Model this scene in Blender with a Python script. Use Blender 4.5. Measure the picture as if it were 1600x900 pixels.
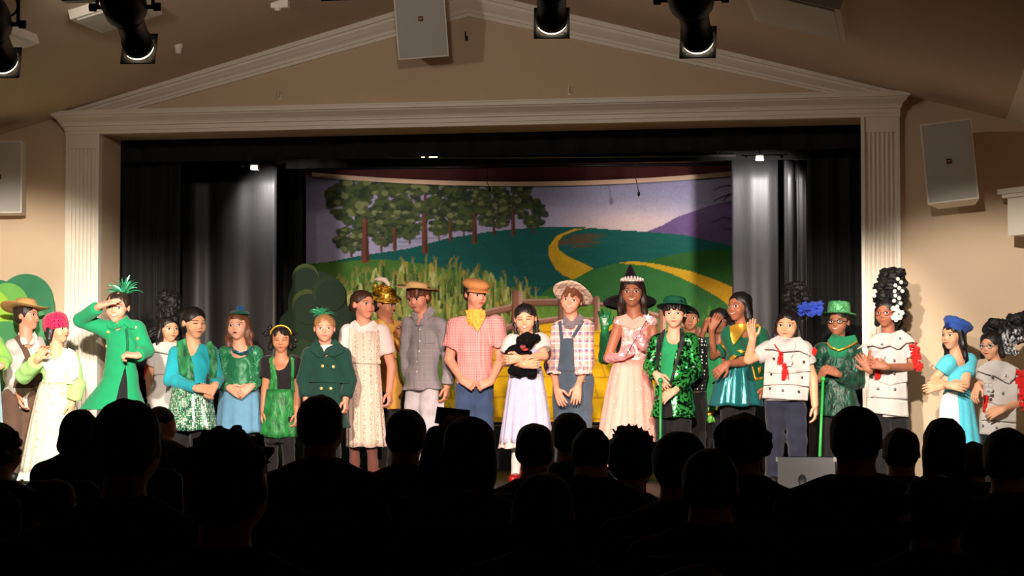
import bpy, bmesh, math, random
import numpy as np
from mathutils import Vector, Matrix
from mathutils.bvhtree import BVHTree
from mathutils.geometry import delaunay_2d_cdt

for o in list(bpy.data.objects):
    bpy.data.objects.remove(o, do_unlink=True)
scene = bpy.context.scene
COL = scene.collection

# ---------------------------------------------------------------- camera
F = 3400.0                       # focal length in pixels of a 1600 wide frame
YAW = math.radians(10.4)         # the camera stands to the right and looks left
PIT = math.atan(155.0 / F)
CAM = np.array([3.67, -18.0, 0.78])
FW = np.array([-math.sin(YAW) * math.cos(PIT), math.cos(YAW) * math.cos(PIT), math.sin(PIT)])
RT = np.array([math.cos(YAW), math.sin(YAW), 0.0])
UP = np.cross(RT, FW)
cam_data = bpy.data.cameras.new('camera')
cam_data.sensor_width = 36.0
cam_data.lens = F / 1600.0 * 36.0
cam_data.clip_end = 200
cam = bpy.data.objects.new('camera', cam_data)
COL.objects.link(cam)
cam.matrix_world = Matrix(((RT[0], UP[0], -FW[0], CAM[0]), (RT[1], UP[1], -FW[1], CAM[1]),
                           (RT[2], UP[2], -FW[2], CAM[2]), (0, 0, 0, 1)))
scene.camera = cam

# ---------------------------------------------------------------- world, exposure
world = bpy.data.worlds.new('world')
scene.world = world
world.use_nodes = True
world.node_tree.nodes['Background'].inputs[0].default_value = (1.0, 0.86, 0.72, 1)
world.node_tree.nodes['Background'].inputs[1].default_value = 0.0005
scene.view_settings.view_transform = 'Standard'
scene.view_settings.look = 'None'
scene.view_settings.exposure = 0.0
scene.view_settings.gamma = 1.0
scene.view_settings.use_curve_mapping = False

# ---------------------------------------------------------------- stage lamps: (x, y, z, aim, watts, cone degrees, blend); each hangs in a fixture built below
STAGE_Y = -7.0
SPOT_W = 2050.0
COOL, WARM, ROSE = (1.0, 0.90, 0.78), (1.0, 0.85, 0.72), (1.0, 0.76, 0.66)
SPOTS = [(-1.13, -7.0, 2.50, (-4.0, -0.5, 0.66), 1.38, COOL), (-0.36, -7.0, 2.55, (-2.3, -0.2, 0.30), 1.0, WARM), (1.86, -7.0, 2.62, (-0.3, 0.0, 0.30), 1.0, ROSE),
         (2.62, -7.0, 2.50, (2.6, 0.0, 0.30), 1.0, WARM), (0.75, -7.0, 2.85, (1.3, 0.0, 0.30), 0.9, ROSE), (3.4, -7.0, 2.95, (4.3, -0.5, 0.55), 0.85, COOL)]
SPOT_CONE, SPOT_BLEND = 31.0, 0.5
FLOODS = [(-1.6, -4.6, 3.36, (-0.6, 0.0, 3.3), 74.0), (0.5, -4.6, 3.40, (0.9, 0.0, 3.3), 74.0)]   # ceiling floods spilling on the gable


def lamp(name, loc, aim, watts, cone, blend, rad, col, parent=None):
    d = bpy.data.lights.new(name, 'SPOT')
    d.energy = watts
    d.spot_size = math.radians(cone)
    d.spot_blend = blend
    d.shadow_soft_size = rad
    d.color = col
    o = bpy.data.objects.new(name, d)
    COL.objects.link(o)
    o.location = loc
    o.rotation_euler = (Vector(aim) - Vector(loc)).to_track_quat('-Z', 'Y').to_euler()
    return o


for (x, y, z, aim, k, tint) in SPOTS:
    lamp('spot_lamp', (x, y, z), aim, SPOT_W * k, SPOT_CONE, SPOT_BLEND, 0.06, tint)
for (x, y, z, aim, w) in FLOODS:
    lamp('flood_lamp', (x, y, z), aim, w, 120, 0.8, 0.08, (1.0, 0.89, 0.78))

# ---------------------------------------------------------------- pixel helpers (photograph as 1600 x 900)
def ray(px, py):
    return FW + RT * ((px - 800) / F) + UP * ((450 - py) / F)


def at(px, py, Y):
    d = ray(px, py)
    return CAM + d * ((Y - CAM[1]) / d[1])


def at_z(px, py, z):
    return CAM + ray(px, py) * z


def depth_of(p):
    return float((np.asarray(p) - CAM) @ FW)


def nrm(v):
    v = np.asarray(v, float)
    return v / max(1e-9, np.linalg.norm(v))


# ---------------------------------------------------------------- materials
def S(r, g, b):
    f = lambda c: c / 12.92 if c <= 0.04045 else ((c + 0.055) / 1.055) ** 2.4
    return (f(r / 255), f(g / 255), f(b / 255), 1.0)


MATS = {}


class N:
    """small node-tree builder"""
    def __init__(s, name):
        s.m = bpy.data.materials.new(name)
        s.m.use_nodes = True
        s.t = s.m.node_tree
        s.b = s.t.nodes['Principled BSDF']
        s._co = None

    def n(s, kind, **kw):
        q = s.t.nodes.new(kind)
        for k, v in kw.items():
            setattr(q, k, v)
        return q

    def l(s, a, b):
        s.t.links.new(a, b)

    def co(s):
        if s._co is None:
            s._co = s.n('ShaderNodeTexCoord').outputs['Object']
        return s._co

    def xyz(s):
        q = s.n('ShaderNodeSeparateXYZ')
        s.l(s.co(), q.inputs[0])
        return q.outputs

    def math(s, op, a, b=None):
        q = s.n('ShaderNodeMath', operation=op)
        for i, v in enumerate((a, b)):
            if v is None:
                continue
            if isinstance(v, (int, float)):
                q.inputs[i].default_value = v
            else:
                s.l(v, q.inputs[i])
        return q.outputs[0]

    def mix(s, fac, a, b):
        q = s.n('ShaderNodeMix', data_type='RGBA')
        for k, v in ((0, fac), (6, a), (7, b)):
            if isinstance(v, (int, float)):
                q.inputs[k].default_value = v
            elif isinstance(v, tuple):
                q.inputs[k].default_value = v
            else:
                s.l(v, q.inputs[k])
        return q.outputs[2]

    def noise(s, scale, detail=3, stretch=None, rough=0.5):
        q = s.n('ShaderNodeTexNoise')
        q.inputs['Scale'].default_value = scale
        q.inputs['Detail'].default_value = detail
        q.inputs['Roughness'].default_value = rough
        if stretch:
            mp = s.n('ShaderNodeMapping')
            mp.inputs['Scale'].default_value = stretch
            s.l(s.co(), mp.inputs[0])
            s.l(mp.outputs[0], q.inputs['Vector'])
        else:
            s.l(s.co(), q.inputs['Vector'])
        return q.outputs[0]

    def vor(s, scale, feature='F1', out='Distance', rnd=1.0):
        q = s.n('ShaderNodeTexVoronoi', feature=feature)
        q.inputs['Scale'].default_value = scale
        q.inputs['Randomness'].default_value = rnd
        s.l(s.co(), q.inputs['Vector'])
        return q.outputs[out]

    def step(s, v, lo, hi):
        q = s.n('ShaderNodeMapRange')
        s.l(v, q.inputs[0])
        q.inputs[1].default_value = lo
        q.inputs[2].default_value = hi
        return q.outputs[0]

    def bump(s, h, strength=0.3, dist=0.01):
        q = s.n('ShaderNodeBump')
        q.inputs['Strength'].default_value = strength
        q.inputs['Distance'].default_value = dist
        s.l(h, q.inputs['Height'])
        s.l(q.outputs[0], s.b.inputs['Normal'])

    def set(s, col=None, rough=0.6, metal=0.0, sheen=0.0, spec=0.5):
        if col is not None:
            if isinstance(col, tuple):
                s.b.inputs['Base Color'].default_value = col
            else:
                s.l(col, s.b.inputs['Base Color'])
        s.b.inputs['Roughness'].default_value = rough
        s.b.inputs['Metallic'].default_value = metal
        s.b.inputs['Sheen Weight'].default_value = sheen
        s.b.inputs['Specular IOR Level'].default_value = spec
        return s.m


def dark(c, k):
    return (c[0] * k, c[1] * k, c[2] * k, 1.0)


def cached(fn):
    def g(*a, **k):
        key = (fn.__name__, a, tuple(sorted(k.items())))
        if key not in MATS:
            MATS[key] = fn(*a, **k)
        return MATS[key]
    return g


@cached
def plain(name, col, rough=0.6, metal=0.0, var=0.12, scale=18.0, bump=0.0, sheen=0.0, spec=0.4, stretch=None):
    n = N(name)
    f = n.noise(scale, 4, stretch)
    c = n.mix(f, dark(col, 1 - var), dark(col, 1 + var))
    if bump:
        n.bump(n.noise(scale * 3, 4, stretch), bump, 0.01)
    return n.set(c, rough, metal, sheen, spec)


@cached
def cloth(name, col, rough=0.85, var=0.15, weave=380.0, fold=0.5, sheen=0.15):
    n = N(name)
    c = n.mix(n.noise(14, 4), dark(col, 1 - var), dark(col, 1 + var))
    h = n.math('ADD', n.noise(22, 3, (1, 1, 0.5)), n.math('MULTIPLY', n.noise(weave, 1), 0.15))
    n.bump(h, fold, 0.02)
    return n.set(c, rough, 0, sheen, 0.25)


@cached
def velvet(name, col, rough=0.5, contrast=0.6):
    n = N(name)
    f = n.noise(26, 4, (1, 1, 0.45))
    c = n.mix(n.step(f, 0.35, 0.68), dark(col, 1 - contrast), dark(col, 1 + contrast))
    n.bump(f, 0.7, 0.03)
    return n.set(c, rough, 0.0, 0.12, 0.4)


@cached
def satin(name, col, rough=0.28):
    n = N(name)
    f = n.noise(14, 3, (1, 1, 0.15))
    c = n.mix(f, dark(col, 0.75), dark(col, 1.3))
    n.bump(f, 0.5, 0.03)
    return n.set(c, rough, 0.35, 0.2, 0.6)


@cached
def sequin(name, a, b, scale=95.0, rough=0.22, metal=0.75, lo=0.45, hi=0.75):
    n = N(name)
    rc = n.vor(scale, out='Color')
    q = n.n('ShaderNodeSeparateColor')
    n.l(rc, q.inputs[0])
    blot = n.noise(scale * 0.22, 2)
    fac = n.step(n.math('ADD', n.math('MULTIPLY', q.outputs[0], 0.5), n.math('MULTIPLY', blot, 0.6)), lo, hi)
    c = n.mix(fac, a, b)
    n.bump(q.outputs[1], 1.0, 0.006)
    return n.set(c, rough, metal, 0, 0.6)


@cached
def check(name, base, line, fx, fz, w=0.5, second=None, f2=9.0, w2=0.2, mixk=0.55, rough=0.85):
    """woven check: stripes along x and z that add up where they cross"""
    n = N(name)
    x, y, z = n.xyz()
    sx = n.math('LESS_THAN', n.math('FRACT', n.math('MULTIPLY', n.math('ADD', x, n.math('MULTIPLY', y, 0.6)), fx)), w)
    sz = n.math('LESS_THAN', n.math('FRACT', n.math('MULTIPLY', z, fz)), w)
    f = n.math('MULTIPLY', n.math('ADD', sx, sz), mixk)
    c = n.mix(f, base, line)
    if second:
        s2 = n.math('LESS_THAN', n.math('FRACT', n.math('MULTIPLY', x, f2)), w2)
        s3 = n.math('LESS_THAN', n.math('FRACT', n.math('MULTIPLY', z, f2)), w2)
        c = n.mix(n.math('MULTIPLY', n.math('MAXIMUM', s2, s3), 0.75), c, second)
    n.bump(n.noise(20, 3, (1, 1, 0.5)), 0.6, 0.025)
    return n.set(c, rough, 0, 0.1, 0.25)


@cached
def floral(name, base, spot, stripe, fx=16.0, scale=42.0, dens=0.33):
    n = N(name)
    x, y, z = n.xyz()
    fr = n.math('FRACT', n.math('MULTIPLY', n.math('ADD', x, n.math('MULTIPLY', y, 0.5)), fx))
    band = n.math('LESS_THAN', n.math('ABSOLUTE', n.math('SUBTRACT', fr, 0.5)), 0.2)
    line = n.math('LESS_THAN', fr, 0.10)
    d = n.math('LESS_THAN', n.vor(scale), dens)
    c = n.mix(n.math('MULTIPLY', line, 0.6), base, stripe)
    c = n.mix(n.math('MULTIPLY', n.math('MULTIPLY', d, band), 0.8), c, spot)
    n.bump(n.noise(16, 3, (1, 1, 0.3)), 0.35, 0.02)
    return n.set(c, 0.85, 0, 0.1, 0.25)


@cached
def hairmat(name, col, rough=0.45, scale=60.0):
    n = N(name)
    f = n.noise(scale, 3, (1, 1, 0.12))
    c = n.mix(f, dark(col, 0.55), dark(col, 1.5))
    n.bump(f, 0.6, 0.012)
    return n.set(c, rough, 0, 0.0, 0.45)


@cached
def skinmat(name, col):
    n = N(name)
    c = n.mix(n.noise(24, 3), dark(col, 0.94), (min(1, col[0] * 1.05), col[1] * 1.0, col[2] * 0.98, 1))
    return n.set(c, 0.5, 0, 0.05, 0.35)


@cached
def glow(name, col, strength):
    n = N(name)
    n.b.inputs['Emission Color'].default_value = col
    n.b.inputs['Emission Strength'].default_value = strength
    return n.set((0.9, 0.85, 0.75, 1), 0.4)


# ---------------------------------------------------------------- mesh helpers
def mesh_np(name, V, Fq, mats, mi=None, smooth=True):
    """V (n,3); Fq list/array of faces of one arity, or a list of lists"""
    me = bpy.data.meshes.new(name)
    V = np.asarray(V, np.float32)
    if isinstance(Fq, np.ndarray):
        k = Fq.shape[1]
        nf = len(Fq)
        flat = Fq.astype(np.int32).ravel()
        starts = np.arange(0, nf * k, k, dtype=np.int32)
    else:
        nf = len(Fq)
        flat = np.array([i for f in Fq for i in f], np.int32)
        ln = np.array([len(f) for f in Fq], np.int32)
        starts = np.concatenate([[0], np.cumsum(ln)[:-1]]).astype(np.int32)
    me.vertices.add(len(V))
    me.vertices.foreach_set('co', V.ravel())
    me.loops.add(len(flat))
    me.loops.foreach_set('vertex_index', flat)
    me.polygons.add(nf)
    me.polygons.foreach_set('loop_start', starts)
    if smooth:
        me.polygons.foreach_set('use_smooth', np.ones(nf, bool))
    for m in (mats if isinstance(mats, (list, tuple)) else [mats]):
        me.materials.append(m)
    if mi is not None:
        me.polygons.foreach_set('material_index', np.asarray(mi, np.int32))
    me.update(calc_edges=True)
    me.validate()
    return me


def link(name, me, parent=None, loc=None):
    o = bpy.data.objects.new(name, me)
    COL.objects.link(o)
    if parent is not None:
        o.parent = parent
    if loc is not None:
        o.location = loc
    return o


def empty(name, loc=(0, 0, 0)):
    o = bpy.data.objects.new(name, None)
    COL.objects.link(o)
    o.location = loc
    o.empty_display_size = 0.1
    return o


def tag(o, label, cat, group=None, kind=None):
    o['label'] = label
    o['category'] = cat
    if group:
        o['group'] = group
    if kind:
        o['kind'] = kind
    return o


def structure(o, label=None):
    o['kind'] = 'structure'
    if label:
        o['label'] = label
    return o


class MB:
    """collects boxes, prisms, tubes and lathes into one mesh"""
    def __init__(s):
        s.v, s.f, s.sm = [], [], []

    def add(s, V, Fs, smooth=False):
        o = len(s.v)
        s.v += [tuple(map(float, p)) for p in V]
        s.f += [tuple(i + o for i in f) for f in Fs]
        s.sm += [smooth] * len(Fs)
        return s

    def box(s, lo, hi, M=None):
        (x0, y0, z0), (x1, y1, z1) = lo, hi
        V = [(x0, y0, z0), (x1, y0, z0), (x1, y1, z0), (x0, y1, z0), (x0, y0, z1), (x1, y0, z1), (x1, y1, z1), (x0, y1, z1)]
        if M is not None:
            V = [tuple(M @ Vector(p)) for p in V]
        return s.add(V, [(3, 2, 1, 0), (4, 5, 6, 7), (0, 1, 5, 4), (1, 2, 6, 5), (2, 3, 7, 6), (3, 0, 4, 7)])

    def prism(s, pts, a, b):
        """polygon pts swept from offset a to offset b (vectors)"""
        n = len(pts)
        pts = [np.asarray(p, float) for p in pts]
        V = [p + a for p in pts] + [p + b for p in pts]
        Fs = [tuple(range(n))[::-1], tuple(range(n, 2 * n))] + [(i, (i + 1) % n, n + (i + 1) % n, n + i) for i in range(n)]
        return s.add(V, Fs)

    def tube(s, pts, rad, seg=8, smooth=True):
        pts = [np.asarray(p, float) for p in pts]
        rads = rad if isinstance(rad, (list, tuple)) else [rad] * len(pts)
        V, Fs = [], []
        prev = None
        for i, p in enumerate(pts):
            d = nrm(pts[min(i + 1, len(pts) - 1)] - pts[max(i - 1, 0)])
            if prev is None:
                prev = nrm(np.cross(d, (0, 0, 1) if abs(d[2]) < 0.9 else (1, 0, 0)))
            u = nrm(prev - d * (prev @ d))
            prev = u
            w = np.cross(d, u)
            for k in range(seg):
                a = 2 * math.pi * k / seg
                V.append(p + (u * math.cos(a) + w * math.sin(a)) * rads[i])
        for i in range(len(pts) - 1):
            for k in range(seg):
                k2 = (k + 1) % seg
                Fs.append((i * seg + k, i * seg + k2, (i + 1) * seg + k2, (i + 1) * seg + k))
        Fs.append(tuple(range(seg))[::-1])
        Fs.append(tuple((len(pts) - 1) * seg + k for k in range(seg)))
        return s.add(V, Fs, smooth)

    def lathe(s, prof, M=None, seg=32, ell=(1, 1), warp=None, smooth=True):
        """prof: list of (r, z); closed by caps when r > 0 at the ends"""
        V, Fs = [], []
        n = len(prof)
        for r, z in prof:
            for k in range(seg):
                a = 2 * math.pi * k / seg
                x, y, zz = r * math.cos(a) * ell[0], r * math.sin(a) * ell[1], z
                if warp:
                    x, y, zz = warp(x, y, zz, a, r)
                V.append((x, y, zz))
        for i in range(n - 1):
            for k in range(seg):
                k2 = (k + 1) % seg
                Fs.append((i * seg + k, i * seg + k2, (i + 1) * seg + k2, (i + 1) * seg + k))
        Fs.append(tuple(range(seg))[::-1])
        Fs.append(tuple((n - 1) * seg + k for k in range(seg)))
        if M is not None:
            V = [tuple(M @ Vector(p)) for p in V]
        return s.add(V, Fs, smooth)

    def sphere(s, c, r, seg=10, rings=6):
        rr = r if isinstance(r, (list, tuple)) else (r, r, r)
        V, Fs = [], []
        for i in range(rings + 1):
            t = math.pi * (0.03 + 0.94 * i / rings)
            for k in range(seg):
                a = 2 * math.pi * k / seg
                V.append((c[0] + rr[0] * math.sin(t) * math.cos(a), c[1] + rr[1] * math.sin(t) * math.sin(a), c[2] - rr[2] * math.cos(t)))
        for i in range(rings):
            for k in range(seg):
                k2 = (k + 1) % seg
                Fs.append((i * seg + k, i * seg + k2, (i + 1) * seg + k2, (i + 1) * seg + k))
        Fs.append(tuple(range(seg))[::-1])
        Fs.append(tuple(rings * seg + k for k in range(seg)))
        return s.add(V, Fs, True)

    def mesh(s, name, mats):
        me = mesh_np(name, np.array(s.v), s.f, mats, smooth=False)
        me.polygons.foreach_set('use_smooth', np.array(s.sm, bool))
        return me

    def build(s, name, mat, parent=None, loc=None):
        if loc is not None:
            l = np.array(loc, float)
            s.v = [tuple(np.array(p) - l) for p in s.v]
        return link(name, s.mesh(name, mat), parent, loc)


# ---------------------------------------------------------------- signed distance fields, meshed with surface nets
class Vox:
    def __init__(s, h):
        s.h = h
        s.ops = []
        s.post = None

    def _add(s, lo, hi, fn, mode, k):
        s.ops.append((np.asarray(lo, float), np.asarray(hi, float), fn, mode, k))
        return s

    def cap(s, a, b, ra, rb=None, k=0.02, flat=None, cut=None, mode='u'):
        a = np.asarray(a, float)
        b = np.asarray(b, float)
        rb = ra if rb is None else rb
        m = max(ra, rb)
        ba = b - a

        def fn(x, y, z):
            vx, vy, vz = x - a[0], y - a[1], z - a[2]
            bx = ba
            sc = 1.0
            if flat is not None:
                ax, q = flat
                g = (vx * ax[0] + vy * ax[1] + vz * ax[2]) * (1 / q - 1)
                vx, vy, vz = vx + ax[0] * g, vy + ax[1] * g, vz + ax[2] * g
                bx = ba + ax * ((ba @ ax) * (1 / q - 1))
                sc = (1 + q) / 2
            L = max(1e-9, bx @ bx)
            t = np.clip((vx * bx[0] + vy * bx[1] + vz * bx[2]) / L, 0, 1)
            d = np.sqrt((vx - bx[0] * t) ** 2 + (vy - bx[1] * t) ** 2 + (vz - bx[2] * t) ** 2) - (ra + (rb - ra) * t)
            d = d * sc
            if cut is not None:
                p0, n0 = cut
                d = np.maximum(d, (x - p0[0]) * n0[0] + (y - p0[1]) * n0[1] + (z - p0[2]) * n0[2])
            return d
        return s._add(np.minimum(a, b) - m, np.maximum(a, b) + m, fn, mode, k)

    def ell(s, c, r, R=None, k=0.02, mode='u'):
        c = np.asarray(c, float)
        r = np.asarray(r if hasattr(r, '__len__') else (r, r, r), float)
        R = np.eye(3) if R is None else R
        m = np.abs(R) @ r

        def fn(x, y, z):
            vx, vy, vz = x - c[0], y - c[1], z - c[2]
            q = [(vx * R[0, i] + vy * R[1, i] + vz * R[2, i]) for i in range(3)]
            k0 = np.sqrt((q[0] / r[0]) ** 2 + (q[1] / r[1]) ** 2 + (q[2] / r[2]) ** 2)
            k1 = np.sqrt((q[0] / r[0] ** 2) ** 2 + (q[1] / r[1] ** 2) ** 2 + (q[2] / r[2] ** 2) ** 2) + 1e-6
            return k0 * (k0 - 1) / k1
        return s._add(c - m, c + m, fn, mode, k)

    def half(s, p0, n0, lo=None, hi=None):
        """cut away everything on the +n0 side of p0"""
        p0 = np.asarray(p0, float)
        n0 = nrm(n0)
        fn = lambda x, y, z: -((x - p0[0]) * n0[0] + (y - p0[1]) * n0[1] + (z - p0[2]) * n0[2])
        s.ops.append((None if lo is None else np.asarray(lo, float), None if hi is None else np.asarray(hi, float), fn, 's', 0.0))
        return s

    def wedge(s, pts, y1):
        """cut away the convex polygon pts (x, z), for y below y1"""
        pts = [np.asarray(p, float) for p in pts]
        ar = sum(pts[i][0] * pts[(i + 1) % len(pts)][1] - pts[(i + 1) % len(pts)][0] * pts[i][1] for i in range(len(pts)))
        if ar < 0:
            pts = pts[::-1]

        def fn(x, y, z):
            d = y - y1
            for i in range(len(pts)):
                a, b = pts[i], pts[(i + 1) % len(pts)]
                e = nrm(b - a)
                d = np.maximum(d, (x - a[0]) * e[1] - (z - a[1]) * e[0])
            return d
        s.ops.append((None, None, fn, 's', 0.004))
        return s

    def run(s):
        h = s.h
        un = [o for o in s.ops if o[3] == 'u']
        lo = np.min([o[0] - o[4] for o in un], axis=0) - 3 * h
        hi = np.max([o[1] + o[4] for o in un], axis=0) + 3 * h
        n = np.ceil((hi - lo) / h).astype(int) + 1
        f = np.full(n, 1.0, np.float32)
        ax = [(lo[i] + h * np.arange(n[i])).astype(np.float32) for i in range(3)]
        for a, b, fn, mode, k in s.ops:
            if a is None:
                i0, i1 = np.zeros(3, int), n
            else:
                i0 = np.clip(np.floor((a - k - 2.5 * h - lo) / h).astype(int), 0, n)
                i1 = np.clip(np.ceil((b + k + 2.5 * h - lo) / h).astype(int) + 1, 0, n)
            if np.any(i1 <= i0):
                continue
            sl = tuple(slice(i0[j], i1[j]) for j in range(3))
            d = fn(ax[0][sl[0]][:, None, None], ax[1][sl[1]][None, :, None], ax[2][sl[2]][None, None, :])
            g = f[sl]
            if mode == 'u':
                if k > 0:
                    q = np.clip(1 - np.abs(g - d) / k, 0, None)
                    f[sl] = np.minimum(g, d) - q * q * k * 0.25
                else:
                    f[sl] = np.minimum(g, d)
            else:
                d = -d
                if k > 0:
                    q = np.clip(1 - np.abs(g - d) / k, 0, None)
                    f[sl] = np.maximum(g, d) + q * q * k * 0.25
                else:
                    f[sl] = np.maximum(g, d)
        if s.post is not None:
            m = np.abs(f) < 4 * h
            ii = np.nonzero(m)
            f[ii] += s.post(ax[0][ii[0]], ax[1][ii[1]], ax[2][ii[2]]).astype(np.float32)
        neg = f < 0
        c = [neg[i:n[0] - 1 + i, j:n[1] - 1 + j, k2:n[2] - 1 + k2] for i in (0, 1) for j in (0, 1) for k2 in (0, 1)]
        allv = c[0].copy()
        anyv = c[0].copy()
        for q in c[1:]:
            allv &= q
            anyv |= q
        act = anyv & ~allv
        idx = np.argwhere(act)
        if len(idx) == 0:
            return np.zeros((0, 3)), np.zeros((0, 4), int)
        cid = np.full(act.shape, -1, np.int32)
        cid[act] = np.arange(len(idx), dtype=np.int32)
        off = [(i, j, k2) for i in (0, 1) for j in (0, 1) for k2 in (0, 1)]
        cv = np.stack([f[idx[:, 0] + o[0], idx[:, 1] + o[1], idx[:, 2] + o[2]] for o in off], 1)
        P = np.zeros((len(idx), 3))
        W = np.zeros(len(idx))
        for a in range(8):
            for e in (1, 2, 4):
                b = a | e
                if b == a:
                    continue
                va, vb = cv[:, a], cv[:, b]
                m = (va < 0) != (vb < 0)
                t = np.where(m, va / np.where(m, va - vb, 1), 0)
                oa, ob = np.array(off[a]), np.array(off[b])
                P += np.where(m[:, None], oa + (ob - oa) * t[:, None], 0)
                W += m
        V = lo + h * (idx + P / W[:, None])
        quads = []
        for a in range(3):
            b, cc = (a + 1) % 3, (a + 2) % 3
            s0 = [slice(1, -1)] * 3
            s1 = [slice(1, -1)] * 3
            s0[a] = slice(0, n[a] - 1)
            s1[a] = slice(1, n[a])
            x0, x1 = neg[tuple(s0)], neg[tuple(s1)]
            for sgn in (0, 1):
                m = (x0 & ~x1) if sgn == 0 else (~x0 & x1)
                e = np.argwhere(m)
                if len(e) == 0:
                    continue
                base = e.copy()
                base[:, b] += 1
                base[:, cc] += 1
                q = []
                for db, dc in ((-1, -1), (0, -1), (0, 0), (-1, 0)):
                    g = base.copy()
                    g[:, b] += db
                    g[:, cc] += dc
                    q.append(cid[g[:, 0], g[:, 1], g[:, 2]])
                q = np.stack(q, 1)
                quads.append(q if sgn == 0 else q[:, ::-1])
        Q = np.concatenate(quads)
        Q = Q[(Q >= 0).all(1)]
        return V, Q


def merge(parts):
    V, Q, o = [], [], 0
    for v, q in parts:
        V.append(v)
        Q.append(q + o)
        o += len(v)
    return np.concatenate(V), np.concatenate(Q)


def wrinkle(seed, amp, freq, stretch=(1, 1, 1), nw=7):
    r = np.random.RandomState(seed)
    K = r.normal(size=(nw, 3)) * freq * np.array(stretch)
    ph = r.uniform(0, 6.28, nw)
    def fn(x, y, z):
        o = 0
        for i in range(nw):
            o = o + np.sin(K[i, 0] * x + K[i, 1] * y + K[i, 2] * z + ph[i])
        return o * (amp / nw * 1.6)
    return fn

# ================================================================ THE SETTING
WALL = plain('wall_paint', S(208, 183, 154), 0.8, var=0.05, scale=3, bump=0.05)
CEIL = plain('ceiling_paint', S(200, 178, 154), 0.85, var=0.05, scale=2, bump=0.05)
TRIM = plain('trim_paint', S(232, 222, 206), 0.45, var=0.04, scale=6, bump=0.03)
BLACKWALL = plain('black_paint', S(16, 16, 17), 0.9, var=0.2)
STAGEFLOOR = plain('stage_floor_paint', S(22, 19, 17), 0.6, var=0.25, scale=5, stretch=(1, 12, 1))
HALLFLOOR = plain('hall_carpet', S(20, 18, 18), 0.95, var=0.3, scale=30)
HX = 4.45       # half width of the hall
HR = 5.1        # the hall is a little wider on the right
OX = 3.277      # half width of the stage opening
OZ = 2.985      # height of the opening above the stage floor
APRON = -2.6    # front edge of the stage
GZ = -0.60      # hall floor
cz = lambda x: 4.14 - 0.268 * abs(x)

structure(MB().box((-HX, APRON, -0.06), (HR, 4.0, 0.0)).build('floor', STAGEFLOOR), 'dark painted stage floor')
structure(MB().box((-HX, APRON + 0.03, GZ), (HR, APRON + 0.10, -0.06)).build('wall_stage_front', BLACKWALL), 'black face below the front edge of the stage')
structure(MB().box((-HX, -20, GZ - 0.1), (HR, APRON + 0.05, GZ)).build('floor_hall', HALLFLOOR), 'dark hall floor under the audience')

wb = MB()
for s in (-1, 1):
    HW_ = HX if s < 0 else HR
    wb.prism([(s * HW_, 0, -0.06), (s * OX, 0, -0.06), (s * OX, 0, OZ), (s * OX, 0, cz(OX)), (s * HW_, 0, cz(HW_))][::s], (0, 0, 0), (0, 0.45, 0))
wb.prism([(-OX, 0, OZ), (OX, 0, OZ), (OX, 0, cz(OX)), (0, 0, cz(0)), (-OX, 0, cz(OX))], (0, 0, 0), (0, 0.45, 0))
structure(wb.build('wall_front', WALL), 'beige gable wall around the stage opening')
structure(MB().box((HR, -20, GZ), (HR + 0.15, 0.45, 3.05)).build('wall_right', WALL), 'beige right side wall of the hall')
structure(MB().box((-HX - 0.15, -20, GZ), (-HX, 0.45, 3.05)).build('wall_left', WALL), 'beige left side wall of the hall')
cb = MB()
for s in (-1, 1):
    HW_ = HX if s < 0 else HR
    cb.prism([(0, 0, cz(0)), (s * (HW_ + 0.15), 0, cz(HW_ + 0.15)), (s * (HW_ + 0.15), 0, cz(HW_ + 0.15) + 0.1), (0, 0, cz(0) + 0.1)][::-s], (0, -20, 0), (0, 0.45, 0))
structure(cb.build('ceiling', CEIL), 'sloping beige ceiling of the hall')
for nm, lo, hi, lb in (('wall_stage_back', (-4.7, 4.0, -0.06), (5.2, 4.1, 3.8), 'black back wall of the stage'), ('wall_stage_left', (-4.7, 0.45, -0.06), (-4.6, 4.0, 3.8), 'black left wall of the stage'),
                       ('wall_stage_right', (5.1, 0.45, -0.06), (5.2, 4.0, 3.8), 'black right wall of the stage'), ('ceiling_stage', (-4.6, 0.45, 3.7), (5.1, 4.0, 3.8), 'black ceiling over the stage')):
    structure(MB().box(lo, hi).build(nm, BLACKWALL), lb)

# fluted pilasters
def pilaster(s):
    x0, x1 = OX + 0.012, 3.59
    nfl = 7
    w = (x1 - x0 - 0.05) / nfl
    prof = [(x0, 0.0), (x0, -0.06)]
    for i in range(nfl):
        a = x0 + 0.025 + i * w
        for t in range(1, 6):
            q = t / 6
            prof.append((a + w * (0.1 + 0.8 * q), -0.06 + 0.020 * math.sin(math.pi * q)))
        prof.append((a + w, -0.06))
    prof += [(x1, -0.06), (x1, 0.0)]
    m = MB()
    m.prism([(s * x, y, 0) for x, y in prof][::s], (0, 0, 0.20), (0, 0, 2.86))
    m.box((min(s * x0, s * x1), -0.062, 2.86), (max(s * x0, s * x1), 0, 3.0))
    m.box((min(s * (x0 - 0.0), s * (x1 + 0.02)), -0.08, 0.0), (max(s * x0, s * (x1 + 0.02)), 0, 0.20))
    return m
for s, nm in ((-1, 'trim_1'), (1, 'trim_2')):
    structure(pilaster(s).build(nm, TRIM), 'white fluted pilaster at the %s of the stage opening' % ('left' if s < 0 else 'right'))
# inner bead of the opening
m = MB()
for s in (-1, 1):
    m.box((min(s * OX, s * (OX + 0.03)) , -0.078, 0.0), (max(s * OX, s * (OX + 0.03)), 0.0, OZ))
structure(m.build('trim_3', TRIM), 'white bead along both sides of the stage opening')
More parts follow.
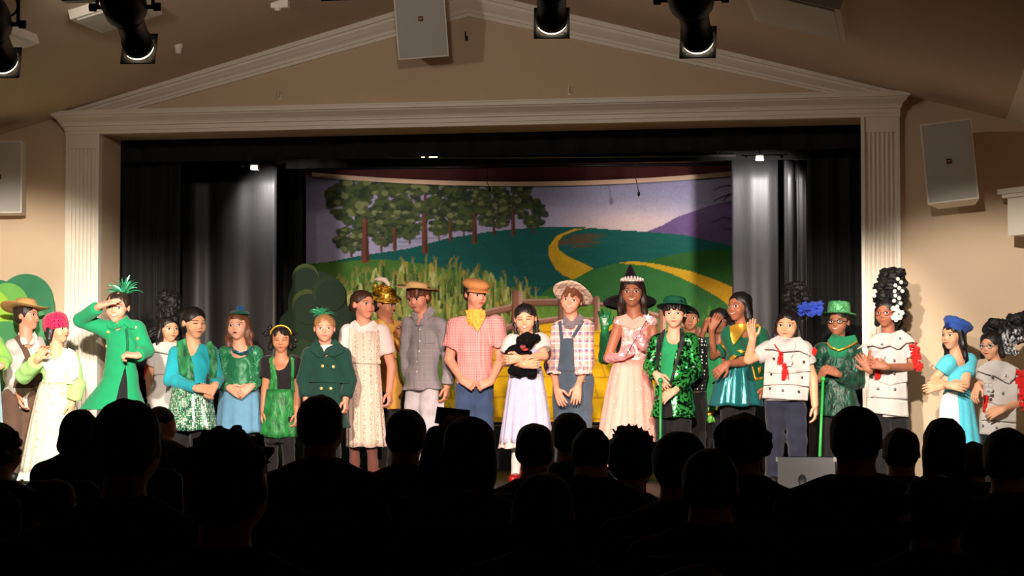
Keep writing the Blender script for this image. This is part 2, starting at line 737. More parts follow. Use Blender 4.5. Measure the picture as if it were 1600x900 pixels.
# cornice with stepped profile
prof = [(0, 2.985), (-0.075, 2.985), (-0.075, 3.012), (-0.085, 3.016), (-0.085, 3.05), (-0.105, 3.056), (-0.105, 3.066), (-0.115, 3.085), (-0.145, 3.105),
        (-0.175, 3.125), (-0.18, 3.135), (-0.20, 3.138), (-0.20, 3.165), (-0.205, 3.17), (-0.205, 3.18), (0, 3.18)]
V, Fs = [], []
xe = lambda y: 3.575 + 0.085 * min(1, max(0, (-y - 0.085) / 0.12)) + 0.02
for s in (-1, 1):
    V += [(s * xe(y), y, z) for y, z in prof]
n = len(prof)
Fs = [(i, (i + 1) % n, n + (i + 1) % n, n + i) for i in range(n)] + [tuple(range(n))[::-1], tuple(range(n, 2 * n))]
structure(MB().add(V, Fs).build('trim_4', TRIM), 'white moulded cornice above the stage opening')
# raking mouldings of the gable
for s, nm in ((-1, 'trim_5'), (1, 'trim_6')):
    rp = [(0, 0.0), (-0.03, 0.0), (-0.03, 0.03), (-0.045, 0.035), (-0.045, 0.06), (-0.07, 0.085), (-0.10, 0.125), (-0.10, 0.15), (-0.125, 0.155), (-0.125, 0.20), (0, 0.20)]
    V = []
    for x, low, hi in ((0.0, 3.925, 4.138), (3.60, 3.05, 3.176)):
        for y, q in rp:
            V.append((s * x, y, low + (hi - low) * q / 0.20))
    n = len(rp)
    Fs = [(i, (i + 1) % n, n + (i + 1) % n, n + i) for i in range(n)] + [tuple(range(n))[::-1], tuple(range(n, 2 * n))]
    structure(MB().add(V, [f[::-1] for f in Fs] if s < 0 else Fs).build(nm, TRIM), 'white raking moulding of the gable, %s slope' % ('left' if s < 0 else 'right'))
# crown moulding on the left, white soffit along the ceiling on the right
q = [(-HX, 0, 2.84), (-HX + 0.03, 0, 2.84), (-HX + 0.05, 0, 2.88), (-HX + 0.13, 0, 2.96), (-HX + 0.14, 0, cz(HX - 0.14)), (-HX, 0, cz(HX))]
structure(MB().prism(q[::-1], (0, -20, 0), (0, -0.01, 0)).build('trim_7', TRIM), 'white crown moulding along the left wall')
q = [(HR, 0, 2.72), (4.56, 0, 2.90), (4.50, 0, 2.93), (4.44, 0, 2.95), (4.44, 0, cz(4.44)), (HR, 0, cz(HR))]
structure(MB().prism(q, (0, -20, 0), (0, -0.02, 0)).build('trim_8', TRIM), 'white soffit under the ceiling along the right wall')
pc = at(1603, 330, -0.45)
m = MB()
Mz = Matrix.Translation((pc[0], pc[1], 0)) @ Matrix.Rotation(math.radians(38), 4, 'Z')
zt_, zb_ = float(at(1590, 300, -0.45)[2]), float(at(1590, 368, -0.45)[2])
m.box((-0.10, -0.10, zb_), (0.10, 0.10, zt_ - 0.02), Mz).box((-0.13, -0.13, zt_ - 0.045), (0.13, 0.13, zt_ - 0.015), Mz).box((-0.155, -0.155, zt_ - 0.015), (0.155, 0.155, zt_ + 0.025), Mz)
m.box((-0.05, 0.05, zb_ + 0.1), (0.05, 0.60, zb_ + 0.2), Matrix.Translation((pc[0], pc[1], 0)))
tag(m.build('wall_bracket_box', TRIM, None, (float(pc[0]), float(pc[1]), zb_)), 'white capped box on the wall at the right picture edge', 'wall box')

# ---------------------------------------------------------------- curtains
VELOUR = plain('black_velour', S(13, 14, 13), 0.85, var=0.3, scale=20, sheen=0.05, stretch=(1, 1, 0.1))
GREYCLOTH = plain('charcoal_cloth', S(36, 35, 36), 0.5, var=0.15, scale=16, sheen=0.05, stretch=(1, 1, 0.15), bump=0.1)
REDCLOTH = plain('dark_red_cloth', S(70, 14, 10), 0.8, var=0.2, scale=12)
CREAM = plain('cream_webbing', S(226, 190, 160), 0.8, var=0.08)


def curtain(x0, x1, Y, z0, z1, folds, amp, mat, label, cat='curtain', name='stage_curtain', seed=1, group=None, top_amp=0.7, flat_to=None):
    r = random.Random(seed)
    nx, nz = max(24, folds * 10), 14
    ph = [r.uniform(0, 6.28) for _ in range(3)]
    V, Fs = [], []
    for side in (0, 1):
        for j in range(nz + 1):
            tz = j / nz
            for i in range(nx + 1):
                t = i / nx
                a = amp * (1 - (1 - top_amp) * tz)
                if flat_to is not None:
                    a *= min(1, max(0.12, (abs(t - flat_to[0])) / flat_to[1]))
                w = math.sin(2 * math.pi * folds * t + ph[0] + 0.8 * math.sin(5 * t + ph[1])) + 0.35 * math.sin(2 * math.pi * folds * 2.3 * t + ph[2] + tz)
                V.append((x0 + (x1 - x0) * t, Y + a * w + (0.006 if side else -0.006), z0 + (z1 - z0) * tz))
    m = (nx + 1) * (nz + 1)
    g = lambda i, j: j * (nx + 1) + i
    for j in range(nz):
        for i in range(nx):
            Fs.append((g(i, j), g(i + 1, j), g(i + 1, j + 1), g(i, j + 1)))
            Fs.append((m + g(i, j + 1), m + g(i + 1, j + 1), m + g(i + 1, j), m + g(i, j)))
    for j in range(nz):
        Fs.append((g(0, j + 1), m + g(0, j + 1), m + g(0, j), g(0, j)))
        Fs.append((g(nx, j), m + g(nx, j), m + g(nx, j + 1), g(nx, j + 1)))
    for i in range(nx):
        Fs.append((g(i, 0), m + g(i, 0), m + g(i + 1, 0), g(i + 1, 0)))
        Fs.append((g(i + 1, nz), m + g(i + 1, nz), m + g(i, nz), g(i, nz)))
    base = np.array([(x0 + x1) / 2, Y, z0])
    o = link(name, mesh_np(name, np.array(V) - base, Fs, mat), None, tuple(base))
    return tag(o, label, cat, group)


X = lambda px, Y: float(at(px, 400, Y)[0])
curtain(-OX - 0.9, OX + 0.9, 0.58, 2.80, 3.695, 26, 0.025, VELOUR, 'black valance across the top of the stage opening', name='valance')
curtain(-4.3, X(284, 0.75), 0.75, 0.012, 3.55, 9, 0.05, VELOUR, 'black folded side curtain behind the left pilaster', seed=2)
curtain(X(282, 1.5), X(432, 1.5), 1.5, 0.012, float(at(432, 259, 1.5)[2]), 2, 0.030, GREYCLOTH, 'charcoal side curtain lit by a small lamp, left of the painted backdrop', seed=5, flat_to=(1.0, 0.8))
curtain(X(420, 2.3), X(472, 2.3), 2.3, 0.012, 3.3, 4, 0.03, VELOUR, 'narrow black curtain touching the left edge of the painted backdrop', seed=4)
curtain(X(1144, 1.8), X(1216, 1.8), 1.8, 0.012, float(at(1180, 250, 1.8)[2]), 1, 0.03, GREYCLOTH, 'flat grey side curtain lit by a lamp, at the right edge of the backdrop', seed=7, flat_to=(0.0, 0.75))
curtain(X(1226, 1.45), X(1270, 1.45), 1.45, 0.012, float(at(1250, 250, 1.45)[2]), 2, 0.035, GREYCLOTH, 'narrow crumpled charcoal curtain behind the boy with the blue pompom', seed=8)
curtain(X(1205, 2.1), X(1275, 2.1), 2.1, 0.012, 3.4, 4, 0.03, VELOUR, 'black curtain behind the two grey side curtains', seed=11)
curtain(X(1262, 0.95), 4.3, 0.95, 0.012, 3.55, 10, 0.045, VELOUR, 'black folded side curtain behind the right pilaster', seed=9)
curtain(-3.9, 3.9, 1.7, 2.835, 3.695, 24, 0.02, VELOUR, 'black border hanging behind the valance', name='border_curtain', seed=12)

# battens and hem above the backdrop
BLACKMETAL = plain('black_metal', S(20, 20, 21), 0.42, 0.6, var=0.2)
GREYMETAL = plain('grey_metal', S(120, 116, 112), 0.4, 0.8, var=0.1)
for (a, b, Y, lab) in (((470, 247), (1150, 243), 1.62, 'thin dark batten pipe just below the valance'), ((480, 264), (1150, 256), 2.7, 'thin dark batten pipe in front of the red border')):
    p0, p1 = at(a[0], a[1], Y), at(b[0], b[1], Y)
    t_ = MB().tube([p0, p1], 0.014, 8)
    for q in (0.04, 0.35, 0.65, 0.96):
        c = p0 + (p1 - p0) * q
        t_.tube([c, (c[0], c[1], 3.7)], 0.004, 5)
    tag(t_.build('batten_pipe', GREYMETAL if Y < 2 else BLACKMETAL), lab, 'pipe')
curtain(X(470, 3.1), X(1160, 3.1), 3.1, 2.72, 3.695, 10, 0.015, REDCLOTH, 'dark red border strip above the painted backdrop', name='border_curtain', seed=14)


def sag(px):
    t = (px - 488) / (1148 - 488)
    return 271 + (269 - 271) * t + 4 * t * (1 - t) * 15.5


m = MB()
pts = [at(488 + 660 * i / 24, sag(488 + 660 * i / 24) + 2, 2.98) for i in range(25)]
for a, b in zip(pts[:-1], pts[1:]):
    m.prism([(a[0], a[1], a[2] - 0.022), (b[0], b[1], b[2] - 0.022), (b[0], b[1], b[2] + 0.022), (a[0], a[1], a[2] + 0.022)], (0, -0.012, 0), (0, 0.004, 0))
hem_mb = m

# ---------------------------------------------------------------- the painted backdrop (paint = colours stored per vertex of the cloth)
BX0, BX1, BY0, BY1 = 478, 1162, 262, 660
STEP = 1.45
NXB, NYB = int((BX1 - BX0) / STEP), int((BY1 - BY0) / STEP)
gx = np.linspace(BX0, BX1, NXB)[None, :] + np.zeros((NYB, 1))
gy = np.linspace(BY0, BY1, NYB)[:, None] + np.zeros((1, NXB))
IMG = np.zeros((NYB, NXB, 3))
rs = np.random.RandomState(3)


def C3(r, g, b):
    return np.array(S(r, g, b)[:3])


def smooth_noise(scale, seed):
    r = np.random.RandomState(seed)
    o = 0
    for k in range(8):
        a = r.uniform(0, 6.28)
        f = scale * r.uniform(0.5, 1.6)
        o = o + np.sin(gx * f * math.cos(a) + gy * f * math.sin(a) + r.uniform(0, 6.28))
    return o / 8


def win(x0, x1, y0, y1):
    i0, i1 = max(0, int((x0 - BX0) / STEP) - 1), min(NXB, int((x1 - BX0) / STEP) + 3)
    j0, j1 = max(0, int((y0 - BY0) / STEP) - 1), min(NYB, int((y1 - BY0) / STEP) + 3)
    return slice(j0, max(j0, j1)), slice(i0, max(i0, i1))


def paint(mask, col, a=1.0, sl=None):
    sl = sl if sl is not None else (slice(None), slice(None))
    A = (mask * a)[..., None]
    IMG[sl] = IMG[sl] * (1 - A) + col * A


def poly(pts, col, a=1.0, jit=None):
    p = np.array(pts, float)
    sl = win(p[:, 0].min(), p[:, 0].max(), p[:, 1].min(), p[:, 1].max())
    x, y = gx[sl], gy[sl]
    ins = np.zeros(x.shape, bool)
    for i in range(len(p)):
        (x0, y0), (x1, y1) = p[i], p[(i + 1) % len(p)]
        if y0 == y1:
            continue
        c = ((y0 > y) != (y1 > y)) & (x < (x1 - x0) * (y - y0) / (y1 - y0) + x0)
        ins ^= c
    col = np.asarray(col)
    if jit is not None:
        col = col * (1 + jit * NZ[sl][..., None])
    paint(ins.astype(float), col, a, sl)


def stroke(pts, w0, w1, col, a=1.0):
    for i in range(len(pts) - 1):
        (x0, y0), (x1, y1) = pts[i], pts[i + 1]
        wa = w0 + (w1 - w0) * i / (len(pts) - 1)
        wb = w0 + (w1 - w0) * (i + 1) / (len(pts) - 1)
        m = max(wa, wb) + 1
        sl = win(min(x0, x1) - m, max(x0, x1) + m, min(y0, y1) - m, max(y0, y1) + m)
        x, y = gx[sl], gy[sl]
        dx, dy = x1 - x0, y1 - y0
        t = np.clip(((x - x0) * dx + (y - y0) * dy) / (dx * dx + dy * dy + 1e-9), 0, 1)
        d = np.hypot(x - x0 - dx * t, y - y0 - dy * t) - (wa + (wb - wa) * t)
        paint(np.clip(0.6 - d / 1.2, 0, 1), np.asarray(col), a, sl)


def disc(x0, y0, r, col, a=1.0, sq=1.0):
    sl = win(x0 - r - 1, x0 + r + 1, y0 - r - 1, y0 + r + 1)
    d = np.hypot(gx[sl] - x0, (gy[sl] - y0) / sq) - r
    paint(np.clip(0.5 - d / 1.3, 0, 1), np.asarray(col), a, sl)


NZ = 0.6 * smooth_noise(0.05, 1) + 0.5 * smooth_noise(0.22, 2)
# sky
t = np.clip((gy - 280) / 90, 0, 1)
IMG[:] = C3(158, 156, 188)[None, None] * (1 - t[..., None]) + C3(186, 176, 205) * t[..., None]
gl = np.exp(-(((gx - 985) / 95) ** 2 + ((gy - 352) / 26) ** 2))
paint(gl, C3(255, 222, 214), 0.95)
gl = np.exp(-(((gx - 930) / 120) ** 2 + ((gy - 322) / 10) ** 2))
paint(gl * (0.5 + 0.5 * smooth_noise(0.1, 5)), C3(205, 190, 215), 0.6)
IMG *= (1 + 0.06 * NZ[..., None])
# far mountain
poly([(1010, 362), (1035, 352), (1060, 338), (1085, 330), (1105, 322), (1130, 316), (1162, 310), (1162, 410), (1010, 372)], C3(118, 92, 138), 1, 0.15)
poly([(1070, 375), (1100, 345), (1162, 330), (1162, 400)], C3(98, 74, 116), 0.5, 0.2)
# teal hills
teal = C3(28, 98, 88)
poly([(478, 420), (500, 412), (560, 400), (640, 388), (700, 372), (770, 361), (840, 355), (900, 354), (960, 359), (1010, 362), (1070, 367), (1162, 388), (1162, 520), (478, 560)], teal, 1, 0.18)
for _ in range(130):
    x = rs.uniform(600, 1140)
    y = rs.uniform(368, 450)
    stroke([(x, y), (x + rs.uniform(30, 80), y + rs.uniform(-4, 2))], 1.5, 0.5, teal * rs.uniform(0.75, 1.35), 0.35)
for _ in range(40):
    x = rs.uniform(862, 920)
    y = rs.uniform(366, 386)
    stroke([(x, y), (x + rs.uniform(10, 40), y + rs.uniform(-2, 2))], 1.6, 0.5, C3(120, 74, 40), 0.35)
# green hills on the right
poly([(1000, 410), (1060, 396), (1110, 390), (1162, 388), (1162, 520), (1000, 470)], C3(52, 104, 44), 1, 0.2)
g2 = C3(58, 120, 58)
poly([(820, 500), (850, 455), (880, 437), (925, 422), (960, 412), (990, 409), (1030, 414), (1075, 432), (1120, 458), (1162, 486), (1162, 660), (780, 660)], g2, 1, 0.15)
# winding road
road = C3(222, 172, 40)
poly([(922, 356), (895, 358), (870, 368), (857, 385), (858, 402), (868, 420), (880, 430), (895, 437), (912, 428), (928, 420), (908, 410), (886, 400), (873, 390), (871, 378), (880, 368), (900, 360)], road, 1, 0.25)
poly([(965, 411), (990, 408), (1030, 413), (1080, 424), (1120, 438), (1162, 456), (1162, 498), (1125, 466), (1090, 446), (1050, 428), (1010, 415), (985, 413)], road, 1, 0.25)
# left green foreground hill
poly([(478, 412), (540, 408), (600, 405), (660, 412), (720, 425), (780, 440), (820, 462), (850, 475), (900, 490), (900, 660), (478, 660)], C3(84, 128, 52), 1, 0.25)
# foreground lawn behind the fence
poly([(760, 470), (850, 462), (950, 480), (1060, 505), (1162, 540), (1162, 660), (740, 660)], C3(112, 160, 62), 1, 0.2)
for _ in range(420):
    x, y = rs.uniform(770, 1150), rs.uniform(480, 545)
    stroke([(x, y), (x + rs.uniform(-2, 2), y - rs.uniform(4, 9))], 0.9, 0.3, C3(*((130, 170, 90) if rs.rand() < 0.5 else (90, 135, 60))), 0.6)
# foreground road of yellow bricks
yel = C3(250, 196, 24)
poly([(745, 515), (800, 505), (955, 505), (1010, 530), (1060, 600), (1090, 660), (655, 660), (690, 600)], yel, 1, 0.12)
for k, y in enumerate((520, 541, 564, 590, 622, 655)):
    stroke([(640, y + 2), (800, y - 2), (960, y), (1100, y + 3)], 1.1, 1.1, C3(178, 120, 20), 0.75)
    yn = (541, 564, 590, 622, 655, 690)[k]
    for q in range(-6, 9):
        xt = 850 + (q + 0.5 * (k % 2)) * (30 + k * 7)
        stroke([(xt, y), (850 + (xt - 850) * 1.1, yn)], 1.0, 1.0, C3(178, 120, 20), 0.7)
# keep the verges green
poly([(478, 480), (700, 480), (738, 515), (705, 580), (650, 660), (478, 660)], C3(96, 138, 60), 1, 0.3)
# trees
for (tx, ty, th, tw, cr) in ((571, 405, 95, 6.5, (58, 46)), (664, 392, 90, 4.8, (44, 44)), (742, 378, 80, 3.6, (34, 40)), (802, 366, 66, 3.0, (30, 34)), (833, 364, 30, 1.5, (21, 21)),
                            (617, 388, 46, 3.2, (30, 30)), (704, 374, 48, 2.6, (30, 34)), (772, 365, 34, 2.0, (26, 26)), (549, 400, 26, 1.8, (24, 20)), (596, 392, 30, 1.6, (22, 20)), (640, 380, 26, 1.5, (20, 18)), (725, 368, 22, 1.3, (16, 16)), (686, 374, 20, 1.2, (14, 14))):
    trunk = C3(110, 62, 48)
    cy = ty - th
    stroke([(tx, ty), (tx - 0.02 * th, ty - th * 0.5), (tx + 0.01 * th, cy)], tw, tw * 0.45, trunk)
    stroke([(tx + tw * 0.5, ty), (tx + tw * 0.4, ty - th * 0.5)], tw * 0.4, tw * 0.2, C3(70, 38, 32), 0.8)
    for b in range(4):
        stroke([(tx, ty - th * (0.45 + 0.12 * b)), (tx + (-1) ** b * cr[0] * 0.55, cy - cr[1] * 0.1 + b * 3)], tw * 0.35, 0.5, trunk * 0.8)
    nb = int(cr[0] * 4.2)
    for b in range(nb):
        a, q = rs.uniform(0, 6.28), math.sqrt(rs.uniform(0, 1))
        bx, by = tx + cr[0] * q * math.cos(a), cy + cr[1] * q * math.sin(a)
        by = max(by, 282 - 8)
        f = b / nb
        base = C3(50, 62, 42) if f < 0.45 else (C3(84, 96, 54) if rs.rand() < 0.6 else C3(64, 76, 48))
        if f > 0.86 and rs.rand() < 0.45:
            base = C3(132, 138, 90)
        disc(bx, by, rs.uniform(4.6, 8.6) * (1 - 0.30 * f) * (0.62 + cr[0] / 85), base, 0.92, rs.uniform(0.5, 0.85))
for (tx, ty, th, tw) in ((571, 405, 62, 6.0), (664, 392, 56, 4.4), (742, 378, 44, 3.4), (802, 366, 36, 2.8), (617, 388, 30, 3.0), (704, 374, 30, 2.4)):
    stroke([(tx, ty), (tx - 0.02 * th, ty - th)], tw, tw * 0.5, C3(122, 70, 54), 0.95)
    stroke([(tx + tw * 0.5, ty), (tx + tw * 0.4, ty - th)], tw * 0.4, tw * 0.2, C3(78, 42, 36), 0.8)
# dead branches at the right
for pts in (((1162, 296), (1140, 290), (1125, 292), (1117, 297)), ((1162, 306), (1140, 304), (1128, 308), (1115, 314)), ((1140, 304), (1133, 310), (1130, 314)), ((1162, 345), (1130, 340), (1112, 348)), ((1162, 360), (1128, 357))):
    stroke(list(pts), 1.6, 0.6, C3(58, 44, 60), 0.9)
# corn
def corn_top(x):
    return np.interp(x, [500, 545, 560, 620, 650, 700, 740, 790, 830, 850, 900], [440, 425, 418, 412, 405, 408, 412, 425, 440, 455, 480])
for k in range(720):
    x = rs.uniform(505, 838)
    d = rs.beta(1.0, 1.6)
    top = corn_top(x) + 100 * d + rs.uniform(-6, 14)
    hgt = rs.uniform(26, 44)
    col = [C3(44, 66, 34), C3(78, 106, 48), C3(148, 164, 82), C3(196, 200, 122), C3(124, 148, 66), C3(176, 164, 76)][rs.randint(6)]
    if rs.rand() < 0.35:
        stroke([(x, top + hgt), (x + rs.uniform(-2, 2), top)], 2.0, 1.1, col, 0.95)
        for q in range(3):
            stroke([(x, top + 2), (x + rs.uniform(-5, 5), top - rs.uniform(3, 8))], 0.8, 0.5, C3(150, 140, 74), 0.8)
    else:
        s = rs.choice([-1, 1])
        w = rs.uniform(3, 9)
        y0 = top + rs.uniform(0, hgt)
        stroke([(x, y0 + 16), (x + s * w * 0.3, y0 + 2), (x + s * w * 0.7, y0 - 3), (x + s * w, y0 + 9)], 2.6, 0.6, col, 0.95)
for k in range(300):
    x, y = rs.uniform(505, 720), rs.uniform(520, 655)
    stroke([(x, y), (x + rs.uniform(-5, 5), y - rs.uniform(12, 30))], 1.4, 0.5, [C3(80, 108, 48), C3(150, 160, 72), C3(118, 132, 60), C3(60, 84, 40)][rs.randint(4)], 0.85)
# fence
wood, wlt, wdk = C3(168, 116, 92), C3(222, 180, 160), C3(104, 66, 52)
def rail(x0, y0, x1, y1, w):
    poly([(x0, y0), (x1, y1), (x1, y1 + w), (x0, y0 + w)], wood, 1, 0.2)
    stroke([(x0, y0 + 1), (x1, y1 + 1)], 1.2, 1.2, wlt, 0.7)
    stroke([(x0, y0 + w), (x1, y1 + w)], 1.2, 1.2, wdk, 0.8)
rail(760, 484, 806, 474, 10)
rail(760, 516, 806, 504, 9)
rail(818, 468, 874, 467, 10)
rail(816, 502, 874, 494, 8)
rail(884, 468, 928, 466, 9)
rail(884, 496, 930, 496, 8)
rail(936, 472, 975, 480, 5)
rail(1014, 486, 1034, 492, 6)
rail(1050, 500, 1095, 518, 5)
rail(1050, 514, 1095, 532, 5)
for (x, y, w, hh) in ((801, 455, 15, 62), (873, 455, 13, 62), (928, 464, 9, 52), (1030, 480, 10, 44), (1056, 492, 8, 40), (1088, 512, 7, 30)):
    poly([(x, y), (x + w * 0.6, y - 2), (x + w, y + 3), (x + w, y + hh), (x, y + hh)], wood, 1, 0.2)
    poly([(x + w * 0.62, y - 1), (x + w, y + 3), (x + w, y + hh), (x + w * 0.62, y + hh)], wlt, 0.8, 0.2)
    stroke([(x, y), (x, y + hh)], 1, 1, wdk, 0.8)
# flowers at the foot of the right side
for _ in range(60):
    x, y = rs.uniform(1080, 1112), rs.uniform(596, 640)
    disc(x, y, rs.uniform(2, 4), C3(*((70, 110, 200) if rs.rand() < 0.6 else (190, 205, 235))), 0.9)
for _ in range(20):
    disc(rs.uniform(1040, 1062), rs.uniform(636, 652), rs.uniform(2, 4), C3(235, 60, 130), 0.9)
for _ in range(24):
    disc(rs.uniform(1068, 1090), rs.uniform(644, 657), rs.uniform(2, 4), C3(240, 200, 30), 0.9)
IMG *= (1 + 0.10 * rs.normal(size=IMG.shape[:2])[..., None] * 0.6)
IMG = np.clip(IMG, 0.002, 0.95)

YB = 3.0
u = np.linspace(BX0, BX1, NXB)
v = np.linspace(BY0, BY1, NYB)
V = np.zeros((NYB, NXB, 3))
pts = [at(px, 450, YB) for px in (BX0, BX1)]
for j in range(NYB):
    # the cloth hangs from its sagging hem: rows near the top follow the sag
    for_e = v[j]
    d = FW[None] + RT[None] * ((u[:, None] - 800) / F) + UP[None] * ((450 - for_e) / F)
    V[j] = CAM + d * ((YB - CAM[1]) / d[:, 1])[:, None]
keep = gy >= (np.array([sag(a) for a in u])[None, :] + 3)
V[..., 1] += 0.010 * np.sin(V[..., 0] * 5.0) * np.clip((2.8 - V[..., 2]) / 2, 0, 1)
ids = np.arange(NYB * NXB).reshape(NYB, NXB)
q = np.stack([ids[1:, :-1], ids[1:, 1:], ids[:-1, 1:], ids[:-1, :-1]], -1)
km = keep[1:, :-1] & keep[1:, 1:] & keep[:-1, 1:] & keep[:-1, :-1]
Q = q[km]
used = np.unique(Q)
remap = np.full(NYB * NXB, -1, np.int64)
remap[used] = np.arange(len(used))
base = np.array([-0.1, YB, 0.45])
n = N('backdrop_paint')
at_ = n.n('ShaderNodeAttribute', attribute_name='paint')
n.bump(n.noise(160, 2), 0.12, 0.004)
BDM = n.set(at_.outputs['Color'], 0.8, 0, 0, 0.2)
me = mesh_np('backdrop', V.reshape(-1, 3)[used] - base, remap[Q], BDM)
ca = me.color_attributes.new('paint', 'FLOAT_COLOR', 'POINT')
cc = np.ones((len(used), 4), np.float32)
cc[:, :3] = IMG.reshape(-1, 3)[used]
ca.data.foreach_set('color', cc.ravel())
bd = empty('painted_backdrop', tuple(base))
tag(bd, 'painted cloth backdrop of trees, corn, a rail fence and a winding yellow road', 'backdrop')
link('cloth', me, bd)
hem_mb.v = [tuple(np.array(p) - base) for p in hem_mb.v]
link('top_hem', hem_mb.mesh('top_hem', CREAM), bd)
x0b, x1b = float(V[0, 0, 0]), float(V[0, -1, 0])
zb = float(V[-1, 0, 2])
link('bottom_pipe', MB().tube([(x0b - base[0], 0.0, zb - base[2]), (x1b - base[0], 0.0, zb - base[2])], 0.014, 8).mesh('bottom_pipe', BLACKMETAL), bd)

# riser along the back of the stage
tag(MB().box((-2.6, 2.35, 0.0), (2.45, 3.7, zb - 0.016)).build('stage_riser', plain('riser_paint', S(46, 44, 43), 0.7), None, (-0.1, 3.0, 0.0)), 'low dark grey platform under the painted backdrop', 'platform')

# ---------------------------------------------------------------- painted bush cut-outs
def bush(circs, Y, mats, label, floor=True):
    """circs: list of (px, py, r px, material index); the first entries form the board"""
    zc = depth_of(at(circs[0][0], circs[0][1], Y))
    cs = []
    for px, py, r, mi in circs:
        p = at(px, py, Y)
        cs.append((p[0], p[2], r * zc / F, mi))
    cx = sum(c[0] for c in cs) / len(cs)
    e = empty('bush_cutout', (cx, Y, 0))
    tag(e, label, 'stage scenery')
    board = MB()
    xs = np.linspace(min(c[0] - c[2] for c in cs), max(c[0] + c[2] for c in cs), 90)
    top = []
    for x in xs:
        zz = [c[1] + math.sqrt(max(0, c[2] ** 2 - (x - c[0]) ** 2)) for c in cs if abs(x - c[0]) <= c[2] + 1e-6]
        top.append(max(zz) if zz else 0.1)
    for i in range(len(xs) - 1):
        board.prism([(xs[i] - cx, 0, 0.0), (xs[i + 1] - cx, 0, 0.0), (xs[i + 1] - cx, 0, max(0.1, top[i + 1])), (xs[i] - cx, 0, max(0.1, top[i]))], (0, -0.01, 0), (0, 0.01, 0))
    link('board', board.mesh('board', mats[0]), e)
    for k, c in enumerate(cs):
        if c[3] is None:
            continue
        n_ = 40
        y = -0.012 - 0.0012 * k
        pts = [(c[0] - cx + c[2] * math.cos(2 * math.pi * i / n_), y, c[1] + c[2] * math.sin(2 * math.pi * i / n_)) for i in range(n_)]
        link('painted_leaf_mass', MB().prism(pts, (0, 0, 0), (0, 0.0115 + 0.0012 * k - 0.002, 0)).mesh('leaf', mats[c[3]]), e)
    b = MB().prism([(-0.02, 0.01, 0), (-0.02, 0.3, 0), (-0.02, 0.01, 0.7)], (0, 0, 0), (0.04, 0, 0))
    link('brace', b.mesh('brace', BLACKMETAL), e)


BG = [plain('bush_green', S(74, 148, 92), 0.8, var=0.18, scale=6), plain('bush_mid', S(110, 178, 84), 0.8, var=0.2, scale=6),
      plain('bush_light', S(160, 208, 70), 0.8, var=0.2, scale=6), plain('bush_deep', S(52, 122, 84), 0.8, var=0.15, scale=5)]
bush([(40, 475, 47, 3), (-5, 482, 45, 3), (20, 520, 60, 0), (5, 498, 52, 0), (12, 478, 36, 1), (-14, 486, 34, 2), (8, 540, 38, 0)], -0.32, BG, 'bright green painted bush cut-out against the left wall')
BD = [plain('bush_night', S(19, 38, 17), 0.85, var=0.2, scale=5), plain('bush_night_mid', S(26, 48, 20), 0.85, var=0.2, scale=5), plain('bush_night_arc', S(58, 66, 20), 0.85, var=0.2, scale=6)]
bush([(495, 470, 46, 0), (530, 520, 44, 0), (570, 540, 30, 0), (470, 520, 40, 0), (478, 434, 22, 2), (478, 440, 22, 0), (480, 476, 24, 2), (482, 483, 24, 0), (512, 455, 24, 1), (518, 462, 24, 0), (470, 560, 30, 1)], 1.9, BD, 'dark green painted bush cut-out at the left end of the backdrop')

# ---------------------------------------------------------------- loudspeakers
GRILLE = plain('speaker_grille', S(176, 172, 166), 0.7, var=0.05, scale=220, bump=0.1)
CABINET = plain('speaker_cabinet', S(222, 214, 202), 0.5, var=0.04)


def loudspeaker(c, size, rot, label):
    e = empty('wall_loudspeaker', tuple(c))
    e.rotation_euler = rot
    w, d, h = size
    tag(e, label, 'loudspeaker', 'white wall loudspeakers')
    bev = 0.012
    m = MB().prism([(-w / 2, 0, -h / 2), (w / 2, 0, -h / 2), (w / 2, 0, h / 2), (-w / 2, 0, h / 2)], (0, -d / 2, 0), (0, -d / 2 + 0.02, 0))
    m.add([(-w / 2, -d / 2 + 0.02, -h / 2), (w / 2, -d / 2 + 0.02, -h / 2), (w / 2, -d / 2 + 0.02, h / 2), (-w / 2, -d / 2 + 0.02, h / 2),
           (-w * 0.36, d / 2, -h / 2), (w * 0.36, d / 2, -h / 2), (w * 0.36, d / 2, h / 2), (-w * 0.36, d / 2, h / 2)],
          [(0, 4, 5, 1), (1, 5, 6, 2), (2, 6, 7, 3), (3, 7, 4, 0), (4, 7, 6, 5)])
    link('cabinet', m.mesh('cabinet', CABINET), e)
    g = MB().box((-w / 2 + bev, -d / 2 - 0.006, -h / 2 + bev), (w / 2 - bev, -d / 2 + 0.001, h / 2 - bev))
    link('grille', g.mesh('grille', GRILLE), e)
    b = MB().box((-0.020, -d / 2 - 0.011, -0.020), (0.020, -d / 2 - 0.006, 0.020))
    bo = link('badge', b.mesh('badge', plain('badge_dark', S(44, 26, 20), 0.5)), e)
    b2 = MB().box((-0.012, -d / 2 - 0.013, -0.004), (0.012, -d / 2 - 0.011, 0.009)).box((-0.012, -d / 2 - 0.013, -0.011), (0.008, -d / 2 - 0.011, -0.007))
    link('badge_mark', b2.mesh('badge_mark', plain('badge_mark', S(190, 120, 60), 0.5)), bo)
    br = MB().box((-0.04, d / 2 - 0.01, -0.06), (0.04, d / 2 + 0.12, 0.06))
    link('bracket', br.mesh('bracket', CABINET), e)
    return e


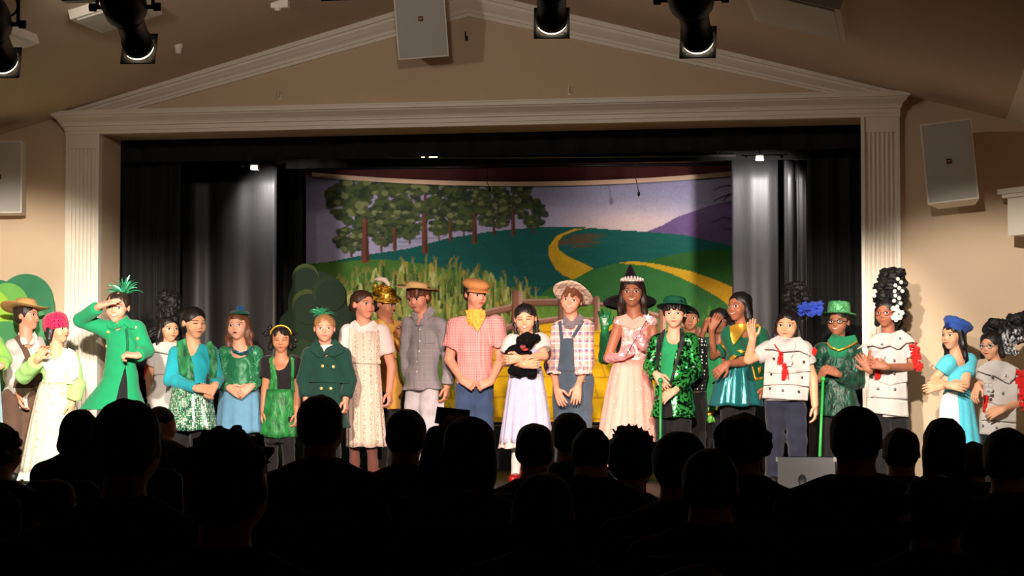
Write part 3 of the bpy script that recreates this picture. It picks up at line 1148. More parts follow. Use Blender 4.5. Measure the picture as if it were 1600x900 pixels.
loudspeaker(at(1486, 257, -0.36), (0.40, 0.30, 0.645), (math.radians(-4), math.radians(-5.5), math.radians(-6)), 'white loudspeaker tilted on the wall right of the stage')
loudspeaker(at(7, 279, -0.34), (0.40, 0.30, 0.62), (0, 0, math.radians(6)), 'white loudspeaker on the wall left of the stage, cut by the picture edge')
loudspeaker(at(656, 27, -0.50), (0.42, 0.30, 0.65), (math.radians(14), math.radians(-5), math.radians(14)), 'white loudspeaker hung at the peak of the gable')

# ---------------------------------------------------------------- ceiling panels and small fittings
def ceil_at(px, py):
    d = ray(px, py)
    for s in (-1, 1):
        t = (4.14 - 0.268 * s * CAM[0] - CAM[2]) / (d[2] + 0.268 * s * d[0])
        p = CAM + d * t
        if p[0] * s >= -1e-6 and t > 0:
            return p, s
    return p, 1


PANELW = plain('panel_white', S(228, 220, 208), 0.5, var=0.03)


def ceiling_panel(px, py, sx, sy, label, thick=0.07, lens=None):
    """far corner at px, py on the ceiling; sx metres along the slope (signed), sy towards the audience"""
    p, s = ceil_at(px, py)
    sl = nrm((1, 0, -0.268 * s))
    nrml = nrm((0.268 * s, 0, 1))
    e = empty('ceiling_light_panel', tuple(p))
    tag(e, label, 'ceiling light', 'ceiling light panels')
    q = [np.zeros(3), sl * sx, sl * sx + np.array((0, -sy, 0)), np.array((0, -sy, 0))]
    link('housing', MB().prism(q, -nrml * thick, nrml * 0.0).mesh('housing', PANELW), e)
    i_ = 0.04
    ss = 1 if sx > 0 else -1
    q2 = [sl * i_ * ss + np.array((0, -i_, 0)), sl * (sx - i_ * ss) + np.array((0, -i_, 0)), sl * (sx - i_ * ss) + np.array((0, -sy + i_, 0)), sl * i_ * ss + np.array((0, -sy + i_, 0))]
    link('diffuser', MB().prism(q2, -nrml * (thick + 0.012), -nrml * (thick - 0.004)).mesh('diffuser', plain('diffuser', S(206, 200, 190), 0.4, var=0.03)), e)


ceiling_panel(1326, 50, -0.66, 1.3, 'large unlit ceiling light panel at the upper right')
ceiling_panel(155, 38, 0.5, 0.62, 'unlit ceiling light panel behind the upper left stage light')
ceiling_panel(58, 54, -0.5, 0.62, 'unlit ceiling light panel at the far upper left')
for px, py, lab in ((279, 70, 'small white detector on the left slope of the ceiling'), (434, 3, 'small white double spotlight housing on the ceiling, cut by the picture top')):
    p, s = ceil_at(px, py)
    m = MB().lathe([(0.035, 0.0), (0.035, -0.03), (0.026, -0.045), (0.026, -0.075), (0.012, -0.082)], Matrix.Translation(Vector(p + (0, 0, 0.01))), 16)
    if px > 400:
        m.box((p[0] - 0.05, p[1] - 0.03, p[2] - 0.05), (p[0] + 0.09, p[1] + 0.03, p[2] + 0.01))
    tag(m.build('ceiling_detector', PANELW, None, tuple(p)), lab, 'detector')
# hooks left on the gable wall
for px, py, lab in ((729, 60, 'small dark hook screwed to the gable wall under its peak'), (437, 152, 'small white hook low on the left of the gable wall'), (890, 145, 'small white hook low on the right of the gable wall')):
    p = at(px, py, -0.004)
    m = MB().tube([p, p + (0, -0.04, 0), p + (0.0, -0.05, 0.02), p + (0, -0.05, 0.05)], 0.006, 6).box(tuple(p - (0.012, 0.006, 0.02)), tuple(p + (0.012, 0.004, 0.02)))
    tag(m.build('wall_hook', BLACKMETAL if px == 729 else PANELW, None, tuple(p)), lab, 'hook')

# ---------------------------------------------------------------- stage light fixtures
HOT = glow('lamp_glow', (1.0, 0.86, 0.62, 1), 6.0)
FIXB = plain('fixture_black', S(14, 14, 15), 0.5, 0.3, var=0.2)


def frame_of(d):
    d = nrm(d)
    r = nrm(np.cross(d, (0, 0, 1)))
    return d, r, np.cross(r, d)


def fixture(loc, aim, label, pipe_z=3.32):
    loc = np.array(loc, float)
    d, r, u_ = frame_of(np.array(aim) - loc)
    d = nrm(d * np.array([0.5, 1, 1]) + (0, 0, -0.12))
    d, r, u_ = frame_of(d)
    org = loc - d * 0.09
    e = empty('stage_light', tuple(org))
    tag(e, label, 'stage light', 'black stage spotlights on the front pipe')
    M = Matrix(((r[0], u_[0], -d[0], 0), (r[1], u_[1], -d[1], 0), (r[2], u_[2], -d[2], 0), (0, 0, 0, 1)))   # local -z points along the beam
    link('barrel', MB().lathe([(0.070, 0.0), (0.082, 0.0), (0.082, 0.05), (0.074, 0.06), (0.074, 0.26), (0.086, 0.27), (0.086, 0.30)], M, 24).mesh('barrel', FIXB), e)
    link('lamp_housing', MB().lathe([(0.088, 0.30), (0.112, 0.33), (0.118, 0.42), (0.105, 0.52), (0.075, 0.60), (0.045, 0.62), (0.045, 0.70), (0.02, 0.71)], M, 20).mesh('lamp_housing', FIXB), e)
    gf = MB()
    for a in range(4):
        Mr = M @ Matrix.Rotation(a * math.pi / 2, 4, 'Z')
        gf.box((-0.092, 0.078, -0.034), (0.092, 0.092, -0.022), Mr).box((0.058, 0.058, -0.030), (0.092, 0.092, -0.026), Mr)
    link('gel_frame', gf.mesh('gel_frame', FIXB), e)
    link('glowing_lens', MB().lathe([(0.060, -0.018), (0.078, -0.016), (0.079, -0.002), (0.060, 0.0)], M, 24).mesh('lens', HOT), e)
    for s in (-1, 1):
        kn = MB()
        kn.tube([np.array(M @ Vector((s * 0.08, 0, 0.36))), np.array(M @ Vector((s * 0.165, 0, 0.36)))], 0.012, 8)
        kn.tube([np.array(M @ Vector((s * 0.15, 0, 0.36))), np.array(M @ Vector((s * 0.185, 0, 0.36)))], 0.022, 8)
        link('clamp_knob', kn.mesh('knob', FIXB), e)
    y_ = MB()
    cen = np.array(M @ Vector((0, 0, 0.36)))
    top = np.array((cen[0], cen[1], pipe_z - org[2] - 0.08))
    for s in (-1, 1):
        a_ = np.array(M @ Vector((s * 0.145, 0, 0.36)))
        b_ = np.array((a_[0], a_[1], top[2] - 0.04))
        y_.tube([a_, b_, top + (b_ - (cen[0], cen[1], b_[2])) * 0.35 + (0, 0, -0.02)], 0.010, 6)
    y_.box(tuple(top + (-0.06, -0.02, -0.03)), tuple(top + (0.06, 0.02, -0.01)))
    y_.box(tuple(top + (-0.02, -0.03, -0.02)), tuple(top + (0.02, 0.03, 0.052)))
    link('yoke', y_.mesh('yoke', FIXB), e)
    cb_ = [np.array(M @ Vector((0, 0, 0.70))), np.array(M @ Vector((0.12, 0.02, 0.78))), np.array(M @ Vector((0.2, 0.16, 0.66))), top + (0.2, 0, -0.06), top + (0.25, 0, 0.02)]
    link('cable', MB().tube(cb_, 0.006, 6).mesh('cable', FIXB), e)
    return e


names = ['black stage light at the far upper left with a looped cable', 'black stage light in front of the left ceiling panel', 'black stage light cut by the picture top right of the gable peak',
         'long black stage light with a glowing rim at the upper right', 'black stage light above the picture, over the middle of the hall', 'black stage light above the picture, nearest the right wall']
for (x, y, z, aim, k, tint), lab in zip(SPOTS, names):
    fixture((x, y, z), aim, lab)
pm = MB().tube([(-4.4, -7.4, 3.3), (4.4, -7.4, 3.3)], 0.024, 10)
for q in (-3.2, -1.6, 0, 1.6, 3.2):
    pm.tube([(q, -7.4, 3.3), (q, -7.4, cz(q) + 0.02)], 0.012, 6)
tag(pm.build('lighting_pipe', BLACKMETAL), 'black lighting pipe hung across the hall above the audience', 'pipe')
for (x, y, z, aim, w), lab in zip(FLOODS, ('black flood light under the left slope of the ceiling', 'black flood light just right of the ceiling ridge')):
    e = empty('flood_light', (x, y - 0.06, z))
    tag(e, lab, 'stage light', 'ceiling flood lights')
    link('housing', MB().box((-0.13, -0.10, -0.08), (0.13, 0.0, 0.08)).mesh('housing', FIXB), e)
    link('lens', MB().box((-0.11, 0.0, -0.06), (0.11, 0.01, 0.06)).mesh('lens', HOT), e)
    link('yoke', MB().box((-0.15, -0.06, -0.02), (-0.135, -0.03, cz(abs(x) + 0.16) - z)).box((0.135, -0.06, -0.02), (0.15, -0.03, cz(abs(x) + 0.16) - z)).mesh('yoke', FIXB), e)
# loop of cable by the far left fixture
cl = [at(12 + 16 * math.cos(a) , 8 + 18 * math.sin(a), -7.3) for a in np.linspace(-1.2, 3.6, 14)]
tag(MB().tube(cl, 0.006, 6).build('cable_loop', FIXB), 'thin black cable loop at the far upper left corner', 'cable')

# small clip lamps that light the grey side curtains
for (px, py, Y, tx, tz, w, lab) in ((397, 262, 1.05, (440, 330), 1.5, 85.0, 'small bright clip lamp above the left grey curtain'), (1187, 247, 1.08, (1181, 340), 1.8, 165.0, 'small bright clip lamp above the right grey curtain')):
    p = at(px, py, Y)
    e = empty('clip_lamp', tuple(p))
    tag(e, lab, 'lamp')
    link('housing', MB().box((-0.035, 0.0, -0.018), (0.035, 0.06, 0.03)).mesh('housing', CABINET), e)
    link('lens', MB().box((-0.03, -0.006, -0.016), (0.03, 0.0, 0.016)).mesh('lens', glow('clip_glow', (1, 0.95, 0.9, 1), 4.0)), e)
    link('rod', MB().tube([(-0.16, 0.05, 0.03), (0.24, 0.05, 0.03)], 0.006, 6).mesh('rod', GREYMETAL), e)
    link('hanger', MB().tube([(0, 0.05, 0.03), (0, 0.05, 3.69 - p[2])], 0.005, 6).mesh('hanger', BLACKMETAL), e)
    for c_, r_ in (((0.19, 0.03, 0.01), 0.016), ((-0.12, 0.04, 0.02), 0.012)):
        link('grommet', MB().sphere(c_, r_).mesh('grommet', GREYMETAL), e)
    lamp('clip_lamp_light', tuple(p + (0, -0.05, -0.04)), tuple(at(tx[0], tx[1], tz)), w, 104, 0.9, 0.03, (1.0, 0.94, 0.92))

# hanging microphones and a scrap of light behind the valance
for px, y0, y1, lab in ((997, 262, 307, 'small black microphone hanging in front of the painted sky'), (764, 280, 300, 'short black cable end hanging over the painted trees')):
    a = at(px - 2, y0 - 6, 2.6)
    b = at(px + 1, y1 - 6, 2.6)
    m = MB().tube([(a[0], a[1], 3.69), a, (a[0] - 0.01, a[1], (a[2] + b[2]) / 2), b], 0.004, 6)
    m.sphere(tuple(b - (0, 0, 0.012)), (0.014, 0.014, 0.026))
    tag(m.build('hanging_microphone', BLACKMETAL, None, tuple(b)), lab, 'microphone')
for px, lab in ((677, 'small glowing work lamp just below the valance, nearer the middle'), (661, 'tiny glowing lamp left of the work lamp below the valance')):
    p = at(px, 245, 1.5)
    k = 1.0 if px == 677 else 0.4
    e = empty('work_lamp', tuple(p))
    tag(e, lab, 'lamp')
    link('housing', MB().box((-0.05 * k, 0, -0.012), (0.05 * k, 0.05, 0.02)).mesh('housing', FIXB), e)
    link('lens', MB().box((-0.04 * k, -0.005, -0.008), (0.04 * k, 0.0, 0.008)).mesh('lens', glow('work_glow', (1, 0.85, 0.6, 1), 3.0)), e)
    link('hanger', MB().tube([(0, 0.03, 0.02), (0, 0.03, 3.69 - p[2])], 0.005, 6).mesh('hanger', BLACKMETAL), e)

# stage monitor at the front edge
p = at(1260, 770, -1.75)
p[2] = 0.0
e = empty('stage_monitor', tuple(p))
tag(e, 'dark grey wedge monitor loudspeaker on the stage edge in front of the green cane', 'loudspeaker')
W2, D2 = 0.21, 0.36
zt = float(at(1260, 715, -1.75)[2])
prof = [(0, 0.0), (D2, 0.0), (D2, 0.10), (0.13, zt), (0.0, zt)]
MONB = plain('monitor_grey', S(66, 65, 66), 0.6, var=0.12, scale=40, bump=0.1)
link('cabinet', MB().prism([(-W2, y, z) for y, z in prof], (0, 0, 0), (2 * W2, 0, 0)).mesh('cabinet', MONB), e)
link('handle_recess', MB().lathe([(0.03, -0.001), (0.036, -0.004), (0.036, 0.0), (0.02, 0.02)], Matrix.Translation((-0.03, -0.001, zt - 0.165)) @ Matrix.Rotation(math.radians(-90), 4, 'X'), 20, (0.85, 1.2)).mesh('recess', FIXB), e)
link('front_grille', MB().add([(-W2 + 0.02, D2 + 0.004, 0.105), (W2 - 0.02, D2 + 0.004, 0.105), (W2 - 0.02, 0.135, zt + 0.004), (-W2 + 0.02, 0.135, zt + 0.004)], [(0, 1, 2, 3)]).mesh('front_grille', FIXB), e)
for sx in (-1, 1):
    for z in (0.0, zt - 0.03):
        cr = MB().box((sx * W2 - 0.012, -0.006, z), (sx * W2 + 0.006 * sx + 0.006, 0.03, z + 0.034))
        link('corner_cap', cr.mesh('corner', GREYMETAL), e)

# border lights added out of sight behind the valance to brighten the backdrop top
for x_b, lb in ((-1.2, 'black border light added out of sight behind the valance, left of the middle'), (1.0, 'black border light added out of sight behind the valance, right of the middle')):
    e = empty('added_border_light', (x_b, 2.0, 3.02))
    tag(e, lb, 'stage light', 'added border lights')
    link('housing', MB().box((-0.35, -0.08, 0.0), (0.35, 0.06, 0.12)).mesh('housing', FIXB), e)
    link('lens', MB().box((-0.33, 0.06, 0.02), (0.33, 0.066, 0.10)).mesh('lens', HOT), e)
    link('hanger', MB().tube([(0, 0, 0.12), (0, 0, 0.675)], 0.008, 6).mesh('hanger', FIXB), e)
    lamp('added_border_lamp', (x_b, 2.10, 3.06), (x_b * 1.05, 3.0, 2.1), 9.5, 130, 0.9, 0.12, (1.0, 0.88, 0.84))

# ================================================================ PEOPLE
def rot(axis, a):
    return np.array(Matrix.Rotation(a, 3, axis))


def drape_mesh(bvh, pts, to_ray, t=0.004, step=None, back=0.004, taut=6):
    """a thin piece of cloth or paint: polygon pts (2d) thrown along rays onto a surface; returns V, faces"""
    P = [Vector(p) for p in pts]
    xs, ys = [p.x for p in P], [p.y for p in P]
    n0 = len(P)
    step = step or max(max(xs) - min(xs), max(ys) - min(ys)) / 8
    # subdivide the outline
    out = []
    for i in range(n0):
        a, b = P[i], P[(i + 1) % n0]
        k = max(1, int((b - a).length / step))
        for j in range(k):
            out.append(a.lerp(b, j / k))
    inner = []
    yv = min(ys) + step * 0.5
    while yv < max(ys):
        xv = min(xs) + step * 0.5
        while xv < max(xs):
            ins = False
            for i in range(n0):
                a, b = P[i], P[(i + 1) % n0]
                if (a.y > yv) != (b.y > yv) and xv < (b.x - a.x) * (yv - a.y) / (b.y - a.y) + a.x:
                    ins = not ins
            if ins:
                inner.append(Vector((xv, yv)))
            xv += step
        yv += step
    no = len(out)
    vs, es, fs, _, _, _ = delaunay_2d_cdt(out + inner, [(i, (i + 1) % no) for i in range(no)], [list(range(no))], 1, 1e-5)
    hits = []
    for v in vs:
        o, d = to_ray(v.x, v.y)
        h = bvh.ray_cast(Vector(o), Vector(d))
        hits.append((o, d, h[3] if h[0] is not None else None))
    ok = [h[2] for h in hits if h[2] is not None]
    if not ok:
        return None
    med = float(np.median(ok))
    Fv, Bv = [], []
    good = [(i, h) for i, h in enumerate(hits) if h[2] is not None]
    hs = np.zeros(len(hits))
    for i, (o, d, h) in enumerate(hits):
        if h is None:
            j = min(good, key=lambda g: (vs[g[0]] - vs[i]).length)
            h = j[1][2]
        hs[i] = min(max(h, med - 0.07), med + 0.07)
    # pull the cloth taut: smooth the depths but never sink below the surface
    nb_ = [set() for _ in hits]
    for f in fs:
        for i in range(len(f)):
            a, b = f[i], f[(i + 1) % len(f)]
            nb_[a].add(b)
            nb_[b].add(a)
    orig = hs.copy()
    for _ in range(taut):
        hs = np.array([np.mean([hs[j] for j in nb_[i]]) * 0.6 + hs[i] * 0.4 if nb_[i] else hs[i] for i in range(len(hs))])
        hs = np.minimum(hs, orig)
    for i, (o, d, h) in enumerate(hits):
        Fv.append(np.asarray(o) + np.asarray(d) * (hs[i] - t))
        Bv.append(np.asarray(o) + np.asarray(d) * (min(hs[i], orig[i]) + back))
    n = len(vs)
    faces = []
    from collections import Counter
    ec = Counter()
    fl = []
    for f in fs:
        a, b, c = [np.array(Fv[i]) for i in f[:3]]
        d = np.asarray(hits[f[0]][1])
        f = list(f)
        if np.cross(b - a, c - a) @ d > 0:
            f = f[::-1]
        fl.append(f)
        for i in range(len(f)):
            ec[(f[i], f[(i + 1) % len(f)])] += 1
    for f in fl:
        faces.append(tuple(f))
        faces.append(tuple(n + i for i in f[::-1]))
    for (a, b) in list(ec):
        if (b, a) not in ec:
            faces.append((b, a, n + a, n + b))
    return np.array(Fv + Bv), faces


SK = dict(fair=skinmat('skin_fair', S(230, 172, 142)), rosy=skinmat('skin_rosy', S(228, 156, 128)), east=skinmat('skin_light_tan', S(226, 168, 132)),
          tan=skinmat('skin_tan', S(198, 136, 102)), brown=skinmat('skin_brown', S(164, 104, 76)), deep=skinmat('skin_deep', S(140, 88, 64)))
LIP = plain('lips', S(196, 100, 92), 0.5, var=0.05)
EYEW = plain('eye_white', S(232, 226, 220), 0.3, var=0.02)
EYED = plain('eye_dark', S(34, 22, 18), 0.25, var=0.05)
LASH = plain('lashes', S(38, 24, 20), 0.7, var=0.1)
TEETH = plain('teeth', S(240, 234, 224), 0.35, var=0.02)
BLK = plain('black_shoe', S(24, 22, 22), 0.5)
HAIR = dict(black=hairmat('hair_black', S(26, 20, 19)), brown=hairmat('hair_brown', S(66, 40, 28)), dkbrown=hairmat('hair_dark_brown', S(42, 28, 22)),
            auburn=hairmat('hair_auburn', S(104, 62, 40)), blond=hairmat('hair_blond', S(150, 108, 66)), grey=hairmat('hair_grey', S(150, 146, 142)))


HXS = 1.10     # children's heads are broad


def head_prims(v, H, Rm, hh, k=1.0):
    """H maps head units to space (chin -0.5, crown 0.5, face towards -y)"""
    e = lambda c, r, kk=0.06, mode='u': v.ell(H(*c), np.array(r) * hh * np.array((HXS, 1, 1)), Rm, kk * hh, mode)
    e((0, 0.05, 0.13), (0.335, 0.40, 0.37))
    e((0, -0.11, -0.06), (0.285, 0.29, 0.34), 0.1)
    e((0, -0.16, -0.26), (0.215, 0.20, 0.20), 0.1)
    e((0, -0.245, -0.415), (0.092, 0.09, 0.08), 0.1)
    for s in (-1, 1):
        e((s * 0.155, -0.235, -0.15), (0.125, 0.125, 0.135), 0.08)
        e((s * 0.145, -0.435, 0.0), (0.085, 0.085, 0.055), 0.07, 's')
        e((s * 0.335, 0.05, -0.03), (0.035, 0.085, 0.115), 0.03)
    v.cap(H(-0.16, -0.315, 0.085), H(0.16, -0.315, 0.085), 0.04 * hh, k=0.06 * hh)
    v.cap(H(0, -0.355, 0.02), H(0, -0.418, -0.115), 0.026 * hh, 0.040 * hh, k=0.05 * hh)
    for s in (-1, 1):
        e((s * 0.042, -0.385, -0.13), (0.034, 0.04, 0.028), 0.03)
    e((0, -0.345, -0.235), (0.10, 0.055, 0.028), 0.03)
    e((0, -0.335, -0.275), (0.085, 0.055, 0.03), 0.03)


def hand_prims(v, w, tip, palm_n, thumb, size, curl, spread=0.25, fist=False):
    """w wrist, tip aimed point, palm_n direction the palm faces, thumb +1: cross(d, n)"""
    d = nrm(tip - w)
    n = palm_n - d * (palm_n @ d)
    n = nrm(n) if np.linalg.norm(n) > 1e-3 else nrm(np.cross(d, (0.3, 0.5, 0.8)))
    t = np.cross(d, n) * thumb
    L = size
    kk = 0.05 * L
    for i, o in enumerate((-0.165, -0.06, 0.06, 0.165)):
        v.cap(w + t * (o * 0.6 * L) + d * 0.04 * L, w + t * (o * L) + d * 0.46 * L, 0.085 * L, 0.075 * L, k=0.10 * L)
    v.cap(w - d * 0.10 * L, w + d * 0.2 * L, 0.13 * L, 0.12 * L, k=0.08 * L, flat=(n, 0.72))
    for i, (o, ln) in enumerate(((0.175, 0.42), (0.06, 0.48), (-0.06, 0.45), (-0.175, 0.35))):
        p = w + t * (o * L) + d * 0.46 * L
        a = 0.0
        dirn = nrm(d + t * (o * spread * 2.4))
        for q, fr in enumerate((0.45, 0.32, 0.27)):
            a += curl * (0.55, 0.95, 0.7)[q] * 1.35
            dd = dirn * math.cos(a) + n * math.sin(a)
            p2 = p + dd * ln * fr * L
            v.cap(p, p2, (0.060 - 0.006 * q) * L, (0.054 - 0.006 * q) * L, k=0.02 * L)
            p = p2
    p = w + t * 0.13 * L + d * 0.10 * L
    td = nrm(t * 0.75 + d * 0.6 + n * (0.25 + 0.5 * curl))
    p2 = p + td * 0.24 * L
    v.cap(p, p2, 0.085 * L, 0.068 * L, k=kk)
    td = nrm(t * (0.45 - 0.8 * curl) + d * 0.9 + n * (0.2 + 0.5 * curl))
    p3 = p2 + td * 0.17 * L
    v.cap(p2, p3, 0.066 * L, 0.058 * L, k=0.02 * L)
    v.cap(p3, p3 + nrm(td + d * 0.2 - t * 0.3 * curl) * 0.12 * L, 0.058 * L, 0.046 * L, k=0.02 * L)


class Person:
    def __init__(s, label, Y, head, hip, sh, el, wr, tip, yaw=0, pitch=0, roll=0, skin='fair', palm=None, curl=(0.35, 0.35), hdy=-0.03, hw=None,
                 hair=None, brow=None, eyes='open', mouth='closed', hands=(1, 1), lat=None, feet=None, spread=0.25, cat='child', thick=1.0, ears=True, group='cast lined up for the curtain call', legs=True, hsz=1.0, depth=1.0):
        s.Y = Y
        s.label = label
        b = at(hip[0], hip[1], Y)
        s.base = np.array([b[0], Y, 0.0])
        s.mpp = depth_of(b) / F
        s.depth = depth
        L = lambda q: at(q[0], q[1], Y + (q[2] if len(q) > 2 else 0.0)) - s.base
        s.L = L
        s.hip = L((hip[0], hip[1]))
        s.sh = [L(q) for q in sh]
        s.el = [L(q) for q in el]
        s.wr = [L(q) for q in wr]
        s.tip = [L(q) for q in tip]
        s.hh = (head[2] - head[1]) * s.mpp
        s.hc = L((head[0], (head[1] + head[2]) / 2, hdy))
        s.sc = s.hh / 0.215
        camyaw = math.atan2(CAM[0] - (s.base[0]), s.base[1] - CAM[1])
        s.R = rot('Z', camyaw + math.radians(yaw)) @ rot('X', math.radians(pitch)) @ rot('Y', math.radians(roll))
        mid_ = (s.sh[0] + s.sh[1]) / 2
        s.sh = [mid_ + (q - mid_) * 0.88 - np.array((0, 0, 0.012)) for q in s.sh]
        s.lat = nrm(((s.sh[1] - s.sh[0]) * (1, 1, 0)) if lat is None else lat)
        s.fwd = nrm(np.cross(s.lat, (0, 0, 1)))     # towards the audience
        if s.fwd[1] > 0:
            s.fwd = -s.fwd
        s.w = np.linalg.norm((s.sh[1] - s.sh[0]) * (1, 1, 0)) / 2
        s.hw = (hw * s.mpp) if hw else max(0.105 * s.sc, s.w * 0.74)
        s.thick = thick
        s.mid = (s.sh[0] + s.sh[1]) / 2
        s.neck = s.mid + np.array((0, 0, 0.052)) * s.sc + (s.hc - s.mid) * np.array((0.25, 0.25, 0))
        zk = s.hip[2] * 0.5
        s.hj = [s.hip + s.lat * (q * s.hw * 0.56) + (0, 0, -0.01) for q in (-1, 1)]
        fx = feet or (-1.0, 1.0)
        s.ft = [np.array((s.hip[0], s.hip[1], 0)) + s.lat * (q * s.hw * 0.76) for q in fx]
        s.kn = [(s.hj[i] * 0.5 + s.ft[i] * 0.5) * (1, 1, 0) + np.array((0, 0, zk)) + s.fwd * 0.02 for i in (0, 1)]
        s.an = [s.ft[i] + np.array((0, 0, 0.075)) - s.fwd * 0.0 for i in (0, 1)]
        s.root = empty('person', tuple(s.base))
        tag(s.root, label, cat, group)
        s.m = {}
        s.skin = SK[skin]
        s.hairc = hair
        # ---- body: one continuous skin
        v = Vox(0.0125)
        s.torso(v, 0.0)
        a = s.sc * thick
        for i in (0, 1):
            v.cap(s.sh[i], s.el[i], 0.042 * a, 0.034 * a, k=0.025)
            v.cap(s.el[i], s.wr[i], 0.035 * a, 0.024 * a, k=0.012)
            if legs:
                v.cap(s.hj[i], s.kn[i], 0.056 * s.sc, 0.040 * s.sc, k=0.03)
                v.cap(s.kn[i], s.an[i], 0.042 * s.sc, 0.030 * s.sc, k=0.02)
                v.cap(s.an[i] - (0, 0, 0.03), s.an[i] + s.fwd * 0.10 * s.sc + (0, 0, -0.045), 0.035 * a, 0.028 * a, k=0.02)
        v.cap(s.neck - (0, 0, 0.04), s.H(0, 0.06, -0.22), 0.052 * s.sc, 0.050 * s.sc, k=0.03)
        parts = [v.run()]
        v = Vox(0.0058)
        head_prims(v, s.H, s.R, s.hh)
        v.cap(s.neck - (0, 0, 0.02), s.H(0, 0.06, -0.22), 0.052 * s.sc, 0.050 * s.sc, k=0.02)
        hd = v.run()
        parts.append(hd)
        s.headmesh = hd
        hl = 0.158 * s.sc * hsz
        for i in (0, 1):
            if hands[i]:
                v = Vox(0.0046)
                pn = np.array(palm[i], float) if palm and palm[i] is not None else (np.array((1.0 if i == 0 else -1.0, 0.1, 0)))
                hand_prims(v, s.wr[i], s.tip[i], pn, 1 if i == 0 else -1, hl, curl[i], spread)
                v.cap(s.wr[i] + (s.el[i] - s.wr[i]) * 0.25, s.wr[i], 0.026 * a, 0.0235 * a, k=0.012)
                hm = v.run()
                parts.append(hm)
                s.m['hand%d' % i] = hm
        V, Q = merge(parts)
        s.body = link('body', mesh_np('body', V, Q, s.skin), s.root)
        s.m['body'] = (V, Q)
        s.face(eyes, mouth, brow or hair or 'dkbrown')

    def H(s, x, y, z):
        return s.hc + s.R @ (np.array((x * HXS, y, z)) * s.hh)

    def torso(s, v, inf, bot=None, k=0.04):
        w = s.w
        up = np.array((0, 0, 1.0))
        c1 = s.mid * 0.93 + s.hip * 0.07 - up * 0.085 * s.sc
        c2 = s.mid * 0.42 + s.hip * 0.58
        f = min(1.0, 0.66 * s.depth * s.thick)
        v.cap(c1, c2, w * 0.80 + inf, w * 0.70 + inf, k=k, flat=(s.fwd, f))
        v.cap(c2, s.hip, w * 0.70 + inf, s.hw + inf, k=k, flat=(s.fwd, min(1, f * 1.12)))
        for i in (0, 1):
            v.cap(s.neck - up * 0.03, s.sh[i] - up * 0.005, 0.040 * s.sc + inf, 0.042 * s.sc + inf, k=k)

    def bvh(s, keys):
        V, Q = merge([s.m[k] for k in keys])
        return BVHTree.FromPolygons(V.tolist(), Q.tolist())

    def face(s, eyes, mouth, brow):
        V, Q = s.headmesh
        bv = BVHTree.FromPolygons(V.tolist(), Q.tolist())
        d = s.R @ np.array((0, 1.0, 0))
        tr = lambda x, z: (s.H(x, -1.2, z), d)

        def put(name, pts, mat, t, step):
            g = drape_mesh(bv, pts, tr, t * s.hh, step, 0.006 * s.hh, 0)
            if g is not None:
                link(name, mesh_np(name, g[0], g[1], mat), s.body)
        for q in (-1, 1):
            ex, ez = q * 0.145, 0.005
            if eyes == 'open':
                put('eye', [(ex + 0.072 * math.cos(a), ez + 0.036 * math.sin(a) * (1.15 if math.sin(a) > 0 else 0.85)) for a in np.linspace(0, 6.283, 13)[:-1]], EYEW, 0.006, 0.03)
                put('iris', [(ex + 0.034 * math.cos(a), ez + 0.002 + 0.034 * math.sin(a)) for a in np.linspace(0, 6.283, 11)[:-1]], EYED, 0.012, 0.03)
            up_ = 0.036 if eyes == 'open' else -0.005
            arc = [(ex + 0.075 * c, ez + up_ * (1 - c * c) + (0.004 if eyes == 'open' else -0.006)) for c in np.linspace(-1, 1, 7)]
            put('eyelash', arc + [(x, z + 0.018) for x, z in arc[::-1]], LASH, 0.013, 0.04)
            br = [(ex + 0.088 * c + q * 0.008, 0.088 + 0.016 * (1 - c * c) - 0.006 * c * q) for c in np.linspace(-1, 1, 7)]
            put('eyebrow', br + [(x, z + 0.018) for x, z in br[::-1]], HAIR[brow], 0.008, 0.04)
        zm = -0.255
        if mouth == 'smile':
            w, dz = 0.125, 0.03
            lowc = lambda c: zm + dz * c * c - 0.042 * (1 - c * c)
            upc = lambda c: zm + dz * c * c + 0.012 * (1 - c * c)
            put('mouth', [(w * c, lowc(c)) for c in np.linspace(-1, 1, 9)] + [(w * c, upc(c) + 0.008) for c in np.linspace(1, -1, 9)], LIP, 0.010, 0.03)
            put('teeth', [(w * 0.84 * c, lowc(c) + 0.014) for c in np.linspace(-1, 1, 9)] + [(w * 0.84 * c, upc(c) - 0.006) for c in np.linspace(1, -1, 9)], TEETH, 0.016, 0.03)
        elif mouth == 'open':
            put('mouth', [(0.075 * math.cos(a), zm + 0.042 * math.sin(a)) for a in np.linspace(0, 6.283, 15)[:-1]], LIP, 0.010, 0.03)
            put('mouth_opening', [(0.05 * math.cos(a), zm + 0.018 * math.sin(a)) for a in np.linspace(0, 6.283, 13)[:-1]], LASH, 0.016, 0.03)
        else:
            w = 0.098
            put('mouth', [(w * c, zm - 0.032 * (1 - c * c)) for c in np.linspace(-1, 1, 7)] + [(w * c, zm + 0.026 * (1 - c * c)) for c in np.linspace(1, -1, 7)], LIP, 0.008, 0.03)
            put('lip_line', [(w * c, zm - 0.004) for c in np.linspace(-1, 1, 7)] + [(w * c, zm + 0.006) for c in np.linspace(1, -1, 7)], plain('lip_dark', S(140, 62, 58), 0.6), 0.013, 0.03)

    # ------------------------------------------------------------ adding pieces
    def add(s, name, mesh, mat, parent=None, label=None, smooth=True):
        V, Q = mesh
        o = link(name, mesh_np(name, V, Q, mat, smooth=smooth), parent or s.root)
        if label:
            o['label'] = label
        return o

    def mb(s, name, m, mat, parent=None, label=None):
        o = link(name, m.mesh(name, mat), parent or s.root)
        if label:
            o['label'] = label
        return o

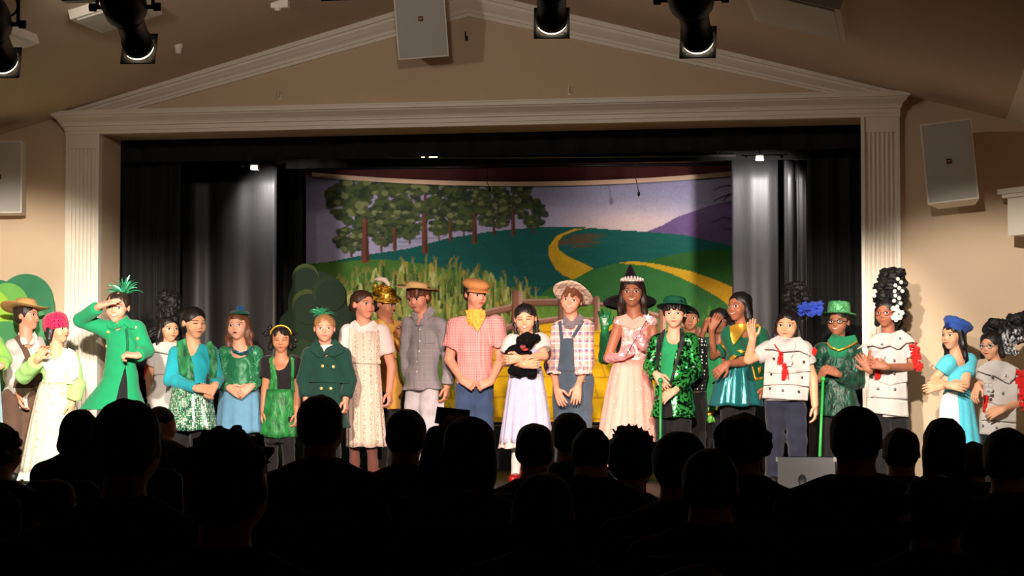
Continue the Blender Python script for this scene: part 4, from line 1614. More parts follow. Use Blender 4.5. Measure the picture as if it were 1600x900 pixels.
    def top(s, name, mat, hem, sl=(1.0, 1.0), inf=0.014, sr=0.016, flare=None, neck=0.06, wr=(0.006, 30), h=0.0105, key=None, end_r=None, extra=None, v_neck=None, seed=1, cuff_flare=0.0, neck_drop=0.03, flare_dx=0):
        """shirt, jacket, coat: torso plus sleeves, cut off at the hem row (pixels)"""
        v = Vox(h)
        s.torso(v, inf)
        zh = s.zrow(hem)
        if zh < s.hip[2]:
            e = s.hip.copy()
            e[2] = zh - 0.10
            e = e + s.lat * (flare_dx * s.mpp)
            r1 = (flare * s.mpp) if flare else s.hw + inf + 0.01
            v.cap(s.hip + (0, 0, 0.02), e, s.hw + inf, r1 + (r1 - s.hw - inf) * 0.10 / max(0.05, s.hip[2] - zh), k=0.04, flat=(s.fwd, 0.78))
        for i in (0, 1):
            if sl[i] is None or sl[i] <= 0:
                continue
            a = s.sc * s.thick
            t = sl[i]
            r0, r1, r2 = 0.044 * a + sr, 0.036 * a + sr, 0.027 * a + sr + cuff_flare
            if t <= 1:
                e = s.sh[i] + (s.el[i] - s.sh[i]) * t
                d = nrm(s.el[i] - s.sh[i])
                v.cap(s.sh[i], e + d * 0.05, r0, (end_r or (r0 + (r1 - r0) * t)), k=0.03, cut=(e, d))
            else:
                v.cap(s.sh[i], s.el[i], r0, r1, k=0.03)
                e = s.el[i] + (s.wr[i] - s.el[i]) * (t - 1)
                d = nrm(s.wr[i] - s.el[i])
                v.cap(s.el[i], e + d * 0.05, r1, (end_r or (r1 + (r2 - r1) * (t - 1))), k=0.015, cut=(e, d))
        if extra:
            extra(v)
        v.half((0, 0, zh), (0, 0, -1))
        if neck:
            v.ell(s.neck + s.fwd * 0.028 + (0, 0, 0.02 - neck_drop), (neck, neck, neck * 1.15), None, 0.006, 's')
        if v_neck:
            v.wedge([(s.L(q)[0], s.L(q)[2]) for q in v_neck], s.mid[1] + 0.0)
        if wr:
            v.post = wrinkle(seed, wr[0], wr[1], (1, 1, 0.55))
        g = v.run()
        s.m[key or name] = g
        return s.add(name, g, mat)

    def zrow(s, py):
        p = at(s.hipx, py, s.Y)
        return p[2]

    def trousers(s, mat, waist, end=0.05, inf=0.016, name='trousers', wr=(0.007, 32), r=None, key='trousers', h=0.0115, seed=3):
        v = Vox(h)
        a = s.sc * s.thick
        zw = s.zrow(waist)
        c2 = s.mid * 0.42 + s.hip * 0.58
        v.cap(c2, s.hip, s.w * 0.70 + inf * 0.3, s.hw + inf * 0.45, k=0.04, flat=(s.fwd, 0.74))
        rr = r or (0.074, 0.060, 0.052)
        for i in (0, 1):
            v.cap(s.hj[i], s.kn[i], rr[0] * a + inf, rr[1] * a + inf * 0.5, k=0.03)
            e = s.an[i].copy()
            v.cap(s.kn[i], e - (0, 0, 0.05), rr[1] * a + inf * 0.5, rr[2] * a + inf * 0.5, k=0.02)
        v.half((0, 0, zw), (0, 0, 1))
        v.half((0, 0, end), (0, 0, -1))
        if wr:
            v.post = wrinkle(seed, wr[0], wr[1], (0.7, 0.7, 1))
        g = v.run()
        s.m[key] = g
        return s.add(name, g, mat)

    def shoes(s, mat=None, size=1.0):
        for i in (0, 1):
            v = Vox(0.011)
            a = s.sc * size
            v.cap(s.ft[i] - s.fwd * 0.035 + (0, 0, 0.040), s.ft[i] + s.fwd * 0.125 * a + (0, 0, 0.034), 0.042 * a, 0.036 * a, k=0.01)
            v.cap(s.ft[i] - s.fwd * 0.03 + (0, 0, 0.05), s.ft[i] - s.fwd * 0.02 + (0, 0, 0.09), 0.044 * a, 0.042 * a, k=0.02)
            v.half((0, 0, 0.002), (0, 0, -1))
            v.half((0, 0, 0.10), (0, 0, 1))
            s.add('shoe', v.run(), mat or BLK)

    def skirt(s, name, mat, top, bot, n=14, amp=0.06, ry=0.78, pw=1.0, twist=0.0, parent=None, seed=0, over=0.0, arc=None, dy=0.0):
        """top, bot: (px centre, py, half width px); pleated cloth with an inner face"""
        r = random.Random(seed)
        a, b = s.L((top[0], top[1], dy)), s.L((bot[0], bot[1], dy))
        r0, r1 = top[2] * s.mpp, bot[2] * s.mpp
        nz, nt = 12, max(72, n * 7)
        ph = [r.uniform(0, 6.28) for _ in range(4)]
        V, Fs = [], []
        a0, a1 = (0, 2 * math.pi) if arc is None else arc
        cl = arc is None
        for side in (0, 1):
            for j in range(nz + 1):
                t = j / nz
                c = a + (b - a) * t
                rad = r0 + (r1 - r0) * (t ** pw) - (0.005 if side else 0) + over
                for i in range(nt if cl else nt + 1):
                    th = a0 + (a1 - a0) * i / nt
                    f = 1 + amp * (0.25 + 0.75 * t) * (math.sin(n * th + ph[0] + twist * t) + 0.45 * math.sin((n * 0.5 + 1) * th + ph[1] + 1.5 * t) + 0.3 * math.sin(3 * th + ph[2]))
                    p = c + s.lat * (rad * f * math.cos(th)) - s.fwd * (rad * f * ry * math.sin(th))
                    p = p + np.array((0, 0, 0.006 * math.sin(n * th * 0.5 + ph[3]) * t))
                    V.append(p)
        nn = nt if cl else nt + 1
        m = nn * (nz + 1)
        g = lambda i, j: j * nn + i % nn
        for j in range(nz):
            for i in range(nt):
                Fs.append((g(i, j), g(i, j + 1), g(i + 1, j + 1), g(i + 1, j))[::-1])
                Fs.append((m + g(i, j), m + g(i + 1, j), m + g(i + 1, j + 1), m + g(i, j + 1))[::-1])
        for i in range(nt):
            Fs.append((g(i, nz), m + g(i, nz), m + g(i + 1, nz), g(i + 1, nz))[::-1])
        if cl:
            Fs.append(tuple(g(i, 0) for i in range(nt)))
        V = np.array(V)
        Fs = [f[::-1] for f in Fs]
        tri = [f for f in Fs if len(f) == 4]
        s.m[name] = (V, np.array(tri))
        o = link(name, mesh_np(name, V, Fs, mat), parent or s.root)
        return o

    def drape(s, name, keys, pts, mat, t=0.006, parent=None, step=3.0, back=0.004, label=None):
        """pts: polygon in pixels of the photograph, laid on the clothing meshes named by keys"""
        bv = s.bvh(keys)
        o = CAM - s.base

        def tr(px, py):
            d = nrm(ray(px, py))
            return o, d
        g = drape_mesh(bv, pts, tr, t, step, back)
        if g is None:
            return None
        ob = link(name, mesh_np(name, g[0], g[1], mat), parent or s.root)
        if label:
            ob['label'] = label
        return ob

    def surf(s, keys, px, py, t=0.0):
        o = CAM - s.base
        d = nrm(ray(px, py))
        h = s.bvh(keys).ray_cast(Vector(o), Vector(d))
        return None if h[0] is None else np.array(h[0]) - d * t

    def buttons(s, keys, pts, mat, r=1.7, name='button', parent=None, lift=0.004):
        bv = s.bvh(keys)
        o = CAM - s.base
        for (px, py) in pts:
            d = nrm(ray(px, py))
            h = bv.ray_cast(Vector(o), Vector(d))
            if h[0] is None:
                continue
            c = np.array(h[0]) - d * lift
            rr = r * s.mpp
            nn = np.array(h[1])
            if nn @ d > 0:
                nn = -nn
            M = Matrix.Translation(Vector(c)) @ Vector(nn).to_track_quat('Z', 'Y').to_matrix().to_4x4()
            s.mb(name, MB().lathe([(rr * 0.9, -0.004), (rr, 0.0), (rr, 0.004), (rr * 0.6, 0.007), (rr * 0.15, 0.006)], M, 12), mat, parent)

    def glasses(s, mat, r=0.088):
        m = MB()
        for q in (-1, 1):
            ring = [s.H(q * 0.15 + r * math.cos(a), -0.43 + 0.05 * abs(math.cos(a)) * 0.3, 0.0 + r * 0.85 * math.sin(a)) for a in np.linspace(0, 2 * math.pi, 17)]
            m.tube(ring, 0.0022, 6)
            m.tube([s.H(q * 0.238, -0.42, 0.02), s.H(q * 0.33, -0.2, 0.02), s.H(q * 0.35, 0.06, 0.01)], 0.002, 6)
        m.tube([s.H(-0.062, -0.44, 0.015), s.H(0, -0.46, 0.03), s.H(0.062, -0.44, 0.015)], 0.002, 6)
        s.mb('glasses', m, mat)

    # ------------------------------------------------------------ hair
    def hairdo(s, style, col, seed=1, name='hair', noise=0.006, h=0.0078, fringe=None):
        v = Vox(h)
        hh = s.hh
        E = lambda c, r, k=0.05, mode='u': v.ell(s.H(*c), np.array(r) * hh * np.array((HXS, 1, 1)), s.R, k * hh, mode)
        Cp = lambda a, b, ra, rb, k=0.08: v.cap(s.H(*a), s.H(*b), ra * hh, rb * hh, k=k * hh)
        full = 1.0
        E((0, 0.075, 0.155), (0.37, 0.435, 0.385))
        if style in ('short', 'curly', 'cropped'):
            E((0, 0.20, -0.06), (0.33, 0.27, 0.26), 0.1)
            for q in (-1, 1):
                Cp((q * 0.325, -0.04, 0.10), (q * 0.335, -0.03, -0.06), 0.05, 0.03)
        if style in ('bob', 'long', 'pony', 'braids', 'wavy'):
            E((0, 0.18, -0.10), (0.36, 0.30, 0.34), 0.12)
            if style in ('bob', 'long', 'wavy'):
                for q in (-1, 1):
                    Cp((q * 0.30, 0.02, 0.10), (q * 0.36, 0.06, -0.38), 0.10, 0.12, 0.1)
                    if style != 'bob':
                        Cp((q * 0.34, 0.08, -0.35), (q * 0.40, 0.10, -0.85), 0.13, 0.09, 0.12)
                        Cp((q * 0.15, 0.24, -0.3), (q * 0.2, 0.26, -1.0), 0.18, 0.12, 0.15)
        if style == 'bun':
            E((0, 0.18, -0.06), (0.33, 0.27, 0.26), 0.1)
        face_r = {'short': (0.29, 0.33, 0.42), 'cropped': (0.30, 0.33, 0.44), 'curly': (0.28, 0.30, 0.38)}.get(style, (0.285, 0.32, 0.44))
        E((0, -0.475, -0.12), face_r, 0.02, 's')
        E((0, -0.30, -0.42), (0.25, 0.33, 0.36), 0.02, 's')
        for q in (-1, 1):
            if style in ('short', 'pony', 'braids', 'bun', 'cropped', 'curly'):
                E((q * 0.36, 0.03, -0.05), (0.075, 0.10, 0.12), 0.02, 's')
        v2 = None
        if style == 'pony':
            Cp((0, 0.42, 0.05), (0.0, 0.50, -0.5), 0.13, 0.09, 0.1)
            Cp((0, 0.50, -0.5), (0.0, 0.45, -0.85), 0.09, 0.04, 0.1)
        if style == 'bun':
            E((0, 0.53, -0.06), (0.17, 0.14, 0.17), 0.05)
        if style == 'braids':
            for q in (-1, 1):
                p = np.array((q * 0.34, 0.06, -0.12))
                for i in range(9):
                    E(p + (q * 0.004 * i + 0.018 * (-1) ** i, -0.012 * i, -0.085 * i), (0.075 - 0.003 * i, 0.07, 0.065), 0.03)
        if style == 'curly':
            r = random.Random(seed)
            for i in range(60):
                a, b = r.uniform(0, 6.28), r.uniform(-0.1, 1.2)
                E((0.36 * math.cos(a) * math.cos(b), 0.09 + 0.42 * math.sin(a) * math.cos(b) if math.sin(a) > -0.75 else -0.28, 0.13 + 0.36 * math.sin(b)), (0.08, 0.08, 0.08), 0.03)
        if fringe:
            for (x0, x1, z0) in fringe:
                Cp(((x0 + x1) / 2, -0.22, 0.40), ((x0 + x1) / 2, -0.36, z0), abs(x1 - x0) / 2, abs(x1 - x0) / 2.6, 0.06)
        v.post = wrinkle(seed, noise * s.sc, 60, (1, 1, 0.35))
        g = v.run()
        s.m['hair'] = g
        return s.add(name, g, HAIR[col] if isinstance(col, str) else col)

    def hm(s, off=(0, 0, 0), tilt=(0, 0, 0)):
        """matrix from head units (x right, y back, z up) to the person's space, for hats"""
        R3 = s.R @ np.array((Matrix.Rotation(math.radians(tilt[2]), 3, 'Z') @ Matrix.Rotation(math.radians(tilt[0]), 3, 'X') @ Matrix.Rotation(math.radians(tilt[1]), 3, 'Y')))
        M = Matrix.Identity(4)
        o = s.H(*off)
        for i in range(3):
            for j in range(3):
                M[i][j] = R3[i, j] * s.hh * (1.07 if j < 2 else 1.0)
            M[i][3] = o[i]
        return M

    def hat(s, name, prof, mat, off=(0, 0.05, 0.3), tilt=(0, 0, 0), ell=(1, 1), warp=None, seg=48, parent=None):
        return s.mb(name, MB().lathe(prof, s.hm(off, tilt), seg, ell, warp), mat, parent)

    def puff(s, name, mat, balls, seed=1, noise=0.01, h=0.008, freq=90, parent=None, k=0.012):
        """fluffy mass in space: balls = [(point, radius)]"""
        v = Vox(h)
        for p, r in balls:
            v.ell(p, r, None, k)
        v.post = wrinkle(seed, noise, freq)
        return s.add(name, v.run(), mat, parent)

    def tinsel(s, name, mat, at_px, n, ln, seed=1, lo=0.1, w=0.006, droop=0.5, dy=-0.02):
        r = random.Random(seed)
        o = s.L((at_px[0], at_px[1], dy))
        V, Fs = [], []
        for i in range(n):
            a = r.uniform(0, 6.28)
            el = r.uniform(lo, 1.5)
            d = np.array((math.cos(a) * math.cos(el), math.sin(a) * math.cos(el) * 0.7, math.sin(el)))
            L_ = ln * r.uniform(0.55, 1.0) * s.mpp
            side = nrm(np.cross(d, (r.uniform(-1, 1), r.uniform(-1, 1), 0.3)))
            b = len(V)
            for j in range(6):
                t = j / 5
                p = o + d * L_ * t + np.array((0, 0, -droop * L_ * t ** 3)) + side * 0.004 * math.sin(6 * t + i)
                ww = w * (1 - 0.7 * t)
                V += [p - side * ww, p + side * ww]
            for j in range(5):
                Fs.append((b + 2 * j, b + 2 * j + 1, b + 2 * j + 3, b + 2 * j + 2))
        ob = link(name, mesh_np(name, np.array(V), Fs, mat, smooth=False), s.root)
        ob['kind'] = 'stuff'
        return ob

    def tassel(s, name, mat, px, py, ln, w, dy=-0.0, keys=None, seed=1, parent=None):
        p = s.surf(keys, px, py, 0.02) if keys else None
        if p is None:
            p = s.L((px, py, dy))
        r = random.Random(seed)
        m = MB()
        W, L_ = w * s.mpp, ln * s.mpp
        m.sphere(tuple(p), (W * 0.35, W * 0.35, W * 0.4))
        for i in range(16):
            a = 2 * math.pi * i / 16
            q = r.uniform(0.35, 1)
            ex = np.array((math.cos(a) * W * 0.5 * q, math.sin(a) * W * 0.3 * q, -L_ * r.uniform(0.85, 1.0)))
            m.tube([p, p + ex * np.array((0.8, 0.8, 0.3)), p + ex * np.array((0.95, 0.95, 0.7)), p + ex], [0.004, 0.0065, 0.0065, 0.005], 5)
        return s.mb(name, m, mat, parent)


def shirt_collar(p, mat, parent=None, h=0.052, r=0.070, open_w=0.035):
    """a stand-and-fall collar round the neck, open at the front"""
    v = Vox(0.0075)
    ax = nrm(p.H(0, 0.06, -0.22) - p.neck)
    a, b = p.neck - ax * 0.022, p.neck + ax * h * 0.55
    v.cap(a, b, r + 0.018, r - 0.004, k=0.005)
    v.half(b + ax * 0.012 - p.fwd * 0.02, ax * 1.0 + p.fwd * 0.35)
    v.half(a - ax * 0.03, -ax)
    v.cap(a - ax * 0.1, b + ax * 0.2, r - 0.010, r - 0.012, k=0.004, mode='s')
    q = p.neck + p.fwd * (r + 0.01)
    w = open_w
    v.wedge([(q[0] - w, q[2] + 0.09), (q[0] + w, q[2] + 0.09), (q[0] + 0.004, q[2] - 0.05), (q[0] - 0.004, q[2] - 0.05)], p.neck[1])
    v.post = wrinkle(3, 0.002, 40)
    return p.add('collar_stand', v.run(), mat, parent)


def make(label, **kw):
    h = kw.get('hip')
    Person.hipx = h[0]
    p = Person(label, **kw)
    p.hipx = h[0]
    return p


def collar_pts(cx, y, w, d, s=1):
    return [(cx, y), (cx + s * w, y - d * 0.35), (cx + s * w * 0.9, y + d * 0.45), (cx + s * w * 0.35, y + d)]

# ---------------------------------------------------------------- the cast, left to right
GOLD = plain('gold_trim', S(226, 176, 60), 0.35, 0.6, var=0.15)
GOLDBTN = plain('gold_button', S(236, 208, 130), 0.3, 0.5, var=0.1)
WHITEC = cloth('white_cloth', S(216, 212, 206))
RED = cloth('red_yarn', S(206, 26, 22), fold=0.6)
NAVY = cloth('navy_trousers', S(34, 38, 54))
BLACKC = cloth('black_cloth', S(24, 23, 25))
SILVER = plain('silver_stud', S(150, 152, 156), 0.3, 0.8)
DARKSTUD = plain('dark_stud', S(70, 66, 64), 0.35, 0.6)
BLACKHAIRWIG = plain('black_wig', S(20, 18, 19), 0.6, var=0.4, scale=60)
FLOWERW = plain('white_flower', S(200, 198, 194), 0.6, var=0.06)
CARD = cloth('white_card_costume', S(196, 190, 186), fold=0.15, var=0.05)
up3 = np.array((0, 0, 1.0))
CAMD = (0.2, -1, 0.1)



# 1 cut by the left edge: green blouse, pale blue skirt
p = make('child in a light green blouse and pale blue skirt cut by the left picture edge', Y=-1.2, head=(-26, 476, 514), hip=(-22, 610), sh=((-44, 534), (-4, 534)),
         el=((-50, 575, 0.0), (8, 562, -0.06)), wr=((-40, 600, -0.12), (2, 572, -0.20)), tip=((-30, 606, -0.16), (-10, 574, -0.24)), yaw=25, skin='fair', hair='brown')
p.hairdo('bob', 'brown')
p.top('blouse', cloth('lime_blouse', S(150, 214, 96)), 600, (1.75, 1.75), sr=0.026)
p.skirt('skirt', cloth('pale_blue_skirt', S(176, 214, 236)), (-22, 588, 22), (-24, 735, 32), 12, 0.05)
p.shoes()

# 2 boy, straw hat, grey shirt, brown overalls
p = make('boy in a tan straw hat, grey shirt and brown overalls near the left edge', Y=-0.72, head=(42, 472, 515), hip=(30, 622), sh=((18, 540, -0.10), (62, 536, 0.06)),
         el=((14, 588, -0.04), (72, 585, 0.02)), wr=((30, 618, -0.10), (66, 615, -0.05)), tip=((36, 640, -0.12), (64, 640, -0.05)), yaw=62, pitch=-3, skin='rosy', hair='dkbrown', hdy=-0.02, curl=(0.4, 0.4))
p.hairdo('short', 'dkbrown')
p.top('shirt', cloth('grey_shirt', S(206, 200, 194)), 640, (1.9, 1.9), sr=0.018, wr=(0.008, 34))
BRN = cloth('brown_overalls', S(98, 74, 60))
tr = p.trousers(BRN, 600, r=(0.086, 0.076, 0.07))
shirt_collar(p, cloth('grey_shirt', S(206, 200, 194)))
p.drape('overall_bib', ['shirt'], [(38, 560), (52, 556), (64, 560), (66, 606), (20, 606), (24, 590)], BRN, 0.010, tr)
p.drape('overall_strap', ['shirt'], [(22, 527), (29, 523), (42, 542), (50, 560), (40, 562), (34, 546)], BRN, 0.012, tr)
for pts in ([(28, 520), (36, 516), (42, 524), (38, 531), (30, 526)], [(48, 524), (54, 518), (60, 528), (54, 533)]):
    p.drape('collar', ['shirt'], pts, cloth('grey_shirt', S(206, 200, 194)), 0.012)
p.shoes()
STRAW = plain('straw_tan', S(214, 166, 104), 0.8, var=0.25, scale=140, bump=0.4, stretch=(1, 1, 4))
sag_w = lambda x, y, z, a, r: (x, y, z - (0.25 * max(0, r - 0.36) ** 1 * abs(math.sin(a)) * 0.0) + (0.16 * max(0, r - 0.36) * math.cos(2 * a)))
p.hat('straw_hat', [(0.40, 0.0), (0.62, -0.02), (0.86, 0.03), (0.87, 0.045), (0.62, 0.01), (0.42, 0.03), (0.41, 0.10), (0.385, 0.24), (0.33, 0.33), (0.2, 0.335), (0.12, 0.30), (0.02, 0.30)], STRAW, (0, 0.05, 0.27), (-4, 10, -30), (0.95, 1.0), sag_w)

# 3 girl, pink crochet cap, cream apron
LIME = cloth('pale_green_dress', S(168, 222, 128))
APRONM = floral('cream_apron_print', S(206, 200, 178), S(168, 148, 124), S(196, 188, 166), 9.0, 26.0, 0.30)
p = make('girl in a bright pink crochet cap and long cream apron over a pale green dress', Y=-1.12, head=(90, 492, 535), hip=(86, 620), sh=((62, 560, -0.06), (112, 558, 0.04)),
         el=((37, 588, -0.08), (120, 602, 0.0)), wr=((60, 560, -0.24), (112, 632, -0.04)), tip=((72, 538, -0.26), (110, 655, -0.06)), yaw=52, skin='east', hair='black', palm=((0.6, -0.6, 0.2), None), curl=(0.35, 0.4))
p.hairdo('bob', 'black')
p.top('blouse', LIME, 625, (1.8, 1.8), sr=0.03, inf=0.018, wr=(0.008, 34))
dr_ = p.skirt('dress', LIME, (86, 600, 21), (78, 757, 41), 14, 0.03, pw=0.8)
ap = p.skirt('apron', APRONM, (88, 597, 25), (79, 738, 47), 16, 0.03, pw=0.8, seed=2)
p.skirt('apron_ruffle', WHITEC, (79, 736, 47), (79, 749, 51), 26, 0.04, seed=3, parent=ap)
p.drape('apron_bib', ['blouse'], [(76, 546), (92, 541), (108, 546), (114, 600), (70, 600)], APRONM, 0.012, ap)
for pts in ([(56, 548), (66, 540), (78, 546), (80, 575), (72, 582), (64, 566)], [(106, 543), (116, 548), (124, 566), (122, 590), (112, 596), (109, 568)]):
    p.drape('shoulder_ruffle', ['blouse'], pts, WHITEC, 0.022, ap)
PINK = plain('pink_crochet', S(232, 52, 96), 0.85, var=0.2, scale=120, bump=0.6)
n_ = N('pink_crochet_holes')
hol = n_.math('LESS_THAN', n_.vor(62.0, rnd=0.6), 0.36)
n_.bump(n_.noise(200, 2), 0.5, 0.01)
PINKH = n_.set(n_.mix(hol, S(222, 40, 86), S(100, 8, 32)), 0.85, 0, 0.2, 0.2)
cp = p.hat('crochet_cap', [(0.40, -0.13), (0.43, -0.12), (0.455, 0.05), (0.46, 0.20), (0.41, 0.38), (0.28, 0.50), (0.12, 0.545), (0.02, 0.55)], PINKH, (0, 0.07, 0.06), (-14, 0, 0), (0.90, 1.03))
c_ = p.H(0.22, -0.30, 0.34)
m = MB()
for a in range(5):
    m.sphere(tuple(c_ + p.R @ np.array((0.055 * math.cos(a * 1.257), -0.03, 0.05 * math.sin(a * 1.257))) * p.hh), 0.011)
p.mb('cap_flower', m, plain('pale_pink', S(248, 176, 186), 0.6), cp)
p.shoes()

# 4 girl in the green coat shading her eyes
GREENCOAT = cloth('emerald_coat', S(22, 142, 92), var=0.08, fold=0.25)
p = make('girl in a long emerald green coat shading her eyes with one hand', Y=-0.95, head=(184, 456, 503), hip=(188, 596), sh=((163, 512, 0.02), (217, 512, -0.02)),
         el=((126, 500, -0.06), (229, 548, -0.02)), wr=((156, 478, -0.19), (214, 556, -0.16)), tip=((196, 464, -0.19), (190, 553, -0.20)), yaw=-18, pitch=6, roll=4, skin='rosy', hair='dkbrown',
         palm=((0.0, 0.45, -0.9), (0.1, 0.4, -0.9)), curl=(0.12, 0.95), mouth='smile')
p.hairdo('bun', 'dkbrown')
ct = p.top('coat', GREENCOAT, 640, (1.86, 1.86), inf=0.022, sr=0.020, flare=53, flare_dx=-11, neck=0.055, wr=(0.005, 26), seed=4)
p.drape('trousers_gap', ['coat'], [(196, 570), (199, 600), (200, 640), (178, 640), (186, 605)], BLACKC, 0.003, ct)
p.drape('front_edge_shade', ['coat'], [(199, 512), (202, 535), (200, 560), (197, 572), (196, 560), (197, 535), (195, 514)], cloth('emerald_shadow', S(14, 96, 62)), 0.006, ct)  # shade along the coat's front edge, put in as a darker green strip
for pts in ([(172, 500), (184, 506), (179, 516), (168, 512), (166, 505)], [(193, 506), (206, 499), (214, 506), (210, 514), (202, 514)]):
    p.drape('coat_collar', ['coat', 'body'], pts, GREENCOAT, 0.014, ct)
shirt_collar(p, GREENCOAT, ct, r=0.074)
p.buttons(['coat'], [(169, 519), (166, 541), (163, 559), (212, 511), (215, 529)], GOLDBTN, 2.6, parent=ct)
p.trousers(BLACKC, 634, r=(0.066, 0.056, 0.05))
p.shoes()
TINS = plain('green_tinsel', S(70, 170, 126), 0.3, 0.5, var=0.5, scale=90)
p.tinsel('tinsel_headpiece', TINS, (194, 460), 60, 44, 2, w=0.009, droop=0.3, lo=0.35)

# 5 white costume, black fluffy wig, behind
def wig_tall(p, name, px, y_top, y_bot, w, seed, mat=BLACKHAIRWIG, dy=0.0, n=70, lean=0.0, rr=(0.028, 0.046)):
    r = random.Random(seed)
    balls = []
    for i in range(n):
        t = r.random()
        y = y_bot + (y_top - y_bot) * t
        ww = w * (0.8 + 0.3 * math.sin(math.pi * min(1, t * 1.1)))
        a = r.uniform(0, 6.28)
        q = math.sqrt(r.random())
        c = p.L((px + lean * t + ww * q * math.cos(a), y, dy)) + np.array((0, ww * p.mpp * q * math.sin(a), 0))
        balls.append((c, r.uniform(*rr)))
    c0, c1 = p.L((px, y_bot, dy)), p.L((px + lean, y_top + (y_bot - y_top) * 0.15, dy))
    for k in range(4):
        balls.append((c0 + (c1 - c0) * k / 3, w * p.mpp * 0.75))
    return p.puff(name, mat, balls, seed, 0.012, 0.009, 110)


def tin_costume(p, hem, sl, bands, studs, cape=None, sil=None, mat=CARD):
    t_ = p.top('card_tunic', mat, hem, sl, inf=0.026, sr=0.024, neck=0.062, wr=(0.003, 18), seed=6)
    for i, pts in enumerate(bands):
        p.drape('card_plate', ['card_tunic'], pts, mat, 0.012 + 0.006 * i, t_, step=4.0)
    if cape:
        for pts in cape:
            p.drape('card_cape', ['card_tunic', 'body'], pts, mat, 0.034, t_, step=4.0)
    keys = ['card_tunic']
    p.buttons(keys, studs, sil or DARKSTUD, 1.9, 'stud', t_, 0.034)
    return t_


p = make('child in a white card costume and tall black fluffy wig behind the girl in turquoise', Y=0.28, head=(264, 494, 533), hip=(256, 620), sh=((246, 545), (284, 545)),
         el=((233, 588, 0.0), (294, 590)), wr=((234, 622, -0.02), (292, 620)), tip=((236, 645, -0.02), (292, 640)), yaw=25, pitch=4, skin='east', hair='black')
p.hairdo('long', 'black')
t_ = tin_costume(p, 650, (0.62, 0.62), [[(240, 556), (290, 556), (290, 584), (241, 586)], [(241, 590), (290, 590), (290, 650), (240, 650)]], [], [[(232, 548), (240, 536), (256, 534), (276, 536), (276, 556), (256, 552)]])
wig_tall(p, 'tall_wig', 263, 458, 500, 15, 3, dy=-0.0)
p.puff('wig_side', BLACKHAIRWIG, [(p.L((236 + dx, 520 + dyy, 0.05)), 0.035) for dx, dyy in ((0, 0), (6, -6), (-4, 6), (8, 4))], 4, 0.012, 0.009, 110)
p.tassel('red_tassel', RED, 230, 574, 20, 10, 0.0, seed=2)
p.tassel('red_tassel', RED, 238, 540, 16, 8, -0.06, seed=3)
p.mb('bracelet', MB().tube([p.wr[0] + np.array((0.026 * math.cos(a), 0.026 * math.sin(a), 0.006)) for a in np.linspace(0, 6.283, 13)], 0.006, 6), WHITEC)
p.trousers(BLACKC, 630)
p.shoes()

# 6 girl in turquoise, green velvet waistcoat, scale sequin skirt
TURQ = cloth('turquoise_jersey', S(30, 158, 172), fold=0.45)
GVEL = velvet('green_velvet_vest', S(34, 118, 68))
p = make('girl in a turquoise top, green velvet waistcoat and fish-scale sequin skirt', Y=-0.42, head=(303, 481, 528), hip=(298, 622), sh=((273, 550, 0.03), (332, 548, -0.02)),
         el=((265, 594, 0.0), (340, 592, 0.0)), wr=((308, 607, -0.17), (336, 602, -0.14)), tip=((330, 608, -0.19), (326, 616, -0.19)), yaw=32, pitch=6, skin='east', hair='black', curl=(0.85, 0.85),
         palm=((0, 0.8, -0.5), (0, 0.9, -0.3)), eyes='closed')
p.hairdo('pony', 'black', noise=0.004)
p.top('jersey', TURQ, 622, (1.93, 1.9), inf=0.010, sr=0.013, neck=0.068, wr=(0.006, 40), seed=7)
vv = p.drape('waistcoat', ['jersey', 'body'], [(276, 534), (290, 528), (294, 545), (302, 570), (304, 596), (296, 594), (280, 584), (277, 560)], GVEL, 0.014)
p.drape('waistcoat_front', ['jersey', 'body'], [(322, 536), (330, 532), (337, 545), (340, 566), (338, 590), (330, 600), (326, 590), (328, 565)], GVEL, 0.014, vv)
n_ = N('scale_sequins')
rc = n_.vor(70.0, rnd=0.35, out='Color')
dd_ = n_.vor(70.0, rnd=0.35)
q_ = n_.n('ShaderNodeSeparateColor')
n_.l(rc, q_.inputs[0])
cc_ = n_.mix(n_.step(q_.outputs[0], 0.25, 0.8), S(84, 176, 124), S(228, 244, 222))
cc_ = n_.mix(n_.math('GREATER_THAN', dd_, 0.50), cc_, S(14, 70, 52))
n_.bump(q_.outputs[1], 0.6, 0.006)
SCALES = n_.set(cc_, 0.35, 0.2, 0, 0.6)
p.skirt('sequin_skirt', SCALES, (299, 598, 28), (299, 672, 40), 9, 0.05, pw=0.7)
p.trousers(BLACKC, 640, r=(0.075, 0.055, 0.045), name='leggings')
p.shoes()

# 7 girl, green sparkle top, blue skirt, tiny hat with pompom
n_ = N('green_sparkle_top')
x_, y_, z_ = n_.xyz()
spark = n_.math('MULTIPLY', n_.math('LESS_THAN', n_.vor(95.0), 0.22), n_.math('GREATER_THAN', n_.math('ADD', n_.math('ABSOLUTE', x_), n_.math('MULTIPLY', n_.noise(12), 0.08)), 0.135))
cc_ = n_.mix(n_.noise(14), S(22, 104, 66), S(40, 132, 86))
cc_ = n_.mix(spark, cc_, S(130, 240, 170))
n_.bump(n_.noise(30, 3, (1, 1, 0.5)), 0.4, 0.02)
SPARK = n_.set(cc_, 0.45, 0.15, 0.1, 0.5)
p = make('girl in a sparkling green top and light blue skirt with a tiny pompom hat', Y=-0.15, head=(372, 488, 531), hip=(374, 622), sh=((349, 550, 0.0), (402, 550, 0.0)),
         el=((346, 590, 0.02), (405, 592, 0.02)), wr=((358, 606, -0.15), (392, 604, -0.15)), tip=((376, 616, -0.19), (374, 616, -0.20)), yaw=-18, pitch=-2, roll=-4, skin='fair', hair='auburn', mouth='open', curl=(0.45, 0.45),
         palm=((0.2, 0.9, -0.2), (-0.2, 0.9, -0.2)))
p.hairdo('wavy', 'auburn', noise=0.008)
